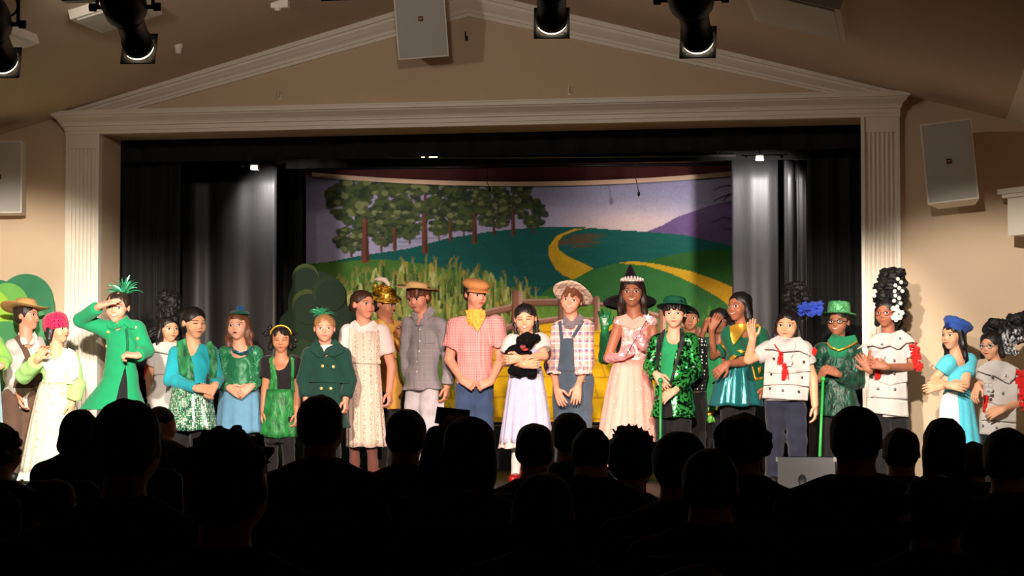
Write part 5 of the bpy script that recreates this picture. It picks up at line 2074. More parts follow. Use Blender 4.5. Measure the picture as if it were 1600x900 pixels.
tp = p.top('top', SPARK, 612, (1.95, 1.95), inf=0.012, sr=0.015, neck=0.078, wr=(0.006, 36), seed=8)
nl = [(362, 540), (366, 546), (376, 550), (386, 548), (394, 541), (398, 543), (390, 552), (377, 556), (364, 551), (359, 543)]
p.drape('sequin_neckline', ['top', 'body'], nl, sequin('blue_sequin', S(20, 90, 120), S(150, 220, 230), 160.0), 0.006, tp)
p.skirt('skirt', cloth('light_blue_skirt', S(110, 164, 196), fold=0.5), (374, 606, 30), (374, 676, 38), 11, 0.05, pw=0.7)
p.trousers(BLACKC, 640, r=(0.075, 0.055, 0.045), name='leggings')
p.shoes()
ht = p.hat('tiny_hat', [(0.34, 0.0), (0.36, 0.02), (0.33, 0.05), (0.27, 0.10), (0.20, 0.14), (0.02, 0.15)], cloth('dark_green_felt', S(10, 84, 66)), (0.08, 0.0, 0.42), (0, 6, 0), (1, 1), seg=28)
cpt = p.L((376, 485, -0.03))
r_ = random.Random(4)
p.puff('pompom', cloth('blue_pompom', S(20, 80, 130), fold=0.8), [(cpt + np.array((r_.gauss(0, 1), r_.gauss(0, 1), r_.gauss(0, 1))) * 0.016, 0.018) for _ in range(26)], 5, 0.006, 0.006, 160, parent=ht, k=0.004)

# 8 girl, black and green dress
GVEL2 = velvet('green_velvet_skirt', S(34, 128, 58), 0.45, 0.45)
p = make('girl in a black and green velvet dress with puffed sleeves and a gold headband', Y=-0.26, head=(439, 510, 549), hip=(439, 625), sh=((417, 566), (462, 566)),
         el=((414, 610, 0.02), (465, 612, 0.02)), wr=((411, 643, -0.03), (464, 646, -0.03)), tip=((409, 670, -0.05), (463, 672, -0.05)), yaw=-2, pitch=12, skin='tan', hair='black', curl=(0.5, 0.5), eyes='closed')
p.hairdo('bob', 'black', noise=0.007)
cu_ = p.puff('curls', HAIR['black'], [(p.L((418 + dx, 518 + dyy, 0.02)), 0.02) for dx, dyy in ((0, 0), (4, -7), (-4, 5), (5, 6), (42, 4), (44, 14), (43, 24))], 4, 0.01, 0.008, 120)
cu_['kind'] = 'stuff'
p.mb('headband', MB().tube([p.H(0.385 * math.cos(a), -0.06 + 0.05 * math.sin(a), 0.15 + 0.40 * math.sin(a)) for a in np.linspace(0.1, 3.04, 15)], 0.008, 6), GOLD)
dk = cloth('black_bodice', S(30, 26, 28), fold=0.7)
tp = p.top('bodice', dk, 622, (0.5, 0.5), inf=0.010, sr=0.030, neck=0.080, wr=(0.005, 50), seed=9, end_r=0.062)
p.drape('side_panel', ['bodice'], [(420, 560), (427, 556), (430, 572), (433, 590), (433, 612), (419, 612), (423, 590)], GVEL2, 0.008, tp)
p.drape('side_panel', ['bodice'], [(454, 557), (460, 560), (459, 590), (461, 612), (455, 612), (455, 590)], GVEL2, 0.008, tp)
p.skirt('velvet_skirt', GVEL2, (438, 608, 22), (435, 683, 29), 9, 0.05, pw=0.8)
p.skirt('underskirt', BLACKC, (438, 660, 19), (437, 692, 25), 12, 0.04, pw=0.8, seed=3)
p.trousers(BLACKC, 650, r=(0.070, 0.052, 0.045), name='leggings')
p.shoes()

# 9 girl in the dark green trench coat
DKGREEN = cloth('bottle_green_coat', S(20, 60, 50), var=0.1, fold=0.4)
p = make('blonde girl in a dark green double-breasted trench coat with a tinsel hair tie', Y=-0.46, head=(507, 492, 534), hip=(509, 622), sh=((481, 552), (538, 552)),
         el=((474, 594, 0.01), (547, 594, 0.01)), wr=((478, 624, -0.04), (540, 624, -0.06)), tip=((480, 645, -0.05), (541, 648, -0.07)), yaw=0, pitch=2, skin='rosy', hair='blond', curl=(0.6, 0.6))
p.hairdo('bun', 'blond', noise=0.003)
ct = p.top('trench_coat', DKGREEN, 668, (1.9, 1.9), inf=0.022, sr=0.022, flare=40, neck=0.060, wr=(0.006, 30), v_neck=[(499, 540), (521, 540), (511, 556)], seed=10)
p.drape('undershirt', ['body'], [(500, 540), (522, 538), (512, 555)], WHITEC, 0.006)
for pts in ([(494, 530), (500, 536), (509, 556), (500, 560), (484, 548), (486, 538)], [(518, 532), (524, 530), (536, 540), (538, 550), (522, 558), (513, 556)]):
    p.drape('lapel', ['trench_coat', 'body'], pts, DKGREEN, 0.016, ct)
shirt_collar(p, DKGREEN, ct, r=0.074, open_w=0.05)
p.drape('belt', ['trench_coat'], [(484, 588), (546, 590), (546, 599), (484, 597)], DKGREEN, 0.012, ct)
p.drape('front_flap', ['trench_coat'], [(499, 558), (530, 572), (532, 590), (530, 664), (524, 664), (524, 580), (499, 564)], DKGREEN, 0.008, ct)
for x_c in (479, 544):
    p.drape('cuff_strap', ['trench_coat'], [(x_c - 9, 612), (x_c + 7, 612), (x_c + 7, 618), (x_c - 9, 618)], DKGREEN, 0.006, ct)
p.buttons(['trench_coat'], [(504, 572), (521, 573), (502, 607), (517, 607)], GOLDBTN, 2.6, parent=ct)
p.tinsel('tinsel_headpiece', TINS, (502, 494), 36, 30, 6, w=0.009, droop=0.4, lo=0.3)
p.trousers(BLACKC, 650, r=(0.075, 0.055, 0.048))
p.shoes()

# 10 tall girl in the floral pinafore
FLOR = floral('floral_pinafore_print', S(226, 204, 186), S(158, 128, 88), S(206, 160, 142), 16.0, 85.0, 0.46)
PALEP = cloth('pale_pink_blouse', S(244, 222, 216))
p = make('tall girl in a cream floral pinafore dress looking right with her hair in a bun', Y=-0.10, head=(567, 454, 498), hip=(569, 590), sh=((541, 518, 0.05), (600, 518, -0.05)),
         el=((536, 562, 0.04), (612, 574, -0.03)), wr=((538, 600, 0.02), (608, 612, -0.06)), tip=((540, 622, 0.0), (611, 640, -0.08)), yaw=42, pitch=-2, skin='rosy', hair='brown', curl=(0.5, 0.6))
p.hairdo('bun', 'brown', noise=0.003)
bl = p.top('blouse', PALEP, 570, (0.62, 0.62), inf=0.010, sr=0.028, neck=0.058, wr=(0.005, 30), end_r=0.068, seed=11)
dr_ = p.skirt('pinafore', FLOR, (568, 562, 27), (573, 698, 32), 13, 0.045, pw=1.2)
p.drape('bodice', ['blouse', 'body'], [(546, 512), (556, 516), (568, 520), (582, 516), (592, 514), (595, 540), (593, 564), (543, 562), (545, 540)], FLOR, 0.010, dr_)
p.drape('waistband', ['blouse', 'pinafore'], [(542, 560), (595, 562), (595, 569), (542, 567)], FLOR, 0.014, dr_)
for pts in ([(555, 500), (560, 506), (568, 516), (560, 520), (546, 512), (548, 504)], [(578, 504), (584, 500), (592, 510), (588, 519), (572, 519), (572, 514)]):
    p.drape('collar', ['blouse', 'body'], pts, PALEP, 0.016, bl)
shirt_collar(p, PALEP, bl)
STK = cloth('brown_stockings', S(110, 66, 56))
p.trousers(STK, 640, r=(0.06, 0.046, 0.036), name='stockings', inf=0.004)
p.shoes(plain('brown_shoe', S(120, 60, 50), 0.4))

# 11 gold hat, mustard jacket
MUST = cloth('mustard_jacket', S(222, 168, 74), fold=0.4)
p = make('boy in a gold plumed hat and mustard jacket clasping the arm beside him', Y=0.36, head=(601, 453, 497), hip=(606, 610), sh=((588, 512, -0.08), (622, 512, 0.10)),
         el=((596, 560, -0.10), (640, 552, 0.02)), wr=((612, 560, -0.16), (630, 528, -0.14)), tip=((625, 545, -0.2), (622, 510, -0.18)), yaw=66, pitch=8, skin='tan', hair='black', hands=(0, 1), curl=(0.5, 0.6), palm=(None, (0.7, -0.5, 0)), mouth='smile')
p.hairdo('short', 'black')
jk = p.top('jacket', MUST, 640, (1.6, 1.92), inf=0.024, sr=0.026, neck=0.055, wr=(0.008, 30), cuff_flare=0.02, seed=12)
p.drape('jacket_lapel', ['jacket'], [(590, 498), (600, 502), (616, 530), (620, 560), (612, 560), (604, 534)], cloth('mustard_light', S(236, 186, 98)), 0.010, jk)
v_ = Vox(0.0075)
p.mb('moustache', MB().tube([p.H(-0.08, -0.375, -0.205), p.H(0, -0.41, -0.185), p.H(0.08, -0.375, -0.205)], [0.003, 0.007, 0.003], 6), HAIR['black'])
GOLDH = sequin('gold_hat_cloth', S(150, 96, 10), S(255, 214, 80), 60.0, 0.3, 0.6)
ht = p.hat('gold_hat', [(0.36, 0.0), (0.50, -0.06), (0.56, -0.10), (0.57, -0.08), (0.50, -0.03), (0.40, 0.05), (0.38, 0.16), (0.30, 0.25), (0.15, 0.30), (0.02, 0.31)], GOLDH, (0, 0.03, 0.30), (6, -16, 0), (0.92, 1.02))
r_ = random.Random(8)
bq = p.L((596, 452, -0.06))
p.puff('hat_trim', GOLDH, [(bq + np.array((r_.uniform(-0.07, 0.07), r_.uniform(-0.05, 0.03), r_.uniform(-0.03, 0.035))), 0.018) for _ in range(24)], 3, 0.006, 0.0075, 140, parent=ht, k=0.004)
q0 = [p.L(q) for q in ((604, 452, -0.08), (607, 444, -0.09), (602, 438, -0.09), (594, 436, -0.09), (585, 437, -0.09))]
p.mb('plume', MB().tube(q0, [0.010, 0.020, 0.024, 0.022, 0.012], 8), plain('white_plume', S(244, 226, 210), 0.9, bump=0.6, scale=80), ht)
p.trousers(cloth('black_breeches', S(30, 27, 26)), 610)
p.shoes()

# 12 straw hat, grey shirt, pale trousers
CHAM = check('grey_chambray', S(150, 146, 150), S(176, 162, 160), 22.0, 22.0, 0.12, mixk=0.4)
p = make('boy in a wide straw hat, grey button shirt and pale trousers looking down', Y=0.10, head=(654, 444, 487), hip=(660, 592), sh=((636, 508, 0.05), (691, 506, -0.04)),
         el=((634, 552, 0.07), (703, 558, -0.02)), wr=((640, 592, 0.04), (698, 604, -0.05)), tip=((642, 615, 0.04), (696, 632, -0.06)), yaw=-34, pitch=14, roll=-6, skin='rosy', hair='brown', curl=(0.4, 0.45), mouth='closed')
p.hairdo('curly', 'auburn', seed=4, fringe=[(-0.28, -0.08, 0.12), (-0.1, 0.1, 0.14), (0.08, 0.28, 0.12)])
st = p.top('shirt', CHAM, 609, (1.92, 1.92), inf=0.020, sr=0.022, neck=0.056, wr=(0.012, 34), seed=13, flare=33)
p.drape('placket', ['shirt'], [(654, 492), (660, 492), (658, 550), (652, 606), (647, 606), (653, 550)], CHAM, 0.006, st)
p.buttons(['shirt'], [(657, 499), (656, 515), (656, 533), (655, 549), (652, 565), (651, 581)], plain('white_button', S(236, 230, 224), 0.4), 1.6, parent=st)
for pts in ([(645, 487), (652, 490), (655, 498), (648, 502), (641, 494)], [(660, 492), (672, 478), (681, 484), (676, 494), (664, 500)]):
    p.drape('collar', ['shirt', 'body'], pts, CHAM, 0.014, st)
shirt_collar(p, CHAM, st)
p.drape('chest_pocket', ['shirt'], [(664, 516), (680, 516), (680, 536), (664, 537)], CHAM, 0.006, st)
tr = p.trousers(cloth('pale_trousers', S(206, 202, 206), fold=0.5), 602, r=(0.072, 0.062, 0.058), wr=(0.013, 36), inf=0.012)
p.drape('cargo_pocket', ['trousers'], [(682, 626), (694, 626), (694, 648), (682, 648)], cloth('pale_pocket', S(196, 192, 196)), 0.010, tr)
p.shoes()
STRAW2 = plain('straw_pale', S(228, 190, 128), 0.8, var=0.2, scale=150, bump=0.4, stretch=(1, 1, 4))
floppy = lambda x, y, z, a, r: (x, y, z + 0.12 * max(0, r - 0.40) * math.cos(2 * a + 0.5) + 0.04 * max(0, r - 0.4) * math.sin(5 * a))
p.hat('straw_hat', [(0.40, 0.0), (0.58, 0.0), (0.80, 0.01), (0.81, 0.025), (0.58, 0.025), (0.42, 0.05), (0.40, 0.12), (0.34, 0.21), (0.24, 0.245), (0.10, 0.25), (0.02, 0.25)], STRAW2, (0, 0.03, 0.34), (-16, 13, 0), (0.96, 1.0), floppy)

# 13 cap, bandana, pink check shirt, jeans
GING = check('pink_gingham', S(244, 190, 182), S(196, 74, 84), 75.0, 75.0, 0.5, mixk=0.44)
p = make('boy in a tan cap, yellow neckerchief, pink check shirt and jeans', Y=-0.14, head=(743, 438, 482), hip=(742, 592), sh=((708, 508, 0.0), (778, 505, 0.0)),
         el=((702, 562, 0.02), (783, 563, 0.02)), wr=((723, 595, -0.13), (766, 597, -0.13)), tip=((742, 604, -0.16), (750, 602, -0.16)), yaw=34, pitch=8, skin='rosy', hair='dkbrown', curl=(0.95, 0.9),
         palm=((0.3, 0.8, -0.4), (-0.3, 0.8, -0.4)), thick=1.12)
p.hairdo('short', 'dkbrown')
st = p.top('shirt', GING, 599, (0.62, 0.6), inf=0.018, sr=0.028, neck=0.055, wr=(0.013, 32), end_r=0.078, seed=14)
p.drape('placket', ['shirt'], [(745, 510), (751, 510), (752, 596), (744, 596)], GING, 0.006, st)
p.trousers(cloth('blue_jeans', S(58, 78, 110), fold=0.6, var=0.25), 594, r=(0.070, 0.058, 0.053), wr=(0.011, 34), inf=0.010)
p.shoes(plain('brown_boot', S(70, 48, 36), 0.6))
BAND = floral('yellow_neckerchief', S(238, 184, 78), S(150, 80, 30), S(214, 140, 50), 20.0, 75.0, 0.35)
v_ = Vox(0.008)
v_.cap(p.neck + (0, 0, -0.005), p.neck + (0, 0, 0.035) + p.fwd * 0.01, 0.090, 0.074, k=0.01)
v_.post = wrinkle(3, 0.007, 60)
nk_ = p.add('neckerchief', v_.run(), BAND)
p.drape('kerchief_point', ['shirt', 'body'], [(727, 484), (742, 490), (758, 484), (759, 495), (752, 508), (746, 519), (738, 506), (730, 498)], BAND, 0.026, nk_)
p.drape('kerchief_fold', ['shirt', 'body'], [(738, 486), (750, 486), (752, 500), (747, 510), (741, 498)], BAND, 0.036, nk_)
CAPM = plain('tan_cap', S(206, 142, 84), 0.85, var=0.2, scale=40, bump=0.3)
ch = p.hat('cap', [(0.385, -0.02), (0.41, 0.0), (0.47, 0.08), (0.49, 0.15), (0.44, 0.23), (0.30, 0.30), (0.12, 0.325), (0.02, 0.33)], CAPM, (0, 0.03, 0.22), (6, 0, 0), (0.92, 1.05))
bm = MB()
V, Fs = [], []
for side in (0, 1):
    for j in range(5):
        for i in range(13):
            a = math.radians(200 + 140 * i / 12)
            r = 0.36 + 0.24 * j / 4 * math.sin(math.pi * (0.12 + 0.76 * i / 12))
            V.append(p.H(0.92 * r * math.cos(a), 0.03 + 1.05 * r * math.sin(a), 0.20 - 0.07 * j / 4 - 0.02 * side))
for j in range(4):
    for i in range(12):
        a, b = j * 13 + i, j * 13 + i + 1
        Fs.append((a, b, b + 13, a + 13))
        Fs.append((65 + a + 13, 65 + b + 13, 65 + b, 65 + a))
for i in range(12):
    Fs.append((52 + i, 53 + i, 65 + 53 + i, 65 + 52 + i))
p.mb('cap_visor', bm.add(V, Fs, True), CAPM, ch)

# 14 girl holding the plush dog
LAV = cloth('lavender_dress', S(196, 198, 226), fold=0.5)
LAVG = check('lavender_gingham', S(224, 226, 240), S(164, 178, 214), 60.0, 60.0, 0.5, mixk=0.35)
p = make('girl with dark braids in a white blouse and lavender dress, hugging a toy dog', Y=-0.44, head=(821, 476, 520), hip=(822, 590), sh=((800, 538), (846, 536)),
         el=((790, 566, -0.04), (850, 556, -0.04)), wr=((818, 570, -0.24), (812, 560, -0.22)), tip=((840, 568, -0.26), (794, 562, -0.24)), yaw=-6, pitch=8, roll=-3, skin='east', hair='black', curl=(0.5, 0.5),
         palm=((0.1, 0.95, 0.1), (-0.1, 0.95, 0.1)), eyes='closed', mouth='smile')
p.hairdo('braids', 'black', noise=0.003)
bl = p.top('blouse', WHITEC, 582, (0.6, 0.6), inf=0.010, sr=0.050, neck=0.066, wr=(0.006, 40), seed=15, end_r=0.074)
p.skirt('dress', LAV, (822, 572, 24), (822, 692, 41), 15, 0.045, pw=0.9)
p.skirt('dress_hem', cloth('pale_pink_hem', S(240, 214, 208)), (822, 676, 37), (822, 700, 42), 15, 0.04, seed=5)
p.drape('bodice', ['blouse'], [(804, 545), (840, 545), (846, 578), (799, 578)], LAV, 0.008)
p.drape('apron_panel', ['dress'], [(836, 580), (845, 582), (860, 680), (846, 688)], LAVG, 0.006)
p.trousers(WHITEC, 660, r=(0.05, 0.04, 0.034), name='stockings', inf=0.004)
p.shoes(plain('red_shoe', S(150, 20, 24), 0.35))
DOGM = plain('black_plush', S(14, 14, 15), 0.95, var=0.5, scale=120, bump=0.8, spec=0.15)
dog = empty('plush_dog', tuple(p.base + p.L((817, 560, -0.16))))
tag(dog, 'fluffy black toy dog hugged by the girl in the lavender dress', 'toy dog')
DL = lambda a, b, c: p.L((a, b, c)) - p.L((817, 560, -0.16))
v_ = Vox(0.0075)
for (a, b, c, r) in ((824, 531, -0.17, 0.062), (816, 533, -0.20, 0.048), (806, 549, -0.16, 0.058), (797, 552, -0.15, 0.04), (820, 556, -0.13, 0.06), (812, 577, -0.15, 0.06), (826, 578, -0.15, 0.055), (832, 582, -0.16, 0.04), (802, 579, -0.15, 0.04), (838, 528, -0.15, 0.034)):
    v_.ell(DL(a, b, c), r, None, 0.02)
v_.post = wrinkle(7, 0.010, 120)
g = v_.run()
link('body', mesh_np('dog_body', g[0], g[1], DOGM), dog)
mz = MB().sphere(tuple(DL(817, 542, -0.25)), (0.026, 0.024, 0.020))
link('snout', mz.mesh('snout', plain('dog_snout', S(150, 70, 62), 0.8)), dog)
link('nose', MB().sphere(tuple(DL(817, 539, -0.275)), 0.009).mesh('nose', EYED), dog)
for dx in (-5, 6):
    link('eye', MB().sphere(tuple(DL(818 + dx, 532, -0.245)), 0.006).mesh('eye', plain('dog_eye', S(60, 40, 26), 0.2)), dog)
link('ribbon', MB().sphere(tuple(DL(820, 546, -0.235)), (0.03, 0.012, 0.012)).mesh('ribbon', plain('red_ribbon', S(200, 60, 50), 0.6)), dog)

# 15 sun hat, plaid shirt, denim overalls
PLAID = check('peach_plaid', S(230, 184, 166), S(120, 104, 150), 16.0, 14.0, 0.35, second=S(246, 240, 236), f2=21.0, w2=0.14, mixk=0.46)
DEN = cloth('faded_denim', S(70, 86, 100), fold=0.6, var=0.25)
p = make('boy in a floppy plaid sun hat, plaid shirt and denim overalls', Y=-0.10, head=(893, 449, 491), hip=(896, 592), sh=((873, 512, 0.03), (916, 510, -0.04)),
         el=((864, 572, 0.02), (916, 566, 0.0)), wr=((870, 609, -0.16), (903, 604, -0.20)), tip=((880, 636, -0.22), (899, 632, -0.26)), yaw=-10, pitch=-2, roll=8, skin='rosy', hair='auburn', curl=(0.2, 0.25), mouth='smile',
         palm=((0.3, 0.9, 0), (-0.2, 0.95, 0)))
p.hairdo('short', 'auburn', fringe=[(-0.25, -0.05, 0.16), (-0.05, 0.15, 0.17)])
st = p.top('shirt', PLAID, 584, (1.9, 1.9), inf=0.020, sr=0.030, neck=0.055, wr=(0.014, 34), seed=16, cuff_flare=0.006)
tr = p.trousers(DEN, 574, r=(0.078, 0.066, 0.060), wr=(0.010, 34), inf=0.040)
p.drape('overall_bib', ['shirt'], [(875, 532), (884, 528), (896, 529), (897, 558), (898, 580), (871, 580), (874, 556)], DEN, 0.012, tr)
for pts in ([(872, 503), (877, 501), (880, 530), (875, 532)], [(897, 528), (893, 526), (908, 500), (913, 502)]):
    p.drape('overall_strap', ['shirt'], pts, DEN, 0.010, tr)
shirt_collar(p, cloth('grey_collar', S(120, 112, 118)), st)
p.buttons(['shirt', 'trousers'], [(877, 530), (895, 527), (914, 586), (913, 596)], plain('brass', S(200, 160, 110), 0.3, 0.7), 1.8, parent=tr)
for pts in ([(884, 494), (890, 500), (893, 508), (885, 511), (879, 500)], [(896, 500), (906, 490), (913, 496), (909, 507), (899, 508)]):
    p.drape('collar', ['shirt', 'body'], pts, cloth('grey_collar', S(120, 112, 118)), 0.014, st)
p.shoes(plain('brown_boot', S(70, 48, 36), 0.6))
HATP = check('hat_plaid', S(244, 218, 190), S(150, 120, 120), 26.0, 26.0, 0.3, mixk=0.4)
fl2 = lambda x, y, z, a, r: (x, y, z - 0.22 * max(0, r - 0.40) * abs(math.cos(a)) ** 1.5 + 0.05 * max(0, r - 0.4) * math.sin(4 * a + 1))
ht = p.hat('sun_hat', [(0.40, 0.0), (0.56, 0.0), (0.74, -0.03), (0.75, -0.01), (0.56, 0.02), (0.42, 0.04), (0.41, 0.12), (0.36, 0.21), (0.24, 0.265), (0.10, 0.28), (0.02, 0.28)], HATP, (0.02, 0.05, 0.31), (-30, 4, 0), (0.96, 1.0), fl2)

# 16 witch hat behind, raised green glove
BLKHAT = cloth('black_hat_felt', S(22, 20, 24), var=0.3)
GLV = plain('green_satin_glove', S(22, 128, 70), 0.35, var=0.2, spec=0.6)
p = make('child in a tall pointed black hat raising a green gloved hand, behind the pink gown', Y=0.48, head=(986, 462, 502), hip=(982, 620), sh=((958, 522), (1008, 522)),
         el=((945, 560, 0.0), (1014, 566)), wr=((945, 512, -0.06), (1010, 600)), tip=((944, 480, -0.07), (1008, 622)), yaw=-4, skin='tan', hair='black', curl=(0.08, 0.4), palm=((0.1, -1, 0), None), spread=0.75)
p.hairdo('long', 'black')
GREENB = cloth('green_sleeve', S(16, 92, 50))
p.top('black_dress_top', BLACKC, 630, (0.3, 1.9), seed=17)
p.skirt('black_skirt', BLACKC, (982, 605, 22), (982, 735, 40), 12, 0.05)
v_ = Vox(0.005)
hand_prims(v_, p.wr[0], p.tip[0], np.array((0.1, -1, 0.0)), 1, 0.166 * p.sc, 0.08, 0.75)
v_.ops = [(o[0] - 0.003, o[1] + 0.003, (lambda f: (lambda x, y, z: f(x, y, z) - 0.003))(o[2]), o[3], o[4]) for o in v_.ops]
v_.cap(p.wr[0] - (0, 0, 0.01), p.wr[0] + (p.el[0] - p.wr[0]) * 0.35, 0.032, 0.036, k=0.012)
p.add('green_glove', v_.run(), GLV)
v_ = Vox(0.009)
v_.cap(p.sh[0], p.el[0], 0.056, 0.050, k=0.02)
v_.cap(p.el[0], p.wr[0] + (p.el[0] - p.wr[0]) * 0.25, 0.050, 0.044, k=0.02)
v_.post = wrinkle(3, 0.007, 50)
p.add('sleeve', v_.run(), GREENB)
bend = lambda x, y, z, a, r: (x + 0.03 * z, y + 0.05 * max(0, z - 0.2), z - 0.06 * max(0, r - 0.42))
p.hat('witch_hat', [(0.42, 0.0), (0.72, 0.03), (0.98, 0.0), (0.985, 0.015), (0.72, 0.05), (0.48, 0.06), (0.44, 0.32), (0.33, 0.75), (0.20, 1.15), (0.09, 1.45), (0.01, 1.60)], BLKHAT, (-0.05, 0.05, 0.26), (-16, -2, 0), (1, 1), bend)
p.shoes()

# 17 pink gown with tiara
n_ = N('pink_tulle')
sp_ = n_.math('LESS_THAN', n_.vor(26.0), 0.13)
cc_ = n_.mix(n_.noise(10, 3, (1, 1, 0.2)), S(232, 146, 132), S(244, 172, 156))
cc_ = n_.mix(sp_, cc_, S(255, 250, 240))
n_.bump(n_.noise(18, 3, (1, 1, 0.1)), 0.5, 0.02)
TULLE = n_.set(cc_, 0.6, 0, 0.3, 0.4)
LACE = sequin('pink_lace', S(228, 150, 146), S(255, 228, 220), 70.0, 0.4, 0.25, 0.4, 0.7)
PGLOVE = satin('pink_satin', S(238, 164, 164), 0.3)
p = make('girl in a sparkling pink gown, tiara and long gloves holding a wand', Y=-0.05, head=(988, 433, 479), hip=(986, 592), sh=((965, 501), (1021, 501)),
         el=((950, 560, -0.02), (1024, 548, -0.02)), wr=((970, 557, -0.16), (1004, 540, -0.17)), tip=((988, 545, -0.19), (995, 522, -0.20)), yaw=-4, pitch=2, skin='brown', hair='dkbrown', curl=(0.8, 0.85), mouth='smile',
         palm=((0.2, 0.9, 0.1), (-0.3, 0.9, 0.1)))
p.hairdo('long', 'dkbrown', noise=0.006)
bd_ = p.top('bodice', LACE, 585, (0, 0), inf=0.010, neck=0.074, wr=(0.003, 60), seed=18)
p.drape('sheer_yoke', ['bodice', 'body'], [(967, 498), (978, 490), (988, 500), (1000, 494), (1010, 498), (1012, 508), (990, 514), (966, 508)], cloth('pink_mesh', S(240, 172, 156)), 0.004, bd_)
p.skirt('gown_skirt', TULLE, (985, 562, 23), (981, 728, 53), 17, 0.035, pw=0.75)
p.skirt('gown_overlay', TULLE, (985, 566, 26), (982, 690, 47), 13, 0.05, pw=0.7, seed=4)
for i in (0, 1):
    v_ = Vox(0.0052)
    hand_prims(v_, p.wr[i], p.tip[i], np.array(((0.2, 0.9, 0.1), (-0.3, 0.9, 0.1))[i]), 1 if i == 0 else -1, 0.160 * p.sc, (0.8, 0.85)[i])
    v_.ops = [(o[0] - 0.004, o[1] + 0.004, (lambda f: (lambda x, y, z: f(x, y, z) - 0.0035))(o[2]), o[3], o[4]) for o in v_.ops]
    v_.cap(p.wr[i], p.wr[i] + (p.el[i] - p.wr[i]) * 0.85, 0.030, 0.042, k=0.012)
    v_.post = wrinkle(5 + i, 0.003, 90)
    p.add('long_glove', v_.run(), PGLOVE)
tm = MB()
for i in range(9):
    a = math.radians(205 + 130 * i / 8)
    c = p.H(0.36 * math.cos(a), 0.03 + 0.33 * math.sin(a), 0.385)
    hgt = 0.035 + 0.085 * math.sin(math.pi * i / 8)
    c2 = p.H(0.36 * math.cos(a), 0.03 + 0.36 * math.sin(a), 0.385 + hgt)
    tm.tube([c, c2], [0.016, 0.011], 6)
    tm.sphere(tuple(c2), 0.010)
tm.tube([p.H(0.38 * math.cos(a), 0.03 + 0.35 * math.sin(a), 0.38) for a in np.radians(np.linspace(195, 345, 13))], 0.009, 6)
p.mb('tiara', tm, plain('tiara_silver', S(250, 236, 230), 0.25, 0.3))
wa, wb_ = p.base + p.L((978, 556, -0.25)), p.base + p.L((1013, 496, -0.25))
wand = empty('magic_wand', tuple(wa))
tag(wand, 'thin silver star wand held across the pink gown', 'wand')
d_ = wb_ - wa
link('rod', MB().tube([(0, 0, 0), tuple(d_)], 0.004, 8).mesh('rod', SILVER), wand)
stp = []
for i in range(10):
    rr = 0.032 if i % 2 == 0 else 0.014
    a = math.pi / 2 + i * math.pi / 5
    stp.append(d_ + np.array((rr * math.cos(a), 0, rr * math.sin(a))))
link('star', MB().prism(stp[::-1], (0, -0.006, 0), (0, 0.006, 0)).mesh('star', plain('star_pink', S(248, 200, 186), 0.3, 0.3)), wand)
p.shoes()

# 18 boy in the sequin jacket
SEQ = sequin('green_sequin_jacket', S(4, 34, 18), S(70, 200, 96), 62.0, 0.24, 0.7, 0.50, 0.62)
p = make('boy in a shiny green sequin jacket and green bowler hat leaning on a green cane', Y=-0.28, head=(1054, 468, 512), hip=(1052, 612), sh=((1026, 532), (1080, 532)),
         el=((1017, 574, -0.02), (1086, 580, 0.0)), wr=((1026, 586, -0.15), (1054, 611, -0.17)), tip=((1038, 602, -0.18), (1036, 622, -0.20)), yaw=-6, pitch=2, skin='fair', hair='black', curl=(0.35, 0.35),
         palm=((0.3, 0.8, -0.5), (-0.1, 0.8, -0.6)))
p.hairdo('short', 'black', fringe=[(-0.28, -0.06, 0.18), (-0.08, 0.14, 0.20), (0.1, 0.28, 0.16)])
p.top('tee_shirt', cloth('green_tee', S(36, 150, 92)), 612, (0.3, 0.3), inf=0.010, neck=0.062, seed=19)
jk = p.top('sequin_jacket', SEQ, 652, (1.88, 1.88), inf=0.028, sr=0.026, flare=37, neck=0.066, wr=(0.006, 30), seed=20,
           v_neck=[(1033, 524), (1062, 524), (1056, 560), (1048, 604), (1040, 612), (1030, 600), (1028, 560)])
p.drape('jacket_opening', ['sequin_jacket'], [(1036, 612), (1046, 606), (1052, 652), (1034, 652)], BLACKC, 0.004, jk)
BVEL = velvet('black_velvet_lapel', S(18, 17, 19), 0.6, 0.3)
for pts in ([(1044, 510), (1040, 514), (1030, 560), (1029, 585), (1024, 560), (1026, 530), (1036, 516)], [(1062, 512), (1068, 514), (1070, 535), (1060, 565), (1049, 602), (1046, 600), (1055, 565), (1062, 530)]):
    p.drape('lapel', ['sequin_jacket', 'tee_shirt', 'body'], pts, BVEL, 0.020, jk)
GRNHAT = cloth('green_felt_hat', S(10, 78, 54), sheen=0.0)
p.hat('bowler_hat', [(0.40, 0.0), (0.56, 0.03), (0.60, 0.08), (0.61, 0.075), (0.57, 0.015), (0.42, 0.03), (0.41, 0.14), (0.38, 0.24), (0.33, 0.275), (0.15, 0.285), (0.02, 0.285)][0:0] + [(0.40, -0.01), (0.56, -0.03), (0.63, -0.05), (0.64, -0.03), (0.56, 0.0), (0.43, 0.03), (0.42, 0.16), (0.39, 0.27), (0.30, 0.32), (0.02, 0.33)], GRNHAT, (0, 0.05, 0.26), (-14, 2, 0), (0.93, 1.0))
p.trousers(BLACKC, 618)
p.shoes()


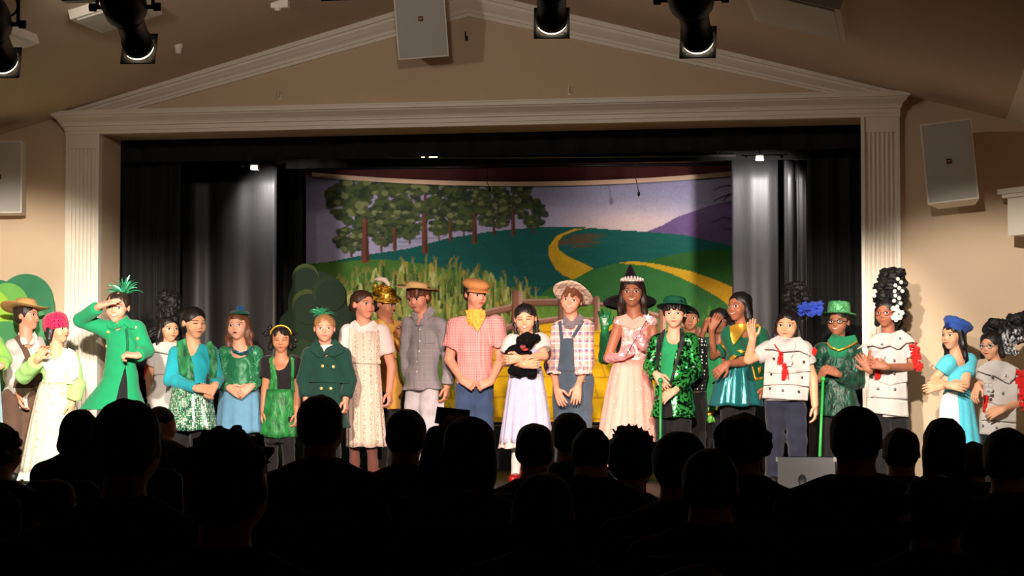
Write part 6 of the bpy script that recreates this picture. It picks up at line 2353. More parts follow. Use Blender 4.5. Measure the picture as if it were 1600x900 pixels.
def cane(a, b, label, mat, hook=0.0):
    a, b = np.asarray(a), np.asarray(b)
    c = empty('walking_cane', (b[0], b[1], 0.0))
    tag(c, label, 'cane')
    o = np.array((b[0], b[1], 0.0))
    link('shaft', MB().tube([a - o, b - o], 0.0115, 10).mesh('shaft', mat), c)
    link('knob', MB().sphere(tuple(a - o + (0, 0, 0.01)), 0.022).mesh('knob', mat), c)
    link('tip', MB().tube([b - o + (0, 0, 0.03), b - o + (0, 0, 0.0)], 0.014, 10).mesh('tip', BLK), c)


CANEM = plain('green_cane', S(40, 150, 76), 0.4, var=0.15)
pa = p.base + p.L((1032, 596, -0.22))
cane(pa, (pa[0] + 0.0, pa[1] - 0.02, 0.002), 'green cane under the hands of the boy in the sequin jacket', CANEM)

# 19 child in the light green robe, hands raised to the face
ROBE = cloth('green_robe', S(52, 158, 96), fold=0.3)
CAPE = cloth('dark_green_cape', S(14, 92, 64), fold=0.3)
p = make('child in a light green robe with fringed hem holding both hands up to the face', Y=0.34, head=(1124, 482, 521), hip=(1112, 610), sh=((1104, 538), (1140, 538)),
         el=((1088, 548, -0.04), (1114, 556, -0.10)), wr=((1100, 516, -0.16), (1112, 514, -0.20)), tip=((1106, 496, -0.18), (1122, 494, -0.20)), yaw=-14, skin='brown', hair='black', curl=(0.6, 0.25),
         palm=((0.5, 0.3, 0.1), (0.2, -0.9, 0.2)))
p.hairdo('bob', 'black', noise=0.008)
tp = p.top('robe_top', CAPE, 560, (1.45, 0.7), inf=0.022, sr=0.028, neck=0.055, seed=21, end_r=0.062)
p.skirt('robe', ROBE, (1114, 548, 17), (1108, 636, 20), 7, 0.03)
fr = p.skirt('fringed_underskirt', sequin('green_lurex', S(40, 150, 70), S(150, 230, 90), 60.0, 0.5, 0.2), (1108, 634, 18), (1108, 660, 20), 22, 0.04, seed=6)
p.skirt('gold_band', GOLD, (1108, 642, 19.5), (1108, 648, 20), 22, 0.04, seed=6, parent=fr)
p.drape('gold_trim', ['robe_top'], [(1118, 528), (1121, 526), (1139, 549), (1137, 552)], GOLD, 0.008, tp)
p.trousers(BLACKC, 640, r=(0.07, 0.055, 0.048))
p.shoes(plain('yellow_shoe', S(226, 180, 40), 0.5))

# polka-dot child half hidden behind the sequin jacket
n_ = N('black_white_dots')
PDOT = n_.set(n_.mix(n_.math('LESS_THAN', n_.vor(34.0, rnd=0.4), 0.28), S(20, 20, 22), S(236, 234, 230)), 0.8, 0, 0.1, 0.3)
# 20 girl in the gold-collared cape and teal satin skirt
TEAL = satin('teal_satin', S(26, 118, 120), 0.3)
p = make('girl in a dark green cape with gold collar and a teal satin skirt', Y=0.06, head=(1155, 457, 501), hip=(1152, 592), sh=((1138, 522, -0.05), (1188, 522, 0.05)),
         el=((1160, 566, -0.10), (1196, 572, 0.04)), wr=((1136, 569, -0.22), (1190, 606, 0.0)), tip=((1112, 588, -0.24), (1188, 628, 0.0)), yaw=-42, pitch=0, skin='brown', hair='black', mouth='smile', curl=(0.3, 0.4),
         palm=((0.1, 0.9, -0.3), None))
p.hairdo('long', 'black', noise=0.005)
cpv = p.top('cape', CAPE, 580, (0.85, 1.2), inf=0.024, sr=0.034, neck=0.058, wr=(0.006, 28), seed=22, end_r=0.075)
p.skirt('satin_skirt', TEAL, (1152, 572, 26), (1150, 634, 42), 12, 0.07, pw=0.8)
p.drape('gold_collar', ['cape', 'body'], [(1140, 510), (1150, 506), (1166, 505), (1186, 506), (1188, 510), (1176, 514), (1164, 516), (1156, 528), (1146, 540), (1142, 530)], GOLD, 0.016, cpv)
for pts in ([(1140, 560), (1146, 554), (1152, 556), (1146, 562), (1140, 564)], [(1150, 548), (1158, 546), (1166, 550), (1158, 551)]):
    p.drape('gold_braid', ['cape'], pts, GOLD, 0.010, cpv)
v_ = Vox(0.009)
v_.cap(p.L((1180, 530, 0.02)), p.L((1186, 598, 0.0)), 0.05, 0.085, k=0.02, flat=(p.fwd, 0.5))
v_.post = wrinkle(8, 0.006, 30)
p.m['cape_fall'] = v_.run()
cf = p.add('cape_fall', p.m['cape_fall'], CAPE)
p.drape('gold_braid', ['cape_fall'], [(1174, 572), (1177, 572), (1182, 590), (1192, 588), (1192, 592), (1180, 595)], GOLD, 0.010, cf)
p.drape('gold_leaf', ['cape_fall'], [(1184, 574), (1189, 572), (1190, 580), (1186, 586)], GOLD, 0.010, cf)
p.trousers(BLACKC, 620, r=(0.07, 0.055, 0.048), name='leggings')
p.shoes()

p = make('child in black with white spots mostly hidden behind the sequin jacket', Y=0.02, head=(1078, 480, 516), hip=(1080, 610), sh=((1062, 536), (1096, 536)),
         el=((1058, 575, 0.03), (1096, 578, 0.0)), wr=((1060, 605, 0.02), (1094, 606, -0.02)), tip=((1060, 625, 0.02), (1094, 626, -0.02)), yaw=0, skin='tan', hair='black')
p.hairdo('short', 'black')
p.top('spotted_top', PDOT, 612, (1.9, 1.9), sr=0.022)
p.trousers(BLACKC, 612)
p.shoes()

# 21 boy in white card costume waving
p = make('boy in a white card costume with red tassels and navy trousers, waving', Y=-0.52, head=(1231, 486, 532), hip=(1228, 615), sh=((1199, 545), (1258, 545)),
         el=((1170, 562, -0.03), (1270, 592, 0.03)), wr=((1176, 530, -0.10), (1273, 632, 0.0)), tip=((1172, 500, -0.12), (1276, 660, 0.0)), yaw=-14, pitch=2, roll=4, skin='east', hair='black', curl=(0.15, 0.4),
         palm=((0.6, -0.7, 0), None), thick=1.1, hw=25)
p.hairdo('bob', 'black', noise=0.004)
t_ = tin_costume(p, 626, (0.62, 0.5), [[(1196, 552), (1230, 556), (1264, 553), (1266, 580), (1228, 584), (1194, 582)], [(1194, 582), (1228, 586), (1266, 580), (1264, 604), (1230, 600), (1193, 602)], [(1193, 603), (1230, 602), (1264, 606), (1262, 626), (1191, 622)]],
                 [(1209, 560), (1205, 585), (1203, 607), (1223, 610), (1248, 612), (1253, 590), (1256, 565), (1234, 542)],
                 [[(1194, 546), (1204, 530), (1216, 524), (1228, 528), (1238, 528), (1250, 526), (1264, 540), (1266, 556), (1248, 548), (1222, 550), (1208, 546)]])
RP = MB()
rp = [p.surf(['card_tunic', 'body'], a, b, 0.045) for a, b in ((1204, 529), (1210, 538), (1217, 548), (1221, 553))]
p.mb('red_cord', RP.tube([q for q in rp if q is not None], 0.006, 6), RED)
p.tassel('red_tassel', RED, 1220, 553, 18, 11, keys=['card_tunic'], seed=4)
p.tassel('red_tassel', RED, 1226, 572, 26, 13, keys=['card_tunic'], seed=5)
p.puff('red_flower', RED, [(p.L((1272 + dx, 545 + dyy, -0.03)), 0.014) for dx, dyy in ((0, 0), (2, 4), (-2, 5), (1, 9))], 3, 0.005, 0.007)
fm = MB()
fc = p.surf(['card_tunic'], 1233, 566, 0.03)
for a in range(6):
    fm.sphere(tuple(fc + np.array((0.018 * math.cos(a * 1.05), -0.006, 0.022 * math.sin(a * 1.05)))), (0.012, 0.007, 0.014))
fm.sphere(tuple(fc + (0, -0.012, 0)), 0.008)
p.mb('white_flower', fm, FLOWERW)
nk = [p.surf(['card_tunic', 'body'], a, b, 0.04) for a, b in ((1244, 534), (1242, 545), (1238, 556), (1234, 564))]
p.mb('neck_chain', MB().tube([q for q in nk if q is not None], 0.002, 5), SILVER)
wig_tall(p, 'tall_wig', 1243, 446, 492, 17, 9, dy=0.08, lean=-2)
bq = p.L((1267, 483, -0.02))
r_ = random.Random(3)
p.puff('blue_pompom', cloth('royal_blue_tulle', S(44, 76, 196), fold=0.9), [(bq + np.array((r_.uniform(-0.085, 0.085), r_.uniform(-0.05, 0.05), r_.uniform(-0.045, 0.045))) * (1, 1, 0.9), 0.022) for _ in range(46)], 5, 0.010, 0.007, 130, k=0.004)
p.mb('pompom_stalk', MB().tube([bq, p.L((1252, 492, 0.02))], 0.01, 6), BLACKHAIRWIG)
p.trousers(NAVY, 618, r=(0.066, 0.058, 0.054), wr=(0.012, 34), inf=0.014)
p.shoes()

# 22 boy with the glitter top hat, glasses and cane
DGV = velvet('dark_green_crushed_velvet', S(18, 66, 48), 0.4, 0.75)
p = make('boy in a glittery light green hat, glasses and crushed green velvet jacket with a cane', Y=-0.08, head=(1310, 482, 525), hip=(1310, 612), sh=((1283, 548), (1336, 548)),
         el=((1276, 586, 0.0), (1338, 596, -0.02)), wr=((1281, 592, -0.17), (1308, 584, -0.18)), tip=((1288, 578, -0.21), (1286, 574, -0.22)), yaw=-16, pitch=-2, skin='brown', hair='black', curl=(0.85, 0.85),
         palm=((0.5, 0.6, 0), (-0.4, 0.8, -0.2)), mouth='smile')
p.hairdo('cropped', 'black')
jk = p.top('velvet_jacket', DGV, 650, (1.85, 1.85), inf=0.026, sr=0.034, flare=37, neck=0.055, wr=(0.010, 30), seed=23)
COWL = cloth('green_cowl', S(34, 130, 88), fold=0.6)
v_ = Vox(0.0085)
v_.cap(p.neck + (0, 0, -0.01), p.neck + (0, 0, 0.03), 0.120, 0.070, k=0.01, flat=(p.fwd, 0.85))
v_.ell(p.neck + (0, 0, 0.09), (0.07, 0.07, 0.06), None, 0.01, 's')
v_.post = wrinkle(4, 0.008, 50)
cw = p.add('cowl', v_.run(), COWL)
p.m['cowl'] = (np.array([v.co for v in cw.data.vertices]), np.array([list(f.vertices) for f in cw.data.polygons]))
p.drape('cowl_edge', ['velvet_jacket', 'cowl', 'body'], [(1293, 532), (1300, 522), (1320, 526), (1336, 523), (1340, 532), (1324, 541), (1311, 546), (1298, 541)], COWL, 0.014, cw)
p.drape('cowl_piping', ['velvet_jacket', 'cowl'], [(1293, 534), (1298, 541), (1311, 546), (1324, 541), (1340, 532), (1340, 535), (1324, 544), (1311, 549), (1297, 544), (1291, 536)], GOLD, 0.018, cw)
ty = [p.surf(['velvet_jacket', 'cowl'], a, b, 0.014) for a, b in ((1309, 541), (1307, 552), (1305, 566), (1303, 578))]
p.mb('neck_tie_cord', MB().tube([q for q in ty if q is not None], 0.006, 6), COWL, cw)
p.glasses(plain('dark_frames', S(40, 36, 36), 0.3))
GLIT = sequin('glitter_green', S(40, 150, 84), S(150, 240, 170), 220.0, 0.35, 0.35)
p.hat('glitter_hat', [(0.40, 0.0), (0.62, 0.0), (0.63, 0.02), (0.44, 0.03), (0.42, 0.05), (0.42, 0.14), (0.40, 0.42), (0.385, 0.46), (0.02, 0.46)], GLIT, (0, 0.05, 0.27), (-6, 0, 0), (0.93, 1.0))
p.trousers(BLACKC, 620)
p.shoes()
pa = p.base + p.L((1286, 594, -0.23))
pb_ = p.base + p.L((1279, 716, -0.26))
cane(pa, (pb_[0], pb_[1] - 0.05, 0.002), 'bright green cane held by the boy in the glittery hat', plain('bright_cane', S(60, 180, 84), 0.4, var=0.1))

# 23 tall wig with white flowers
def flowers(p, name, pts, r, dy, parent=None, mat=FLOWERW):
    for (x, y) in pts:
        c = p.L((x, y, dy))
        m = MB()
        rr = r * p.mpp
        for a in range(6):
            m.sphere(tuple(c + np.array((rr * 0.55 * math.cos(a * 1.047), -0.003, rr * 0.55 * math.sin(a * 1.047)))), (rr * 0.5, rr * 0.3, rr * 0.5), 7, 4)
        m.sphere(tuple(c + (0, -rr * 0.3, 0)), rr * 0.35, 7, 4)
        p.mb(name, m, mat, parent)


p = make('girl in a very tall black wig with white flowers and a white card costume', Y=-0.72, head=(1385, 466, 510), hip=(1390, 616), sh=((1365, 535, -0.04), (1416, 535, 0.06)),
         el=((1358, 576, -0.03), (1426, 574, 0.03)), wr=((1358, 578, -0.20), (1384, 573, -0.22)), tip=((1344, 556, -0.22), (1358, 566, -0.24)), yaw=-22, pitch=6, skin='brown', hair='black', curl=(0.2, 0.4),
         palm=((0.3, 0.6, -0.6), (-0.1, 0.9, -0.2)))
p.hairdo('bob', 'black', noise=0.006)
t_ = tin_costume(p, 652, (0, 0.62), [[(1362, 546), (1392, 548), (1416, 546), (1418, 596), (1390, 602), (1358, 590)], [(1358, 590), (1390, 604), (1416, 598), (1418, 624), (1390, 622), (1356, 620)], [(1356, 622), (1390, 624), (1418, 626), (1420, 652), (1354, 644)]],
                 [(1397, 563), (1397, 583), (1372, 607), (1398, 608), (1406, 529), (1378, 538)],
                 [[(1338, 546), (1352, 534), (1366, 524), (1378, 520), (1392, 521), (1408, 515), (1422, 524), (1430, 534), (1416, 536), (1404, 546), (1390, 540), (1376, 544), (1364, 540), (1350, 542)]], SILVER)
wg = wig_tall(p, 'tall_wig', 1391, 426, 482, 22, 5, n=110, dy=0.02, lean=4)
p.puff('wig_side', BLACKHAIRWIG, [(p.L((1404 + dx, 495 + dyy, 0.05)), 0.03) for dx, dyy in ((0, -6), (4, 2), (2, 10), (-2, 16), (6, 22), (10, -4))], 4, 0.010, 0.009, 110)
flowers(p, 'wig_flower', [(1403, 436), (1408, 441), (1399, 446), (1405, 450), (1398, 455), (1410, 455), (1399, 462), (1405, 466), (1397, 470), (1407, 474), (1402, 479), (1367, 455), (1366, 462)], 3.3, -0.13, wg)
flowers(p, 'wig_flower', [(1396, 482), (1403, 486), (1409, 489), (1399, 492), (1406, 496), (1400, 499), (1396, 496), (1364, 480), (1362, 486)], 4.4, -0.12, wg)
p.glasses(plain('red_frames', S(170, 60, 50), 0.3))
p.tassel('red_tassel', RED, 1372, 576, 18, 11, keys=['card_tunic'], seed=6)
flowers(p, 'white_bead', [(1374, 552), (1379, 553), (1374, 558), (1379, 559), (1375, 564)], 2.6, -0.20)
p.puff('red_garland', RED, [(p.L((1425 + 0.28 * (y - 538) + dx + r_.uniform(-2, 2), y + r_.uniform(-2, 2), -0.02 + r_.uniform(-0.02, 0.01))), r_.uniform(0.010, 0.019)) for y in range(538, 580, 3) for dx in (-3, 1, 5)], 3, 0.010, 0.007, 140, k=0.003)
p.trousers(BLACKC, 640)
p.shoes()

# 24 blue beret, light blue dress
CY = cloth('aqua_dress', S(88, 198, 220), fold=0.4)
p = make('girl in a blue beret and aqua dress with folded arms by the right wall', Y=-0.74, head=(1489, 502, 545), hip=(1495, 622), sh=((1481, 564, -0.05), (1516, 562, 0.05)),
         el=((1459, 594, -0.06), (1508, 602, -0.06)), wr=((1482, 602, -0.22), (1470, 604, -0.18)), tip=((1500, 604, -0.24), (1450, 606, -0.22)), yaw=-40, pitch=4, skin='east', hair='black', curl=(0.3, 0.35),
         palm=((0.1, 0.9, -0.3), (0, 0.9, -0.3)), hw=15)
p.hairdo('long', 'black', noise=0.004)
p.top('dress_top', CY, 622, (0.55, 0.55), inf=0.010, sr=0.020, neck=0.068, wr=(0.005, 34), seed=24)
sk_ = p.skirt('dress_skirt', CY, (1496, 608, 21), (1500, 708, 36), 12, 0.05, pw=0.9)
p.drape('apron', ['dress_skirt'], [(1474, 612), (1496, 612), (1499, 650), (1500, 690), (1466, 690), (1468, 640)], check('aqua_gingham', S(236, 244, 240), S(150, 216, 220), 70.0, 70.0, 0.5, mixk=0.35), 0.010, sk_)
BER = cloth('blue_beret', S(52, 88, 172), fold=0.4)
bt = p.hat('beret', [(0.385, -0.03), (0.42, 0.0), (0.425, 0.12), (0.48, 0.18), (0.54, 0.26), (0.53, 0.36), (0.42, 0.44), (0.18, 0.48), (0.02, 0.48)], BER, (0.02, 0.10, 0.15), (-24, 10, 0), (0.92, 1.02), lambda x, y, z, a, r: (x, y + 0.1 * z, z + 0.015 * math.sin(9 * a)))
p.drape('beret_knot', ['body'], [(1476, 505), (1482, 503), (1484, 512), (1478, 514)], cloth('navy_knot', S(26, 40, 100)), 0.05, bt)
p.trousers(WHITEC, 660, r=(0.05, 0.04, 0.034), name='stockings', inf=0.004)
p.shoes()

# 25 right edge: black and white wig
p = make('child in a black and white wig and white card costume at the right edge', Y=-0.95, head=(1549, 518, 561), hip=(1558, 660), sh=((1539, 584, -0.05), (1584, 584, 0.05)),
         el=((1530, 606, -0.05), (1586, 632, 0.0)), wr=((1528, 602, -0.18), (1566, 640, -0.20)), tip=((1520, 625, -0.22), (1544, 648, -0.24)), yaw=-30, pitch=6, skin='east', hair='black', curl=(0.35, 0.4),
         palm=((0.5, 0.5, -0.3), (0, 0.9, -0.3)))
p.hairdo('bob', 'black', noise=0.006)
t_ = tin_costume(p, 684, (0.5, 0.7), [[(1536, 596), (1580, 600), (1590, 600), (1590, 632), (1560, 634), (1536, 624)], [(1536, 626), (1560, 636), (1588, 634), (1588, 660), (1534, 656)], [(1534, 658), (1588, 662), (1586, 684), (1530, 678)]],
                 [(1571, 587), (1567, 614), (1536, 665), (1557, 668), (1550, 588)],
                 [[(1524, 578), (1540, 566), (1554, 562), (1574, 566), (1588, 574), (1586, 590), (1576, 600), (1556, 588), (1540, 584)]], SILVER)
balls = []
r_ = random.Random(6)
for i in range(120):
    t = r_.random()
    balls.append((p.L((1556 + 56 * t + r_.uniform(-14, 14), 516 - 6 * t + r_.uniform(-1, 1) * (10 + 14 * t), 0.03)) + np.array((0, r_.uniform(-0.07, 0.09), 0)), r_.uniform(0.02, 0.036)))
balls += [(p.L((1548 + 14 * k, 516, 0.04)), 0.062) for k in range(5)]
wg = p.puff('wig', BLACKHAIRWIG, balls, 6, 0.012, 0.009, 100)
n_ = N('white_black_wig_streaks')
wv_ = n_.step(n_.noise(70, 3, (1, 1, 0.35)), 0.44, 0.56)
WST = n_.set(n_.mix(wv_, S(30, 30, 33), S(206, 206, 210)), 0.6, 0, 0, 0.3)
cb_ = []
for i in range(34):
    a, q = r_.uniform(0, 6.28), math.sqrt(r_.random())
    cb_.append((p.L((1580 + 17 * q * math.cos(a), 533 + 19 * q * math.sin(a), -0.045 + r_.uniform(-0.025, 0.01))), r_.uniform(0.016, 0.026)))
p.puff('white_curls', WST, cb_, 9, 0.012, 0.0075, 120, parent=wg, k=0.004)
p.glasses(plain('clear_frames', S(150, 150, 160), 0.2))
p.tassel('red_tassel', RED, 1541, 622, 26, 13, keys=['card_tunic'], seed=7)
flowers(p, 'white_bead', [(1542, 602), (1548, 603), (1543, 609), (1548, 610), (1545, 616)], 3.0, -0.20)
p.puff('red_garland', RED, [(p.L((1592 + 0.15 * (y - 580) + dx + r_.uniform(-2, 2), y + r_.uniform(-2, 2), -0.02 + r_.uniform(-0.02, 0.01))), r_.uniform(0.010, 0.020)) for y in range(582, 640, 4) for dx in (-3, 2, 6)], 3, 0.010, 0.007, 140, k=0.003)
p.trousers(BLACKC, 674)
p.shoes()

# ================================================================ THE AUDIENCE, seated with their backs to the camera
DKC = [cloth('dark_wool', S(26, 25, 28)), cloth('dark_navy_wool', S(24, 26, 36)), cloth('dark_brown_wool', S(34, 28, 26)), cloth('charcoal_wool', S(36, 36, 38))]
AH = dict(black=hairmat('audience_hair_black', S(18, 15, 14), 0.6), brown=hairmat('audience_hair_brown', S(34, 24, 19), 0.6), grey=hairmat('audience_hair_grey', S(96, 92, 90), 0.7))
CHAIRF = plain('chair_metal', S(26, 26, 27), 0.5, 0.4)
CHAIRC = cloth('chair_fabric', S(20, 19, 22))
ch_seat = MB().box((-0.22, -0.21, 0.40), (0.22, 0.21, 0.445)).mesh('seat', CHAIRC)
ch_back = MB().prism([(-0.21, -0.24, 0.50), (0.21, -0.24, 0.50), (0.21, -0.29, 0.86), (0.16, -0.295, 0.90), (-0.16, -0.295, 0.90), (-0.21, -0.29, 0.86)], (0, 0, 0), (0, 0.03, 0.004)).mesh('backrest', CHAIRC)
ch_leg = [MB().tube([(sx * 0.20, sy * 0.18, 0.41), (sx * 0.22, sy * 0.21, 0.0)], 0.012, 6).mesh('leg', CHAIRF) for sx in (-1, 1) for sy in (-1, 1)]
ch_post = [MB().tube([(sx * 0.20, -0.20, 0.41), (sx * 0.205, -0.245, 0.52), (sx * 0.205, -0.275, 0.84)], 0.011, 6).mesh('back_post', CHAIRF) for sx in (-1, 1)]


def chair(x, y, sitter):
    e = empty('audience_chair', (x, y, GZ))
    tag(e, 'dark chair of the ' + sitter, 'chair', 'dark audience chairs')
    link('seat', ch_seat, e)
    link('backrest', ch_back, e)
    for m_ in ch_leg:
        link('leg', m_, e)
    for m_ in ch_post:
        link('back_post', m_, e)


def watcher(label, cx, top, wpx, z, style='short', hair='black', sw=0.20, yaw=0, m=0, raise_arm=None, lean=0.0, seed=1, hscale=1.0):
    """cx, top: crown in pixels; wpx: width of the head with its hair; z: distance"""
    hh = wpx / 0.80 * z / F * hscale
    sw = sw * 1.1
    crown = at_z(cx, top, z)
    base = np.array((crown[0] + lean, crown[1] - 0.02, GZ))
    R = rot('Z', math.pi + math.radians(yaw))
    hc = crown - base - np.array((0, 0, 0.54 * hh))
    Hf = lambda x, y, zz: hc + R @ (np.array((x * 1.08, y, zz)) * hh)
    root = empty('person', tuple(base))
    tag(root, label, 'person', 'seated audience in the dark')
    body = Vox(0.016)
    head_prims(body, Hf, R, hh)
    sz = hc[2] - 0.225 * hh / 0.235
    mid = np.array((lean * -0.5, -0.02, sz))
    hip = np.array((0, 0.0, 0.635))
    lat = np.array((1.0, 0, 0))
    shs = [mid + lat * (q * (sw - 0.04)) - (0, 0, 0.02) for q in (-1, 1)]
    els = [shs[i] + np.array((q * 0.06, 0.08, -0.27)) for i, q in enumerate((-1, 1))]
    els = [np.array((e_[0], e_[1], max(e_[2], hip[2] + 0.03))) for e_ in els]
    wrs = [els[i] + np.array((-q * 0.10, 0.24, 0.02)) for i, q in enumerate((-1, 1))]
    if raise_arm:
        i, e_px, w_px, zz = raise_arm
        els[i] = at_z(e_px[0], e_px[1], zz) - base
        wrs[i] = at_z(w_px[0], w_px[1], zz + 0.12) - base
    nb = mid + (0, 0, 0.05)

    def tor(v, inf):
        v.cap(mid - (0, 0, 0.10), (mid + hip) / 2, sw * 0.82 + inf, sw * 0.74 + inf, k=0.05, flat=(np.array((0, 1.0, 0)), 0.66))
        v.cap((mid + hip) / 2, hip, sw * 0.74 + inf, 0.17 + inf, k=0.05, flat=(np.array((0, 1.0, 0)), 0.72))
        for i in (0, 1):
            v.cap(nb - (0, 0, 0.02), shs[i], 0.062 + inf, 0.058 + inf, k=0.06)
            v.cap(shs[i], els[i], 0.052 + inf, 0.042 + inf, k=0.03)
            v.cap(els[i], wrs[i], 0.042 + inf, 0.030 + inf * 0.8, k=0.02)
    tor(body, 0)
    body.cap(nb - (0, 0, 0.04), Hf(0, 0.08, -0.2), 0.068, 0.060, k=0.03)
    kn = [np.array((q * 0.11, 0.40, 0.525)) for q in (-1, 1)]
    an = [np.array((q * 0.11, 0.42, 0.075)) for q in (-1, 1)]
    for i in (0, 1):
        body.cap(hip + ((-0.09, 0.09)[i], 0.02, -0.04), kn[i], 0.075, 0.055, k=0.03)
        body.cap(kn[i], an[i], 0.052, 0.038, k=0.02)
        body.cap(an[i] - (0, 0.02, 0.03), an[i] + (0, 0.14, -0.045), 0.036, 0.028, k=0.02)
    parts = [body.run()]
    for i in (0, 1):
        v = Vox(0.0075)
        d = nrm(wrs[i] - els[i])
        if raise_arm and raise_arm[0] == i:
            d = nrm(np.array((0.5, 0.1, 0.7)))
        hand_prims(v, wrs[i], wrs[i] + d * 0.1, np.array((0, 0.3, -1.0)) if not (raise_arm and raise_arm[0] == i) else np.array((0.8, 0.4, -0.3)), -1 if i == 1 else 1, 0.175, 0.5 if not raise_arm else 0.7)
        parts.append(v.run())
    V, Q = merge(parts)
    link('body', mesh_np('body', V, Q, SK['tan']), root)
    v = Vox(0.016)
    tor(v, 0.018)
    v.ell(nb + (0, 0.03, 0.06), (0.075, 0.075, 0.06), None, 0.01, 's')
    v.half((0, 0, 0.47), (0, 0, -1))
    v.post = wrinkle(seed, 0.006, 24)
    g = v.run()
    link('jacket', mesh_np('jacket', g[0], g[1], DKC[m % 4]), root)
    v = Vox(0.016)
    for i in (0, 1):
        v.cap(hip + ((-0.09, 0.09)[i], 0.0, -0.02), kn[i], 0.088, 0.070, k=0.04)
        v.cap(kn[i], an[i], 0.068, 0.060, k=0.03)
    g = v.run()
    link('trousers', mesh_np('trousers', g[0], g[1], DKC[(m + 1) % 4]), root)
    # hair
    v = Vox(0.011)
    E = lambda c, r, k=0.06, mode='u': v.ell(Hf(*c), np.array(r) * hh * np.array((1.08, 1, 1)), R, k * hh, mode)
    E((0, 0.07, 0.15), (0.355, 0.43, 0.39))
    E((0, 0.20, -0.06), (0.33, 0.27, 0.27), 0.1)
    rr_ = random.Random(seed)
    if style == 'long':
        E((0, 0.16, -0.20), (0.38, 0.30, 0.42), 0.12)
        v.cap(Hf(-0.18, 0.2, -0.4), Hf(-0.22, 0.24, -0.95), 0.20 * hh, 0.15 * hh, k=0.1 * hh)
        v.cap(Hf(0.18, 0.2, -0.4), Hf(0.22, 0.24, -0.95), 0.20 * hh, 0.15 * hh, k=0.1 * hh)
    if style == 'curly':
        for i in range(60):
            a, b = rr_.uniform(0, 6.28), rr_.uniform(-0.7, 1.4)
            E((0.38 * math.cos(a) * math.cos(b), 0.10 + 0.42 * math.sin(a) * math.cos(b), 0.08 + 0.38 * math.sin(b)), (0.085,) * 3, 0.02)
    if style == 'spiky':
        for i in range(150):
            a, b = rr_.uniform(0, 6.28), rr_.uniform(0.15, 1.45)
            dv = np.array((math.cos(a) * math.cos(b), math.sin(a) * math.cos(b), math.sin(b)))
            c = np.array((0, 0.07, 0.13)) + dv * np.array((0.36, 0.42, 0.37))
            v.cap(Hf(*c), Hf(*(c + dv * rr_.uniform(0.06, 0.13) + np.array((rr_.uniform(-.03, .03), 0, 0)))), 0.035 * hh, 0.010 * hh, k=0.01)
    if style == 'bun':
        E((0, 0.40, 0.30), (0.16, 0.16, 0.16), 0.05)
    if style == 'hood':
        E((0, 0.06, 0.05), (0.44, 0.47, 0.50), 0.05)
        E((0, 0.12, -0.30), (0.50, 0.40, 0.40), 0.1)
    E((0, -0.475, -0.18), (0.29, 0.32, 0.44), 0.02, 's')
    v.post = wrinkle(seed, 0.005, 70, (1, 1, 0.4))
    g = v.run()
    link('hood' if style == 'hood' else 'hair', mesh_np('hair', g[0], g[1], AH[hair] if style != 'hood' else DKC[m % 4]), root)
    for i in (0, 1):
        v = Vox(0.014)
        v.cap(an[i] + (0, -0.03, -0.035), an[i] + (0, 0.15, -0.04), 0.045, 0.038, k=0.01)
        v.half((0, 0, 0.003), (0, 0, -1))
        g = v.run()
        link('shoe', mesh_np('shoe', g[0], g[1], BLK), root)
    chair(base[0], base[1] + 0.04, label)
    return root, base, wrs


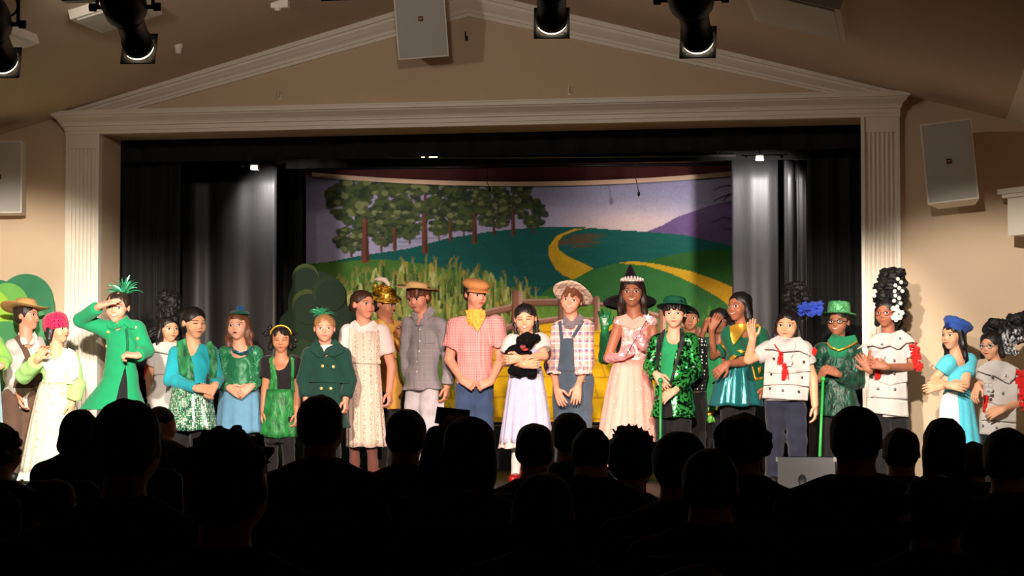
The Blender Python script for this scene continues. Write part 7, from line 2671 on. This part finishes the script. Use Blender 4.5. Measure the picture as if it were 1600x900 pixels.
AUD = [
    ('curly-haired silhouette at the left edge below the brown overalls', 0, 660, 66, 10.2, 'curly', 'black', 0.20, -10),
    ('hooded silhouette in front of the long cream apron', 126, 640, 52, 11.4, 'hood', 'black', 0.20, 0),
    ('large round-headed silhouette below the emerald coat', 200, 623, 112, 6.4, 'short', 'black', 0.21, 5),
    ('small silhouette turned in profile just right of the large round head', 254, 635, 42, 13.0, 'short', 'black', 0.17, -70),
    ('wide spiky-haired silhouette below the light blue skirt', 357, 672, 134, 5.3, 'spiky', 'black', 0.21, 0),
    ('tall silhouette with ears showing below the dark green trench coat', 502, 617, 76, 8.5, 'short', 'black', 0.21, 0),
    ('short-haired silhouette in front of the pale trousers', 635, 639, 66, 9.8, 'short', 'black', 0.19, 8),
    ('long-haired silhouette holding up a phone below the jeans', 735, 650, 86, 7.8, 'long', 'black', 0.19, 0),
    ('low round-headed silhouette below the lavender dress', 837, 661, 64, 10.05, 'short', 'brown', 0.18, 0),
    ('silhouette of a head below the denim overalls', 890, 644, 58, 11.3, 'short', 'black', 0.19, 0),
    ('low silhouette between the overalls and the pink gown', 924, 668, 62, 8.6, 'bob', 'brown', 0.18, 0),
    ('spiky-haired silhouette below the pink gown', 988, 668, 77, 9.45, 'spiky', 'black', 0.20, 0),
    ('broad silhouette below the sequin jacket', 1062, 673, 86, 7.2, 'short', 'black', 0.21, 0),
    ('silhouette below the teal satin skirt beside the stage monitor', 1160, 645, 76, 8.0, 'curly', 'black', 0.20, 10),
    ('tall grey-haired silhouette in front of the boy with the glittery hat', 1338, 633, 84, 7.4, 'short', 'brown', 0.22, -4),
    ('silhouette below the girl with the tallest wig', 1408, 668, 60, 10.4, 'short', 'black', 0.19, 0),
    ('long-haired silhouette below the aqua dress', 1475, 652, 68, 9.2, 'long', 'black', 0.19, 0),
    ('small low silhouette between the aqua dress and the right edge', 1518, 690, 54, 11.2, 'short', 'black', 0.17, 20),
    ('silhouette at the right edge below the black and white wig', 1574, 668, 78, 8.2, 'short', 'black', 0.20, -8),
    ('grey-haired head rising from the bottom edge of the picture', 1078, 882, 196, 3.0, 'short', 'grey', 0.20, 0),
    ('dark silhouette low below the hooded one', 88, 748, 70, 7.0, 'short', 'black', 0.20, 0),
    ('dark head low below the girl hugging the toy dog', 850, 738, 100, 5.6, 'long', 'black', 0.20, 0),
    ('dark head low below the fringed green robe', 1110, 700, 92, 6.4, 'short', 'black', 0.20, 0),
    ('dark curly head low near the right wall', 1460, 740, 100, 5.6, 'curly', 'black', 0.20, 0),
]
for k, a in enumerate(AUD):
    if 'phone' in a[0]:
        _, base, wrs = watcher(*a[:9], m=k, seed=k + 1, raise_arm=(0, (684, 722), (683, 684), 7.9))
        c = at_z(707, 651, 8.05)
        ph = empty('mobile_phone', tuple(c))
        tag(ph, 'dark mobile phone held up by the long-haired audience member', 'phone')
        ph.rotation_euler = (math.radians(-35), math.radians(6), math.radians(8))
        link('case', MB().box((-0.062, -0.005, -0.034), (0.062, 0.005, 0.034)).mesh('case', plain('phone_black', S(16, 16, 18), 0.4)), ph)
        link('screen', MB().box((-0.059, -0.0062, -0.031), (0.059, -0.005, 0.031)).mesh('screen', plain('phone_glass', S(24, 26, 32), 0.15)), ph)
    else:
        watcher(*a[:9], m=k, seed=k + 1)
